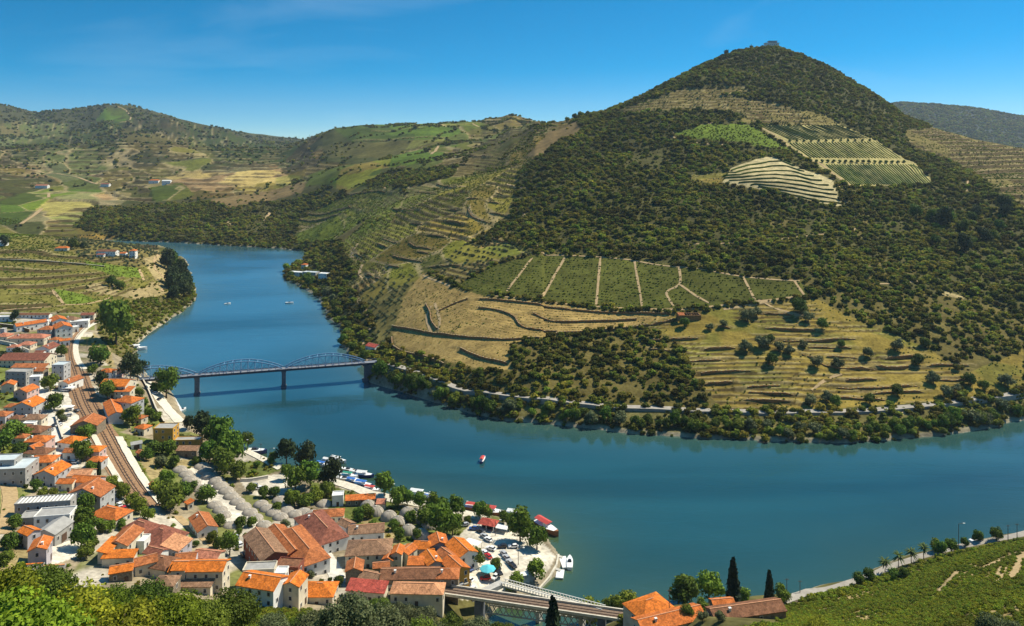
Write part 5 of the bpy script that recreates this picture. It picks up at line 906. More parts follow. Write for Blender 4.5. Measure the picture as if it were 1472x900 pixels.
for k in range(14): MB().box((-9.6 + k * 1.47, 0, 8.36), (.55, 5.6, .2)).build('skylight', M_WHITE, [c for c in sb.children if c.name.startswith('roof')][0])
# grey tank tower
X, Y = at(5, 490); z = gz(X, Y); e = empty('tank_tower', (X, Y, z)); tag(e, 'slim grey square tower standing over the pink roofs', 'tower'); MB().box((0, 0, 4.6), (3.2, 3.2, 10.4)).build('shaft', WALL['grey'], e); MB().box((0, 0, 10.0), (3.6, 3.6, .5)).build('cap', M_CONC, e)
# estate on the headland, hotel, far farms, hilltop house and ruin
house(155, 361, 26, 9, -4, 5, 'g', 'brown', 'white', 'long white wine estate building on the headland vineyards', cat='house'); house(192, 360, 8, 8, 0, 9, 'h', 'orange', 'white', 'white tower house with orange roof at the estate', cat='house'); house(178, 364, 8, 7, 0, 4, 'g', 'orange', 'white', 'low orange roofed wing beside the white tower house')
house(90, 356, 17, 9, 4, 4, 'h', 'orange', 'cream', 'orange roofed farmhouse among the headland vines'); house(6, 347, 9, 8, 0, 6, 'g', 'white', 'white', 'white farmhouse half hidden by a dark tree on the headland'); house(145, 366, 10, 5, 0, 3, 's', 'bred', 'white', 'low red brown lean-to below the long white estate building')
for (cx_, cy_, L_, W_, h_, rf_, lab) in ((428, 391, 22, 9, 7, 'white', 'white riverside hotel wing with blue grey balconies'), (447, 391, 20, 10, 9, 'lead', 'largest white riverside hotel block'), (466, 393, 12, 9, 7, 'white', 'end block of the white riverside hotel'), (438, 380, 8, 7, 6, 'orange', 'small orange roofed house behind the riverside hotel')):
    house(cx_, cy_, L_, W_, -16, h_, 'f' if rf_ != 'orange' else 'h', rf_, 'white' if rf_ != 'lead' else 'grey', lab, cat='hotel' if 'hotel ' in lab or 'block' in lab else 'house')
def far_house(x, y, L_, W_, h_, ty, rf_, wl, lab):
    X, Y = at(x, y); zz = gz(X, Y); cy = YH + (H - zz - h_) * F / Y; e = house(x, cy, L_, W_, 0, h_, ty, rf_, wl, lab, zb=zz) if cy > YH + 30 else None
    return e
for a in ((61, 270, 32, 12, 6, 'g', 'pink', 'white', 'long pink roofed farm on the far valley slope'), (152, 268, 22, 12, 6, 'g', 'bred', 'white', 'red brown roofed farm on the far valley slope'), (222, 263, 26, 12, 7, 'h', 'orange', 'white', 'orange roofed farmhouse on the far spur'), (240, 264, 22, 10, 7, 'g', 'white', 'white', 'white farm building next to the far orange roof')): far_house(*a)
# ruined farm in the terraces
X, Y = at(990, 458); z = gz(X, Y); e = empty('ruined_farm', (X, Y, z), math.radians(2)); tag(e, 'ruined stone farm with bare roof beams on the terraces', 'ruin')
for dx, dy, sx, sy, hh in ((0, -3.6, 18, .6, 3.4), (0, 3.6, 18, .6, 3.8), (-8.7, 0, .6, 6.6, 4.2), (8.7, 0, .6, 6.6, 3.6), (2.5, 0, .6, 6.6, 3.0)): MB().box((dx, dy, hh / 2 - .6), (sx, sy, hh + 1.2)).build('wall', M_STONE, e)
for k in range(6): MB().bar((-1.5 + k * 1.9, -3.7, 3.2), (-1.5 + k * 1.9, 3.8, 3.8), .25).build('roof_beam', M_DOOR, e)
MB().add([(-9.2, -4, 3.6), (-4, -4, 3.6), (-4, 0, 5), (-9.2, 0, 5), (-4, 4, 3.9), (-9.2, 4, 3.9)], [(0, 1, 2, 3), (3, 2, 4, 5)]).build('roof', ROOF['terra'], e)
# hilltop house on the summit, with masts
ic = int((1109 - U[0]) / 2.5); Y = float(YR[int(np.argmin(np.where(YR > 1000, YH + (H - Z[:, ic]) * F / YR, 999)[YR < 2500]))]); X = (1109 - CX) / F * Y; z = gz(X, Y) - 2.5; e = empty('hilltop_house', (X, Y, z)); tag(e, 'pale house with flat tower roof on the summit of the cone', 'house')
MB().box((0, 0, 4), (27, 14, 11)).build('wall', WALL['white'], e); MB().box((0, 0, 9.9), (30, 16, .8)).build('roof', M_CONC, e); MB().box((2, 0, 12), (16, 10, 3.6)).build('upper_floor', WALL['lav'], e); MB().box((2, 0, 14.2), (19, 13, .8)).build('upper_roof', M_ASPH, e)
for k in range(5): w = link('window', WINM, e); w.location = (-8 + k * 4, -7.05, 6.0); w.scale = (1.4, 1, 1.3)
# ================================================================== BRIDGES
M_BLUE = mat('bridge_steel', (.18, .31, .46), .5, .15, .8, .4); M_PIER = mat('pier_granite', (.12, .13, .15), .9, .25, .8, bump=.3); M_DECK = mat('bridge_deck', (.22, .23, .26), .8, .1, .5)
DZ = 13.8
A0 = Vector((*w0(408, 556), 0)); A1 = Vector((*w0(526, 546.5), 0)); D = (A1 - A0); SPAN = D.length; D.normalize(); Nn = Vector((-D.y, D.x, 0))
br = empty('arched_road_bridge', A0); tag(br, 'blue steel bridge of arched trusses on dark granite piers', 'bridge')
loc = lambda s, n, z: D * s + Nn * n + Vector((0, 0, z))
PX = [-2 * SPAN - 2, -SPAN, 0, SPAN]
for k, s in enumerate(PX[1:]):
    wide = 5.2 if k == 2 else 2.0; mb = MB(); a = math.atan2(D.y, D.x)
    b_ = loc(s + (2.4 if k == 2 else 0), 0, 0); hh = DZ - 1.4
    for z0, z1, gx, gy in ((-3, .8, 1.35, 5.6), (.8, hh - 1, 1.0, 4.6), (hh - 1, hh, 1.2, 5.2)): mb.box((b_.x, b_.y, (z0 + z1) / 2), (wide * 2 * gx * .72, gy * 1.25, z1 - z0), a)
    mb.build('pier', M_PIER, br)
mb = MB()
s0, s1 = PX[0] - 14, SPAN + 11
mb.bar(loc(s0, 0, DZ - .25), loc(s1, 0, DZ - .25), 6.2, .5); mb.build('deck', M_DECK, br)
for n in (-3.3, 3.3):
    MB().bar(loc(s0, n, DZ - .5), loc(s1, n, DZ - .5), .45, 1.5).build('edge_girder', mat('girder_dark', (.05, .055, .075), .6, .2, 1), br)
    MB().bar(loc(s0, n, DZ + 1.15), loc(s1, n, DZ + 1.15), .14, .14).build('handrail', M_BLUE, br)
rise = 7.2
for k in range(3):
    a, b = PX[k] + 1.0, PX[k + 1] - 1.0; NPN = 12
    zt = lambda t: DZ + .9 + rise * (1 - (2 * t - 1) ** 2) * .98
    for n in (-3.1, 3.1):
        ch = MB(); pts = [loc(a + (b - a) * i / 20, n, zt(i / 20)) for i in range(21)]
        for p, q in zip(pts[:-1], pts[1:]): ch.bar(p, q, .55, .6)
        ch.build('top_chord', M_BLUE, br)
        for i in range(NPN + 1):
            t = i / NPN
            if 0 < i < NPN: MB().bar(loc(a + (b - a) * t, n, DZ), loc(a + (b - a) * t, n, zt(t)), .28).build('vertical', M_BLUE, br)
            if i < NPN:
                t2 = (i + 1) / NPN
                if t < .5: MB().bar(loc(a + (b - a) * t, n, zt(t)), loc(a + (b - a) * t2, n, DZ + .2), .22).build('diagonal', M_BLUE, br)
                else: MB().bar(loc(a + (b - a) * t, n, DZ + .2), loc(a + (b - a) * t2, n, zt(t2)), .22).build('diagonal', M_BLUE, br)
    for i in range(3, 8): MB().bar(loc(a + (b - a) * i / 10, -3.1, zt(i / 10)), loc(a + (b - a) * i / 10, 3.1, zt(i / 10)), .25).build('cross_brace', M_BLUE, br)
# railway bridge over the side stream
def zpt(x, y, z): X, Y = w0(x, y, z); return Vector((X, Y, z))
R0, R1 = zpt(628, 847, 13.5), zpt(885, 884, 13.5); rb = empty('railway_bridge', R0); tag(rb, 'lattice girder railway bridge crossing the mouth of the side stream', 'bridge')
d = (R1 - R0); LN = d.length; d.normalize(); n_ = Vector((-d.y, d.x, 0)); rl = lambda s, o, z: d * s + n_ * o + Vector((0, 0, z))
MB().bar(rl(-20, 0, -.3), rl(LN + 12, 0, -.3), 5.4, .7).build('deck', mat('sleeper_deck', (.20, .14, .10), .95, .3, 1.5), rb)
for o in (-2.9, 2.9): MB().bar(rl(-20, o, .25), rl(LN + 12, o, .25), .5, 1.0).build('parapet', M_QUAY, rb)
for o in (-.75, .75): MB().bar(rl(-20, o, .15), rl(LN + 12, o, .15), .2, .2).build('rail', M_RAIL, rb)
M_LAT = mat('lattice_iron', (.36, .36, .32), .7, .2, 1)
for o in (-2.4, 2.4):
    for z in (-.9, -4.6): MB().bar(rl(20, o, z), rl(LN - 8, o, z), .35, .4).build('chord', M_LAT, rb)
    for k in range(18):
        s = 20 + (LN - 28) * k / 18; e_ = (LN - 28) / 18; MB().bar(rl(s, o, -.9), rl(s + e_, o, -4.6), .28).build('lattice_bar', M_LAT, rb); MB().bar(rl(s, o + .03, -4.6), rl(s + e_, o + .03, -.9), .28).build('lattice_bar', M_LAT, rb)
for s in (17, LN - 5): q = rl(s, 0, -8.2); MB().box(q, (2.5, 6.0, 15), math.atan2(d.y, d.x)).build('abutment', M_PIER, rb)
# footbridge with pale balustrade beside it
F0, F1, F2 = zpt(676, 860, 9.5), zpt(722, 839, 9.5), zpt(868, 878, 12.5); fb = empty('white_footbridge', F1); tag(fb, 'pale footbridge with slatted railings leaving the car park wall', 'bridge'); F0 = F0 - F1; F2 = F2 - F1; Z0 = Vector((0, 0, 0))
MB().bar(Z0, F2, 3.2, .6).build('deck', M_QUAY, fb); MB().bar(F0, Z0, 3.0, 1.6).build('ramp', M_CONC, fb)
dd_ = F2.normalized(); nn_ = Vector((-dd_.y, dd_.x, 0))
for o in (-1.5, 1.5):
    MB().bar(nn_ * o + Vector((0, 0, 1.25)), F2 + nn_ * o + Vector((0, 0, 1.25)), .18).build('handrail', M_WHITE, fb)
    for k in range(34): p = F2 * ((k + .5) / 34) + nn_ * o; MB().bar(p + Vector((0, 0, .2)), p + Vector((0, 0, 1.25)), .32, .14).build('baluster', M_WHITE, fb)
for t in (.38, .8): p = F2 * t; MB().box((p.x, p.y, -6), (1.6, 2.6, 11.5), math.atan2(dd_.y, dd_.x)).build('support', M_CONC, fb)
# ================================================================== WINE TANKS (domes)
M_DOME = mat('tank_concrete', (.34, .295, .24), .95, .22, .9, .1, col2=(.46, .41, .34)); DOMEM = MB().lathe([(1.0, -.6), (1.03, .0), (1.0, .22), (.93, .45), (.80, .66), (.60, .83), (.36, .94), (.10, .985)], 20).mesh('shell', M_DOME, True); RIBM = MB()
for k in range(12):
    a = 2 * PI * k / 12; pr = [(1.0, -.5), (1.035, 0), (1.005, .22), (.935, .45), (.805, .665), (.605, .835), (.365, .945), (.12, .99)]
    for (r0, z0), (r1, z1) in zip(pr[:-1], pr[1:]): RIBM.bar((r0 * math.cos(a), r0 * math.sin(a), z0), (r1 * math.cos(a), r1 * math.sin(a), z1), .045, .03)
RIBM = RIBM.mesh('ribs', M_DOME); HATM = MB().lathe([(.12, .96), (.12, 1.06), (.05, 1.08)], 8).mesh('hatch', M_CONC)
def dome(x, y, rpx, sq, label, group):
    X, Y = at(x, y); r = rpx * Y / F; e = empty('wine_tank', (X, Y, gz(X, Y))); tag(e, label, 'wine tank', group)
    for nm, me_ in (('shell', DOMEM), ('ribs', RIBM), ('hatch', HATM)): o = link(nm, me_, e); o.scale = (r, r, r * sq)
    e.rotation_euler = (0, 0, random.uniform(0, 1)); return e
for x, y in [(258, 677), (267, 684), (272, 691), (278, 698), (285, 704), (291, 711), (308, 728), (316, 735), (321, 742), (331, 757)]: dome(x, y, 10.5, .62, 'grey domed wine tank in the row beside the vegetable gardens', 'garden side wine tanks')
for x, y in [(290, 672), (295, 679), (300, 686), (311, 693), (317, 700), (325, 707), (332, 715), (341, 723), (350, 730), (359, 738), (367, 746), (379, 756)]: dome(x, y, 11, .55, 'low grey domed wine tank in the straight row beside the pale yard', 'yard side wine tanks')
for x, y in [(375, 727), (384, 733), (393, 739), (403, 745), (402, 721), (412, 736), (413, 728), (424, 741), (436, 738), (449, 741), (465, 726)]: dome(x, y, 11, .6, 'pale domed wine tank crowded behind the warehouses', 'warehouse wine tanks')
for x, y in [(586, 741), (596, 748), (606, 749), (617, 758), (572, 754), (559, 746), (587, 766), (605, 772), (529, 731), (540, 739)]: dome(x, y, 12, .95, 'tall round wine tank among the trees near the quay', 'quayside wine tanks')
# ================================================================== CARS
CARP = [mat('car_' + n, c, .3, .05, .5, .5) for n, c in (('white', (.78, .78, .78)), ('silver', (.42, .43, .45)), ('black', (.02, .02, .025)), ('red', (.50, .02, .02)), ('blue', (.03, .08, .28)), ('green', (.03, .09, .06)), ('beige', (.5, .45, .36)))]
M_TYRE = mat('tyre', (.015, .015, .015), .9, .2, 3)
def car_body(p):
    mb = MB(); prof = [(-2.1, .35), (-2.1, .85), (-1.3, .98), (1.9, .98), (2.1, .8), (2.1, .35)]; n = len(prof); vs = [(x, s * .85, z) for s in (-1, 1) for x, z in prof]
    mb.add(vs, [tuple(range(n)), tuple(range(2 * n - 1, n - 1, -1))] + [(i, i + n, (i + 1) % n + n, (i + 1) % n) for i in range(n)]); return mb.mesh('body', p)
def car_cab():
    mb = MB(); lo = [(-1.0, .78), (1.75, .78)]; mb.add([(-1.0, -.80, .97), (1.8, -.80, .97), (1.8, .80, .97), (-1.0, .80, .97), (-.3, -.64, 1.46), (1.3, -.64, 1.46), (1.3, .64, 1.46), (-.3, .64, 1.46)], [(0, 1, 5, 4), (1, 2, 6, 5), (2, 3, 7, 6), (3, 0, 4, 7)]); return mb.mesh('windows', M_GLASS)
CARB = [car_body(p) for p in CARP]; CABM = car_cab(); CARR = [MB().box((.5, 0, 1.48), (1.66, 1.32, .06)).mesh('roof', p) for p in CARP]; WHM = MB().lathe([(.0, -.1), (.32, -.1), (.32, .1), (.0, .1)], 10).mesh('wheel', M_TYRE)
CN = ['white', 'silver', 'black', 'red', 'blue', 'green', 'beige']
def car(x, y, yaw, ci, label, van=1.0):
    X, Y = at(x, y); e = empty('parked_car', (X, Y, gz(X, Y) + .3), math.radians(yaw)); tag(e, label, 'car', 'cars parked in the village')
    for nm, me_ in (('body', CARB[ci]), ('windows', CABM), ('roof', CARR[ci])): o = link(nm, me_, e); o.scale = (1.05, 1.05, van)
    for dx in (-1.3, 1.3):
        for dy in (-.8, .8): o = link('wheel', WHM, e); o.location = (dx, dy, .32); o.rotation_euler = (PI / 2, 0, 0)
CARS = [(691, 766, -40, 2, 'outside the cafe'), (696, 773, -45, 1, 'in the row facing the cafe'), (702, 778, -45, 0, 'at the end of the row facing the cafe'), (681, 762, 0, 4, 'beside the cafe awning'), (706, 791, -30, 0, 'alone in the middle of the car park lane'), (697, 797, -60, 0, 'beside the white walled house'), (702, 802, -60, 3, 'beside the turquoise parasol'),
        (722, 788, 10, 2, 'next to the small plaza bushes'), (738, 788, 5, 0, 'under the plane trees'), (724, 798, -58, 1, 'first in the middle parking row'), (728, 804, -58, 1, 'second in the middle parking row'), (733, 811, -58, 1, 'third in the middle parking row'), (737, 816, -58, 2, 'last in the middle parking row'), (674, 836, -35, 0, 'in front of the ochre house'),
        (667, 839, -60, 6, 'between two cars by the stone house'), (660, 840, -60, 1, 'against the stone house'), (698, 834, 8, 3, 'in front of the parasol'), (712, 832, 60, 0, 'behind the red car at the parasol'), (717, 826, -60, 2, 'beside the parasol bushes'), (678, 850, 25, 0, 'along the railway wall'), (665, 855, 20, 0, 'nearest the railway wall end'), (674, 820, -50, 4, 'under the round tree of the car park'),
        (715, 818, -65, 2, 'in the hedge shadow of the car park'), (455, 796, 5, 0, 'at the warehouse gate'), (489, 836, 80, 0, 'on the lane near the thicket'), (222, 567, 15, 0, 'at the top of the quay ramp'), (228, 576, 80, 2, 'on the quay ramp'), (85, 613, 70, 0, 'in the station yard row'), (92, 605, 30, 1, 'in the station yard by the shrubs'), (98, 599, 30, 1, 'in the station yard near the shed'),
        (110, 592, -30, 2, 'in the upper station yard'), (100, 590, 0, 0, 'in the upper station yard by the white van'), (93, 563, 0, 0, 'under the white canopy by the street'), (77, 614, 80, 2, 'driving along the main street'), (87, 658, 70, 1, 'at the lower end of the main street'), (100, 656, 0, 5, 'by the twin hipped house'), (95, 668, 5, 2, 'at the street corner'), (104, 667, 5, 0, 'next to the black car at the street corner'), (72, 621, 78, 1, 'against the house fronts'), (71, 636, 78, 0, 'against the pink house front'), (73, 650, 78, 1, 'against the brown house front'),
        (84, 640, 0, 2, 'in the shade by the twin hipped house'), (166, 722, -50, 2, 'in the shade of the trackside hedge'), (172, 728, -50, 0, 'in the hedge row near the rails'), (178, 733, -50, 3, 'in the hedge row near the rails'), (185, 741, -50, 0, 'in the hedge row by the buffer stop'), (163, 715, -50, 1, 'first in the hedge row near the rails'), (232, 669, -30, 0, 'in the vegetable gardens'), (372, 704, 20, 0, 'in the walled yard by the river garden'), (365, 700, 20, 1, 'in the walled yard'), (1400, 779, 20, 0, 'on the near riverside road'), (1252, 833, 25, 0, 'on the near riverside road by the palms'), (655, 745, 10, 1, 'on the quay by the plane trees'), (668, 757, 20, 1, 'near the cafe corner'), (340, 775, -55, 1, 'in the shaded lane beside the brick warehouse'), (345, 785, -55, 0, 'in the shaded lane beside the brick warehouse'), (350, 800, -55, 2, 'in the shaded lane beside the brick warehouse')]
for i, (x, y, yw, ci, w) in enumerate(CARS): car(x, y, yw, ci, '%s car parked %s' % (CN[ci], w) if 'driving' not in w else '%s car %s' % (CN[ci], w))
# canopies, awnings, parasol
for x, y, L_, W_, yw, lab in ((88, 558, 10, 4, 0, 'white canopy beside the street tree'), (99, 562, 7, 5, 0, 'second white canopy next to the street tree'), (93, 590, 11, 4, 0, 'long white canopy in the station yard'), (680, 787, 7, 4, -30, 'white awning beside the orange house'), (722, 765, 6, 4, -20, 'pale awning between the cafe and the plane trees'), (750, 834, 5, 3, 20, 'white awning under the willow')):
    X, Y = at(x, y); e = empty('canopy', (X, Y, gz(X, Y)), math.radians(yw)); tag(e, lab, 'canopy'); MB().add([(-L_ / 2, -W_ / 2, 2.5), (L_ / 2, -W_ / 2, 2.5), (L_ / 2, W_ / 2, 2.5), (-L_ / 2, W_ / 2, 2.5), (-L_ / 2 + .5, 0, 3.0), (L_ / 2 - .5, 0, 3.0)], [(0, 1, 5, 4), (1, 2, 5), (2, 3, 4, 5), (3, 0, 4), (3, 2, 1, 0)]).build('cloth', M_WHITE, e)
    for sx in (-1, 1):
        for sy in (-1, 1): MB().box((sx * (L_ / 2 - .2), sy * (W_ / 2 - .2), 1.2), (.12, .12, 2.6)).build('post', M_CONC, e)
X, Y = at(701, 826); e = empty('parasol', (X, Y, gz(X, Y))); tag(e, 'turquoise square parasol on the car park terrace', 'parasol'); MB().lathe([(3.4, 2.4), (3.2, 2.55), (.1, 3.6)], 8).build('canopy', mat('turquoise_cloth', (.10, .50, .58), .8, .08, 1), e); MB().box((0, 0, 1.4), (.12, .12, 3.2)).build('pole', M_WHITE, e)
# ================================================================== BOATS, PONTOONS
M_HULL = mat('hull_white', (.80, .80, .79), .35, .05, .6, .5); M_HNAVY = mat('hull_navy', (.03, .05, .16), .35, .1, .6, .5); M_HWOOD = mat('hull_wood', (.30, .13, .06), .6, .2, 1); M_COVB = mat('cover_blue', (.05, .18, .55), .8, .1, 1); M_COVG = mat('cover_green', (.04, .28, .20), .8, .1, 1); M_COVR = mat('cover_red', (.55, .08, .07), .8, .1, 1)
def hull(m_):
    mb = MB(); st = [(-.5, .36, .30), (-.2, .42, .30), (.15, .40, .32), (.38, .24, .36), (.5, .02, .42)]; k = 0
    for x, w_, z in st: mb.v += [(x, -w_ * .36, z * .42), (x, -w_ * .20, -.06), (x, w_ * .20, -.06), (x, w_ * .36, z * .42)]
    for i in range(4):
        for j in range(3): mb.f.append((i * 4 + j, i * 4 + j + 1, i * 4 + j + 5, i * 4 + j + 4))
        mb.f.append((i * 4 + 3, i * 4, i * 4 + 4, i * 4 + 7))
    mb.f.append((3, 2, 1, 0)); return mb.mesh('hull', m_)
HULL = {'w': hull(M_HULL), 'n': hull(M_HNAVY), 'd': hull(M_HWOOD)}; DECKM = MB().add([(-.48, -.12, .135), (-.2, -.145, .135), (.15, -.138, .14), (.38, -.08, .155), (.38, .08, .155), (.15, .138, .14), (-.2, .145, .135), (-.48, .12, .135)], [tuple(range(8))]).mesh('deck', M_HULL)
def boat(x, y, Lm, yaw, hk, cover, label, group='boats moored along the quay', z=0):
    X, Y = w0(x, y); e = empty('motor_boat', (X, Y, .15), math.radians(yaw)); tag(e, label, 'boat', group)
    for nm, me_ in (('hull', HULL[hk]), ('deck', DECKM)): o = link(nm, me_, e); o.scale = (Lm, Lm, Lm * .9)
    MB().add([(-.10 * Lm, -.09 * Lm, .12 * Lm), (.16 * Lm, -.07 * Lm, .125 * Lm), (.16 * Lm, .07 * Lm, .125 * Lm), (-.10 * Lm, .09 * Lm, .12 * Lm), (-.08 * Lm, -.075 * Lm, .21 * Lm), (.06 * Lm, -.055 * Lm, .20 * Lm), (.06 * Lm, .055 * Lm, .20 * Lm), (-.08 * Lm, .075 * Lm, .21 * Lm)], [(0, 1, 5, 4), (1, 2, 6, 5), (2, 3, 7, 6), (3, 0, 4, 7), (4, 5, 6, 7)]).build('cabin', M_GLASS if not cover else M_HULL, e)
    if cover: MB().add([(-.42 * Lm, -.13 * Lm, .24 * Lm), (.12 * Lm, -.12 * Lm, .24 * Lm), (.12 * Lm, .12 * Lm, .24 * Lm), (-.42 * Lm, .13 * Lm, .24 * Lm), (-.40 * Lm, 0, .29 * Lm), (.10 * Lm, 0, .29 * Lm)], [(0, 1, 5, 4), (1, 2, 5), (2, 3, 4, 5), (3, 0, 4), (3, 2, 1, 0)]).build('cover', cover, e)
BO = [(464, 670, 9, -20, 'w', M_COVB, 'white boat with blue cover behind the dark trees'), (486, 664, 11, -22, 'w', M_HULL, 'outermost white cruiser at the boat jetty'), (472, 664, 8, -20, 'w', M_HULL, 'white boat beside the outermost cruiser'), (500, 677, 9, -20, 'd', None, 'brown wooden hulled boat between white ones'), (513, 680, 9, -20, 'w', None, 'white boat next to the wooden one'), (524, 685, 11, -12, 'n', M_HULL, 'white cruiser with navy hull at the end of the jetty'),
      (503, 686, 10, -15, 'w', M_COVG, 'white boat with green cover'), (495, 690, 10, -15, 'w', None, 'white boat moored closest to the quay steps'), (508, 694, 9, -20, 'n', M_COVB, 'blue canopied passenger boat at the quay'), (523, 699, 11, -18, 'n', M_COVB, 'second blue canopied boat at the quay'), (493, 681, 8, -20, 'w', None, 'small white boat in the middle of the jetty'), (535, 706, 10, -18, 'w', M_COVR, 'boat with red awning at the quay'),
      (604, 714, 13, -15, 'w', M_HULL, 'large white boat behind the quay trees'), (614, 716, 7, -15, 'w', M_COVB, 'small blue covered boat by the large white one'), (684, 733, 12, -15, 'd', M_COVR, 'red brown tour boat behind the quay trees'), (708, 739, 14, -15, 'd', M_COVR, 'long red awninged tour boat by the cafe'), (742, 742, 11, -15, 'd', M_HULL, 'tour boat with pale roof by the plane trees'), (786, 762, 16, -50, 'd', M_COVR, 'red and white tour boat at the point beyond the plane trees'),
      (819, 811, 9.5, 85, 'w', None, 'white motor boat tied to the pale pontoon'), (263, 590, 7, 80, 'w', None, 'white boat at the end of the ramp jetty'), (197, 503, 17, 8, 'w', M_HULL, 'white houseboat moored by the far bank trees'), (266, 612, 9, 15, 'w', None, 'white boat half hidden below the quay ramp'), (366, 651, 15, -5, 'n', None, 'dark blue boat moored at the promenade')]
for b_ in BO: boat(*b_)
boat(694, 662, 9, 80, 'n', M_COVR, 'small dark boat with red awning under way in mid river', None); boat(416, 436, 9, 10, 'w', None, 'tiny white boat far up the river', None); boat(327, 437, 7, 40, 'w', None, 'tiny white dinghy upriver of the bridge', None)
def pontoon(a, b, w_, label, ramp=None):
    A = Vector((*w0(*a), .45)); B = Vector((*w0(*b), .45)); e = empty('pontoon', A); tag(e, label, 'pontoon'); MB().bar(Vector((0, 0, 0)), B - A, w_, .6).build('float', M_HULL, e)
    if ramp: R = Vector((*w0(*ramp[0]), 1.6)); Q = Vector((*w0(*ramp[1]), .8)); MB().bar(R - A, Q - A, 1.6, .3).build('gangway', M_CONC, e)
pontoon((808, 802), (814, 818), 3.2, 'white L shaped pontoon holding the motor boat', ((790, 801), (809, 804))); pontoon((806, 821), (804, 833), 3.2, 'second white pontoon below the willow', ((786, 818), (806, 823))); pontoon((248, 572), (260, 592), 2.5, 'narrow white jetty beside the quay ramp'); pontoon((474, 676), (516, 692), 2.2, 'long pale jetty between the moored boats')
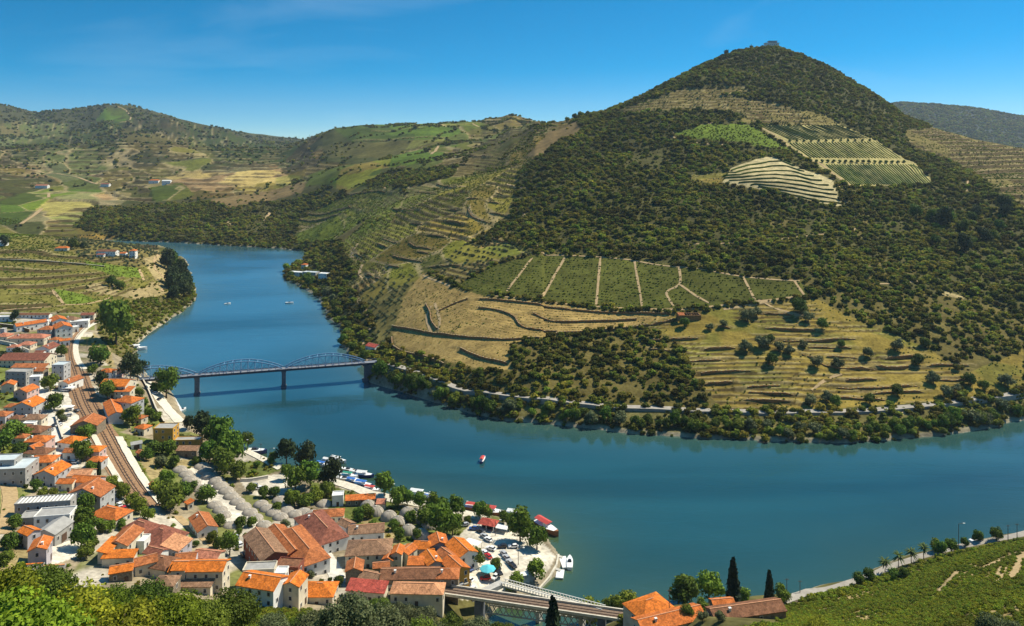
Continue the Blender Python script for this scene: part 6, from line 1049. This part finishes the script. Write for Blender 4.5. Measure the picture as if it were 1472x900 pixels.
# ================================================================== TREES OF THE VILLAGE AND BANKS
T = 'trees of the village'
TL = [(167, 497, 25, 'plane', .75, 'huge round bright green tree by the river bend above the railway'), (144, 524, 15, 'broad', .3, 'dark round tree beside the pale curved road'), (133, 538, 8, 'broad', .3, 'small dark tree below the pale curved road'), (155, 575, 13, 'broad', .6, 'tall dark tree between the rails and the largest orange house'), (145, 560, 10, 'dark', .7, 'dark tree at the trackside by the largest orange house'), (187, 545, 14, 'dark', .9, 'tall dark poplar behind the orange houses'), (205, 545, 9, 'dark', 1.5, 'slender dark poplar near the bridge end'), (198, 548, 8, 'dark', 1.5, 'slim dark poplar beside the bridge end'),
      (239, 572, 18, 'plane', .5, 'round bright green tree in front of the bridge'), (190, 612, 14, 'light', .8, 'tall pale green tree at the end of the long railway house'), (78, 590, 13, 'broad', .5, 'lone round street tree with its shadow on the road'), (73, 562, 12, 'broad', .3, 'dense tree below the white tall house'), (88, 512, 8, 'broad', .2, 'dark tree by the grey tower block'), (6, 523, 7, 'dark', .2, 'small dark tree at the end of the long warehouse'), (24, 520, 8, 'dark', .2, 'dark tree in front of the long warehouse'),
      (22, 462, 6, 'dark', .4, 'dark tree beside the long white building'), (20, 635, 17, 'broad', .2, 'large leafy garden tree below the dark brown roof'), (5, 648, 15, 'broad', .2, 'broad garden tree beside the modern house'), (42, 635, 11, 'light', .2, 'pale green garden tree beside the street houses'), (30, 658, 12, 'broad', .2, 'round garden tree touching the modern house'), (120, 640, 12, 'plane', .2, 'leafy tree behind the twin hipped house'), (127, 630, 9, 'plane', .2, 'small leafy tree in front of the station shed'), (118, 664, 14, 'plane', .3, 'round green tree at the lower street end'), (109, 656, 9, 'plane', .3, 'small round tree beside the twin hipped house'),
      (142, 684, 18, 'cypress', None, 'lone slim cypress in front of a small orange house'), (131, 678, 8, 'light', .3, 'light green bush next to the lone cypress'), (51, 706, 9, 'broad', .3, 'round tree beside the modern grey house'), (62, 714, 7, 'light', .2, 'yellow green bush above the striped building'), (76, 714, 7, 'light', .2, 'second yellow green bush above the striped building'), (122, 740, 14, 'plane', .4, 'round bright tree in front of the wide orange house'), (121, 762, 15, 'plane', .3, 'big round tree beside the modern hall'), (120, 790, 17, 'plane', .3, 'largest round tree at the concrete yard'), (124, 803, 12, 'broad', .3, 'lower round tree shading the concrete yard'), (147, 765, 10, 'light', .4, 'light tree beside the terracotta hall'), (158, 764, 8, 'broad', .3, 'dark small tree behind the terracotta hall'), (173, 758, 7, 'broad', .2, 'low tree below the cut corner house'),
      (20, 760, 10, 'broad', .2, 'bushy tree by the sandy lane'), (12, 790, 12, 'broad', .1, 'broad bush on the dry slope'), (25, 785, 8, 'light', .1, 'pale bush on the dry slope'), (8, 812, 12, 'broad', .1, 'low bush above the thicket'), (160, 700, 9, 'light', .3, 'hedge tree beside the platform end'), (168, 708, 9, 'light', .3, 'second hedge tree beside the platform end'), (178, 717, 10, 'light', .3, 'third hedge tree along the rails'), (190, 728, 10, 'light', .3, 'fourth hedge tree along the rails'), (200, 738, 11, 'light', .3, 'hedge tree at the buffer stop'), (212, 748, 11, 'light', .3, 'last hedge tree beyond the buffer stop'),
      (245, 735, 20, 'broad', .2, 'big spreading garden tree near the little orange hut'), (262, 720, 13, 'broad', .2, 'garden tree touching the wine tanks'), (225, 712, 11, 'light', .2, 'pale garden tree beside the platform'), (239, 695, 10, 'light', .5, 'pale feathery tree in the gardens'), (232, 672, 10, 'olive', .4, 'grey green willow in the gardens'), (210, 662, 9, 'broad', .2, 'garden bush below the pale shed'), (222, 655, 12, 'broad', .2, 'dark garden tree below the ochre villa'), (243, 655, 12, 'broad', .2, 'round garden tree in front of the ochre villa'), (250, 672, 9, 'broad', .3, 'garden tree at the first wine tank'), (297, 722, 13, 'broad', .2, 'round tree inside the row of wine tanks'), (277, 706, 8, 'broad', .2, 'small tree among the wine tanks'),
      (283, 668, 7, 'broad', .2, 'round bush on the dry lawn'), (290, 630, 15, 'dark', .6, 'dark palm like tree behind the ochre wing'), (305, 640, 13, 'plane', .6, 'tall leafy tree beside the ochre wing'), (318, 650, 20, 'plane', .7, 'tall bright plane tree on the river bank'), (332, 668, 20, 'plane', .5, 'wide plane tree beside the dry lawn'), (318, 682, 18, 'broad', .4, 'dark broad tree above the wine tanks'), (340, 690, 13, 'broad', .4, 'dark tree by the walled yard'), (356, 645, 11, 'broad', .8, 'round tree standing by the water'), (300, 665, 14, 'plane', .4, 'leafy tree at the edge of the dry lawn'),
      (412, 668, 15, 'dark', 1.0, 'tall dark eucalyptus with see through crown by the promenade'), (440, 678, 15, 'dark', .8, 'second dark eucalyptus by the promenade'), (412, 690, 9, 'plane', .6, 'green tree under the dark eucalyptus'), (425, 706, 15, 'plane', .4, 'dense round tree at the walled yard'), (446, 700, 15, 'plane', .5, 'bright tree behind the boat jetty'), (478, 706, 16, 'dark', .8, 'tall dark tree in front of the boat jetty'), (470, 715, 12, 'broad', .4, 'dark tree behind the white cube'), (420, 728, 13, 'light', .1, 'broad light bush over the wine tanks'), (440, 730, 12, 'light', .1, 'second light bush over the wine tanks'), (455, 722, 11, 'light', .2, 'light tree by the white cube'), (378, 715, 8, 'broad', .2, 'dark bush at the walled yard'), (395, 715, 9, 'broad', .2, 'round bush at the walled yard'), (362, 708, 8, 'broad', .2, 'small bush beside the walled yard'), (390, 668, 6, 'broad', .2, 'small garden tree on the lawn'), (370, 672, 5, 'broad', .2, 'little conical tree on the lawn'),
      (315, 756, 9, 'broad', .1, 'bush at the end of the white cottage'), (345, 758, 9, 'broad', .1, 'bush in front of the last wine tank'), (362, 757, 8, 'light', .1, 'light bush by the warehouse roofs'), (330, 798, 14, 'plane', .6, 'round tree in the shaded lane'), (305, 780, 9, 'light', .3, 'light tree below the white cottage'), (436, 822, 8, 'broad', .1, 'round bush beside the terracotta warehouse'), (446, 830, 7, 'olive', .1, 'small olive bush below the terracotta warehouse'), (525, 808, 9, 'light', .1, 'bush in the mansion garden'), (557, 806, 9, 'light', .1, 'pale bush in the mansion garden'), (515, 748, 10, 'broad', .3, 'dark tree behind the many windowed house'), (527, 745, 11, 'broad', .2, 'dark tree beside the tall wine tanks'),
      (553, 714, 15, 'plane', .7, 'tall round plane tree at the boats'), (573, 730, 14, 'plane', .5, 'plane tree on the quay'), (585, 728, 11, 'plane', .5, 'second plane tree on the quay'), (603, 732, 10, 'plane', .6, 'round tree in front of the large white boat'), (622, 738, 11, 'plane', .6, 'quay tree beside the large white boat'), (634, 739, 10, 'plane', .6, 'third plane tree on the quay'), (656, 743, 12, 'plane', .5, 'plane tree near the red brown tour boat'), (690, 745, 11, 'plane', .5, 'plane tree behind the cafe'), (700, 748, 9, 'plane', .5, 'round tree beside the cafe roof'), (723, 752, 8, 'broad', .5, 'small tree between the cafe and the point'),
      (748, 778, 19, 'plane', .6, 'largest dark green plane tree on the car park point'), (772, 790, 15, 'plane', .5, 'second large plane tree at the point'), (733, 760, 10, 'plane', .5, 'tree behind the largest plane tree'), (770, 833, 14, 'willow', .7, 'yellow green willow by the pontoons'), (742, 846, 12, 'light', .4, 'round light tree beside the footbridge'), (733, 850, 7, 'light', .3, 'small light bush beside the footbridge'), (683, 815, 13, 'broad', .4, 'round dark tree in front of the orange house'), (712, 818, 8, 'broad', .2, 'dark bush beside the parasol'), (672, 751, 5, 'light', .3, 'small yellow bush near the plane trees'),
      (610, 757, 13, 'plane', .2, 'leafy tree among the tall wine tanks'), (632, 768, 18, 'plane', .4, 'big dense tree behind the pink gable'), (650, 770, 15, 'plane', .4, 'dense tree next to the pink gable'), (637, 752, 14, 'plane', .3, 'leafy tree above the pink gable'), (590, 752, 9, 'light', .2, 'light bush between the tall wine tanks'), (618, 748, 10, 'plane', .3, 'tree behind the tall wine tanks'), (573, 776, 9, 'broad', .3, 'dark tree between the wine tanks and the mansion'), (600, 775, 8, 'broad', .2, 'dark bush at the lowest wine tank'), (566, 762, 8, 'broad', .2, 'bush under the tall wine tanks'),
      (90, 606, 6, 'olive', .2, 'small yard tree beside the street wall'), (87, 600, 6, 'light', .3, 'yellow green yard tree beside the street'), (206, 583, 7, 'light', .1, 'bush on the bank above the quay ramp'), (215, 600, 8, 'light', .1, 'second bush above the quay ramp'), (226, 604, 7, 'light', .1, 'third bush above the quay ramp'), (200, 570, 7, 'broad', .1, 'dark bush beside the tall grey house'), (272, 618, 9, 'dark', .5, 'dark palm by the ochre villa'), (105, 358, 8, 'broad', .2, 'round tree beside the headland farmhouse'), (120, 360, 5, 'dark', .4, 'dark tree beside the headland farmhouse'), (6, 355, 7, 'dark', .4, 'dark tree hiding the white farmhouse'), (160, 410, 8, 'broad', .1, 'dark hedge bush on the headland vines'), (172, 416, 8, 'broad', .1, 'second dark hedge bush on the headland vines')]
for x, y, r, k, hf, lab in TL: ptree(x, y, r, k, lab, T, hf if k != 'cypress' else 7.2)
# near bank: cypresses, round trees, palms along the road
X, Y = at(1054, 872); tree(X, Y, 16, 'cypress', 'tallest cypress beside the round trees above the river', None, 17.0); X, Y = at(1106, 869); tree(X, Y, 13, 'cypress', 'second cypress at the end of the riverside road', None, 12.5); tree((795 - CX) / F * 215, 215, 16, 'cypress', 'dark pointed cypress in front of the railway bridge', None, (185 - 662 / 1100 * 215) - gz((795 - CX) / F * 215, 215))
for x, y, r, k, lab in ((985, 868, 22, 'broad', 'large round tree beside the tallest cypress'), (1020, 866, 20, 'light', 'broad light tree behind the tallest cypress'), (1068, 868, 12, 'light', 'light tree right of the tallest cypress'), (905, 884, 16, 'light', 'round tree between the railway bridge and the orange roofs'), (882, 889, 17, 'light', 'round light tree at the railway bridge end'), (848, 900, 19, 'light', 'wide light tree below the railway bridge'), (1125, 868, 12, 'light', 'light bush beside the second cypress'), (988, 890, 10, 'broad', 'dark round bush between the orange roofs'), (1010, 880, 9, 'light', 'light bush above the long brown roof'),
                        (1352, 800, 9, 'plane', 'dark dense tree on the near road'), (1367, 795, 9, 'plane', 'second dark dense tree on the near road'), (1406, 781, 8, 'plane', 'round tree at the far end of the near road'), (1432, 778, 9, 'plane', 'last round tree of the near road'), (1387, 787, 6, 'plane', 'small tree beside the street lamp'), (1346, 795, 9, 'light', 'pale yellow tree by the near road'), (1235, 842, 9, 'broad', 'dark bush where the palms begin'), (1250, 836, 9, 'broad', 'second dark bush where the palms begin'), (1285, 835, 9, 'broad', 'dark bush below the palms'), (1300, 832, 8, 'broad', 'second dark bush below the palms')): ptree(x, y, r, k, lab, 'trees of the near bank', .5)
for x, y, lab in ((1272, 824, 'first palm of the row along the near road'), (1292, 816, 'second palm of the row along the near road'), (1310, 810, 'third palm of the row along the near road'), (1328, 804, 'last palm of the row along the near road')): X, Y = at(x, y); tree(X, Y, 3.0, 'palm', lab, 'palms', 5.0, name='palm_tree')
# far bank: trees along the water
rg = random.Random(5); SH = [(545, 548), (590, 564), (640, 583), (700, 599), (780, 606), (850, 613), (930, 623), (1000, 627), (1100, 632), (1210, 635), (1280, 631), (1350, 623), (1410, 613), (1472, 601)]
for i in range(76):
    t = i / 75 * (len(SH) - 1.001); a, b = SH[int(t)], SH[int(t) + 1]; x, y = lerp2(a, b, t - int(t)); k = rg.choice(['broad', 'broad', 'light', 'olive', 'plane'])
    ptree(x + rg.uniform(-5, 5), y - rg.uniform(2, 16), rg.uniform(5, 10.5), k, {'broad': 'dark green waterside tree on the bank below the hill road', 'light': 'light green waterside tree on the bank below the hill road', 'olive': 'grey green waterside tree on the bank below the hill road', 'plane': 'fresh green waterside tree on the bank below the hill road'}[k], 'waterside trees of the far bank, ' + k, .25)
SH2 = [(405, 396), (425, 408), (445, 418), (462, 436), (468, 455), (490, 476), (488, 495), (503, 514), (530, 535)]
for i in range(18):
    t = i / 17 * (len(SH2) - 1.001); a, b = SH2[int(t)], SH2[int(t) + 1]; x, y = lerp2(a, b, t - int(t)); k = rg.choice(['broad', 'broad', 'light', 'olive'])
    ptree(x + rg.uniform(3, 16), y - rg.uniform(1, 10), rg.uniform(4, 8), k, {'broad': 'dark tree', 'light': 'light green tree', 'olive': 'grey green tree'}[k] + ' on the far shore between the bridge and the hotel', 'far shore trees, ' + k, .3)
for i in range(14): ptree(248 + rg.uniform(-8, 22), 385 + i * 3.6 + rg.uniform(-3, 3), rg.uniform(8, 13), 'dark' if i % 3 else 'broad', 'dark tree in the grove on the headland shore' if i % 3 else 'green tree in the grove on the headland shore', 'headland shore grove ' + ('dark' if i % 3 else 'green'), .3)
# olive trees on the yellow terraces
for x, y, r in ((1075, 462, 11), (1088, 455, 8), (1150, 452, 12), (1162, 462, 8), (1182, 474, 8), (1072, 505, 10), (1095, 500, 10), (1110, 525, 9), (1120, 505, 8), (1135, 510, 8), (1175, 528, 9), (1205, 530, 9), (1248, 514, 8), (1290, 505, 10), (1320, 525, 9), (1342, 552, 10), (1360, 570, 9), (1375, 565, 8), (1165, 582, 9), (1190, 578, 9), (1200, 585, 8), (1250, 580, 8), (1290, 570, 9), (1395, 555, 9), (1415, 562, 8), (1445, 555, 11), (1440, 590, 9), (1105, 497, 9), (1040, 470, 6), (1020, 475, 6), (985, 470, 7), (1155, 500, 7), (1210, 500, 6), (1330, 500, 8)):
    ptree(x, y, r, 'olive' if (x + y) % 3 else 'broad', ('grey green olive tree' if (x + y) % 3 else 'dark round tree') + ' standing on the yellow terraces', 'terrace trees ' + ('olive' if (x + y) % 3 else 'dark'), .35)
# bushes lining the tracks of the striped fields
for i in range(17): ptree(1165 + i * 8.4, 233.5 + .1 * i, 2.6, 'broad', 'small round bush in the row between the striped vineyards', 'bush row of the striped vineyards', .1, cat='bush', name='round_bush')
for i in range(12): ptree(1135 + i * 10.5, 204.2 - .1 * i, 2.0, 'broad', 'little bush in the row above the middle striped vineyard', 'bush row above the middle vineyard', .1, cat='bush', name='round_bush')
# skyline trees of the summit
for x, y, r, k in ((1044, 79, 3.2, 'dark'), (1056, 76, 3.6, 'broad'), (1125, 69, 3.4, 'dark'), (835, 168, 5, 'broad'), (826, 170, 4.5, 'broad'), (845, 166, 4, 'broad'), (815, 174, 4, 'broad')):
    ptree(x, y + 1.5, r, k, 'tree on the skyline ' + ('near the summit house' if x > 1000 else 'at the saddle left of the cone'), 'skyline trees ' + ('summit' if x > 1000 else 'saddle'), .5)
# foreground trees and bushes on the slope under the viewpoint
FT = [(30, 40, 3.0, 'fore'), (110, 52, 3.0, 'fore'), (180, 50, 2.6, 'fore'), (245, 75, 3.2, 'fore'), (330, 120, 4.6, 'fbroad'), (395, 130, 3.0, 'foak'), (290, 95, 3.2, 'fbroad'), (455, 115, 3.4, 'foak'), (500, 105, 4.2, 'foak'), (550, 120, 4.2, 'foak'), (600, 135, 4.5, 'fbroad'), (655, 160, 5.0, 'foak'), (705, 170, 4.4, 'foak'), (210, 150, 5, 'fbroad'), (150, 140, 4.5, 'fore'), (60, 110, 4.5, 'fbroad'), (5, 90, 4, 'fore'), (745, 200, 4.0, 'fbroad'), (620, 190, 5, 'foak'), (430, 170, 2.6, 'fbroad'), (1175, 170, 3, 'fore'), (1440, 110, 3.2, 'foak'), (1390, 120, 2.8, 'fore')]
FL = {'fore': 'sunlit yellow green bush on the slope below the viewpoint', 'fbroad': 'dark leafy tree on the slope below the viewpoint', 'foak': 'grey green olive tree on the slope below the viewpoint'}
for x, y, r, k in ((575, 0, 5.6, 'foak'), (608, 0, 6.0, 'foak'), (645, 0, 6.4, 'fbroad'), (684, 0, 6.6, 'foak'), (722, 0, 6.2, 'fbroad'), (752, 0, 5.4, 'foak'), (545, 0, 5.0, 'fbroad')):
    X, Y = (x - CX) / F * 252, 252.0; tree(X, Y, r * .85, k, {'foak': 'grey green olive tree just below the railway line', 'fbroad': 'dark leafy tree just below the railway line'}[k], 'trees below the railway ' + k, 2.3)
for i, (x, Y, r, k) in enumerate(FT): tree((x - CX) / F * Y, Y, r, k, FL[k], 'slope plants ' + k, .15)
# ================================================================== POLES, LAMPS, PERSON, GARDEN WALLS
M_POLE = mat('pole_wood', (.12, .10, .08), .9, .2, 2)
def pole(x, y, h, label, lamp=False):
    X, Y = at(x, y); e = empty('street_lamp' if lamp else 'utility_pole', (X, Y, gz(X, Y))); tag(e, label, 'lamp' if lamp else 'pole', 'poles'); MB().tube([(0, 0, -.5), (0, 0, h)], [.16, .10], 6).build('post', M_POLE, e)
    if lamp: MB().bar((0, 0, h - .1), (2.0, 0, h + .25), .12).build('arm', M_POLE, e); MB().box((2.3, 0, h + .22), (.9, .4, .18)).build('lamp_head', M_WHITE, e)
    else: MB().bar((-.8, 0, h - .5), (.8, 0, h - .5), .14).build('crossarm', M_POLE, e)
for a in ((1378, 790, 11, 'tall street lamp among the trees of the near road', True), (1449, 778, 7, 'wooden pole at the end of the near road'), (1462, 776, 7, 'second wooden pole at the end of the near road'), (1131, 861, 8, 'thin pole beside the second cypress'), (1150, 856, 6, 'thin pole on the riverside parapet'), (388, 668, 9, 'dark lamp post on the promenade', True), (388 - 13, 660, 9, 'dark mooring pole by the promenade'), (962, 885, 9, 'pole standing before the orange roofs'), (125, 500, 10, 'catenary pole beside the pale curved road')): pole(*a)
for x, y, h in ((430, 199, 22), (445, 198, 16), (1080, 72, 15), (1047, 79, 14)):
    X, Y = at(x, y + 2); e = empty('radio_mast', (X, Y, gz(X, Y))); tag(e, 'thin mast on the distant saddle skyline' if x < 600 else 'thin mast on the summit ridge of the cone', 'mast', 'saddle masts' if x < 600 else 'summit masts'); MB().tube([(0, 0, -1), (0, 0, h)], [.7, .3], 4).build('pole', M_POLE, e); MB().box((0, 0, h * .85), (3, .4, .4)).build('crossarm', M_POLE, e)
# person on the footbridge: one continuous skinned figure
def person(P, rz, label):
    e = empty('person', P, rz); tag(e, label, 'person')
    J = [(0, 0, .95), (0, 0, 1.2), (0, 0, 1.45), (0, .01, 1.58), (0, .02, 1.68), (0, .02, 1.78), (.12, 0, .9), (.13, .05, .5), (.13, 0, .08), (.14, .15, .04), (-.12, 0, .9), (-.13, -.06, .5), (-.13, -.1, .08), (-.14, .05, .04), (.2, 0, 1.42), (.27, 0, 1.15), (.27, .1, .92), (-.2, 0, 1.42), (-.27, 0, 1.15), (-.26, .12, .93)]
    E = [(0, 1), (1, 2), (2, 3), (3, 4), (4, 5), (0, 6), (6, 7), (7, 8), (8, 9), (0, 10), (10, 11), (11, 12), (12, 13), (2, 14), (14, 15), (15, 16), (2, 17), (17, 18), (18, 19)]
    R = [.15, .14, .15, .06, .10, .08, .10, .07, .05, .04, .10, .07, .05, .04, .07, .05, .04, .07, .05, .04]
    me = bpy.data.meshes.new('body'); me.from_pydata(J, E, []); m_ = mat('pale_clothes', (.55, .54, .52), .9, .35, 1.4); me.materials.append(m_); o = link('body', me, e); md = o.modifiers.new('skin', 'SKIN'); sk = me.skin_vertices[0].data if me.skin_vertices else None
    if sk is None:
        me.attributes  # layer is created by the modifier
    for i, v in enumerate(me.skin_vertices[0].data if me.skin_vertices else []): v.radius = (R[i], R[i] * .85); v.use_root = i == 0
    o.modifiers.new('sub', 'SUBSURF').levels = 1
p = F1 + F2 * .675 + Vector((0, 0, .3)) + nn_ * .3; person(p, 1.0, 'person in pale clothes standing on the footbridge')
def gwall(pts, h, label, m_=None, capm=None):
    P = [P3(*p) for p in pts]; e = empty('garden_wall', P[0]); tag(e, label, 'wall')
    mb = MB(); cp = MB()
    for a, b in zip(P[:-1], P[1:]): a_ = a - P[0]; b_ = b - P[0]; mb.bar(a_ + Vector((0, 0, h / 2 - .3)), b_ + Vector((0, 0, h / 2 - .3)), .5, h + .6); cp.bar(a_ + Vector((0, 0, h + .08)), b_ + Vector((0, 0, h + .08)), .8, .16)
    mb.build('wall_face', m_ or M_CONC, e); cp.build('coping', capm or M_QUAY, e)
gwall([(37, 822), (62, 820)], 2.6, 'grey wall with orange coping below the slim gabled house', None, ROOF['bright']); gwall([(62, 823), (93, 821)], 2.4, 'lower grey wall with pale orange coping', None, ROOF['pale']); gwall([(205, 548), (214, 565), (224, 590), (236, 610)], 2.0, 'dark wall along the quay ramp', M_STONE); gwall([(345, 693), (362, 692), (385, 688)], 1.6, 'pale wall of the river garden'); gwall([(0, 470), (25, 473), (42, 478)], 3.0, 'dark hedge like wall below the walled garden', M_STONE); gwall([(0, 494), (20, 498), (42, 508)], 2.6, 'beige retaining wall above the long warehouse', M_QUAY)
gwall([(80, 600), (83, 612), (90, 632)], 1.4, 'dark wall between the street and the station yard', M_STONE); gwall([(0, 378 - 4), (60, 376), (110, 380), (150, 384)], 1.4, 'long stone wall under the headland farmhouse', M_STONE); gwall([(775, 848), (790, 832), (800, 815), (803, 800)], 1.0, 'rounded sandy quay edge at the car park point', M_QUAY)
# skylight ribs on the striped building
# shrubs and weeds of gardens, yards and banks, kept clear of buildings and paving
X, Y = land_points(['garden', 'bank', 'town', 'dry'], 30000, 260, 1000, -120, 700); c = cls_many(X, Y); keep = RNG.uniform(0, 1, len(X)) < np.select([c == names.index('garden'), c == names.index('bank')], [.75, .6], .15); keep &= (fbm(X, Y, 20, 221, 2) > -.25); X, Y = X[keep], Y[keep]
keep = np.ones(len(X), bool)
for hx, hy, hr in HPOS: keep &= np.hypot(X - hx, Y - hy) > hr
rp_ = np.concatenate([np.array([(p.x, p.y) for p in spline([at(*q) for q in l], 3)]) for l in (RLINE, [(38, 512), (52, 540), (60, 565), (66, 595), (74, 625), (85, 650), (100, 674)], [(206, 543), (228, 570), (262, 607)], [(140, 463), (124, 472), (111, 488), (109, 505), (122, 531)])])
for px_, py_ in rp_: keep &= np.hypot(X - px_, Y - py_) > 9
X, Y = X[keep], Y[keep]; X2, Y2 = land_points(['bank'], 9000, 480, 1250, 60, 330); X = np.concatenate([X, X2]); Y = np.concatenate([Y, Y2]); scatter('garden_shrubs', pts3(X, Y, -.2), RNG.uniform(.4, 1.5, len(X)) * np.clip(Y / 500, 1, 1.6), SRC['wood'] + SRC['fvine'], 'low shrubs and weeds of the village gardens and banks', 'shrubs'); print('shrubs', len(X))
# small yard trees in the gaps between houses
n_ = 0; rg = random.Random(21)
while n_ < 34:
    x, y = rg.uniform(-10, 660), rg.uniform(470, 850); X, Y = at(x, y)
    if int(cls_many(np.array([X]), np.array([Y]))[0]) not in (names.index('town'), names.index('garden'), names.index('dry')) or any(math.hypot(X - a, Y - b) < c + 1.2 for a, b, c in HPOS) or np.hypot(rp_[:, 0] - X, rp_[:, 1] - Y).min() < 11: continue
    k = rg.choice(['broad', 'broad', 'plane', 'light', 'olive']); n_ += 1; tree(X, Y, rg.uniform(1.3, 2.6), k, {'broad': 'small dark yard tree between the village houses', 'plane': 'small fresh green yard tree between the village houses', 'light': 'small light green yard tree between the village houses', 'olive': 'small grey olive tree between the village houses'}[k], 'yard trees, ' + k, .3)
# lamp posts along the quay
for x, y, w_ in ((560, 716, 'first plane tree'), (612, 728, 'large white boat'), (665, 742, 'cafe'), (712, 770, 'cafe awning'), (745, 812, 'middle parking row'), (690, 812, 'round dark tree'), (350, 650, 'promenade start')): pole(x, y, 7, 'quay lamp post near the ' + w_, True)
# tall dark grove in the gully on the right flank
rg = random.Random(31)
for i in range(16): ptree(1315 + rg.uniform(0, 130), 305 + rg.uniform(0, 62), rg.uniform(7, 12), 'dark' if i % 2 else 'broad', 'tall ' + ('nearly black' if i % 2 else 'dark green') + ' tree in the shady gully on the right flank', 'gully grove ' + str(i % 2), .2)
# ================================================================== AIR
bm = bmesh.new(); bmesh.ops.create_cube(bm, size=1.0); me = bpy.data.meshes.new('haze'); bm.to_mesh(me); bm.free()
hz = link('haze', me); hz.location = (0, 4450, 297); hz.scale = (12000, 9300, 606); tag(hz, 'thin blue summer haze filling the valley', 'haze', kind='stuff')
m = bpy.data.materials.new('haze_air'); m.use_nodes = True; t = m.node_tree; t.nodes.clear(); o_ = t.nodes.new('ShaderNodeOutputMaterial'); pv = t.nodes.new('ShaderNodeVolumePrincipled')
pv.inputs['Density'].default_value = 0.000038; pv.inputs['Color'].default_value = (.62, .80, 1.0, 1); pv.inputs['Anisotropy'].default_value = 0.2; t.links.new(pv.outputs[0], o_.inputs['Volume']); me.materials.append(m)
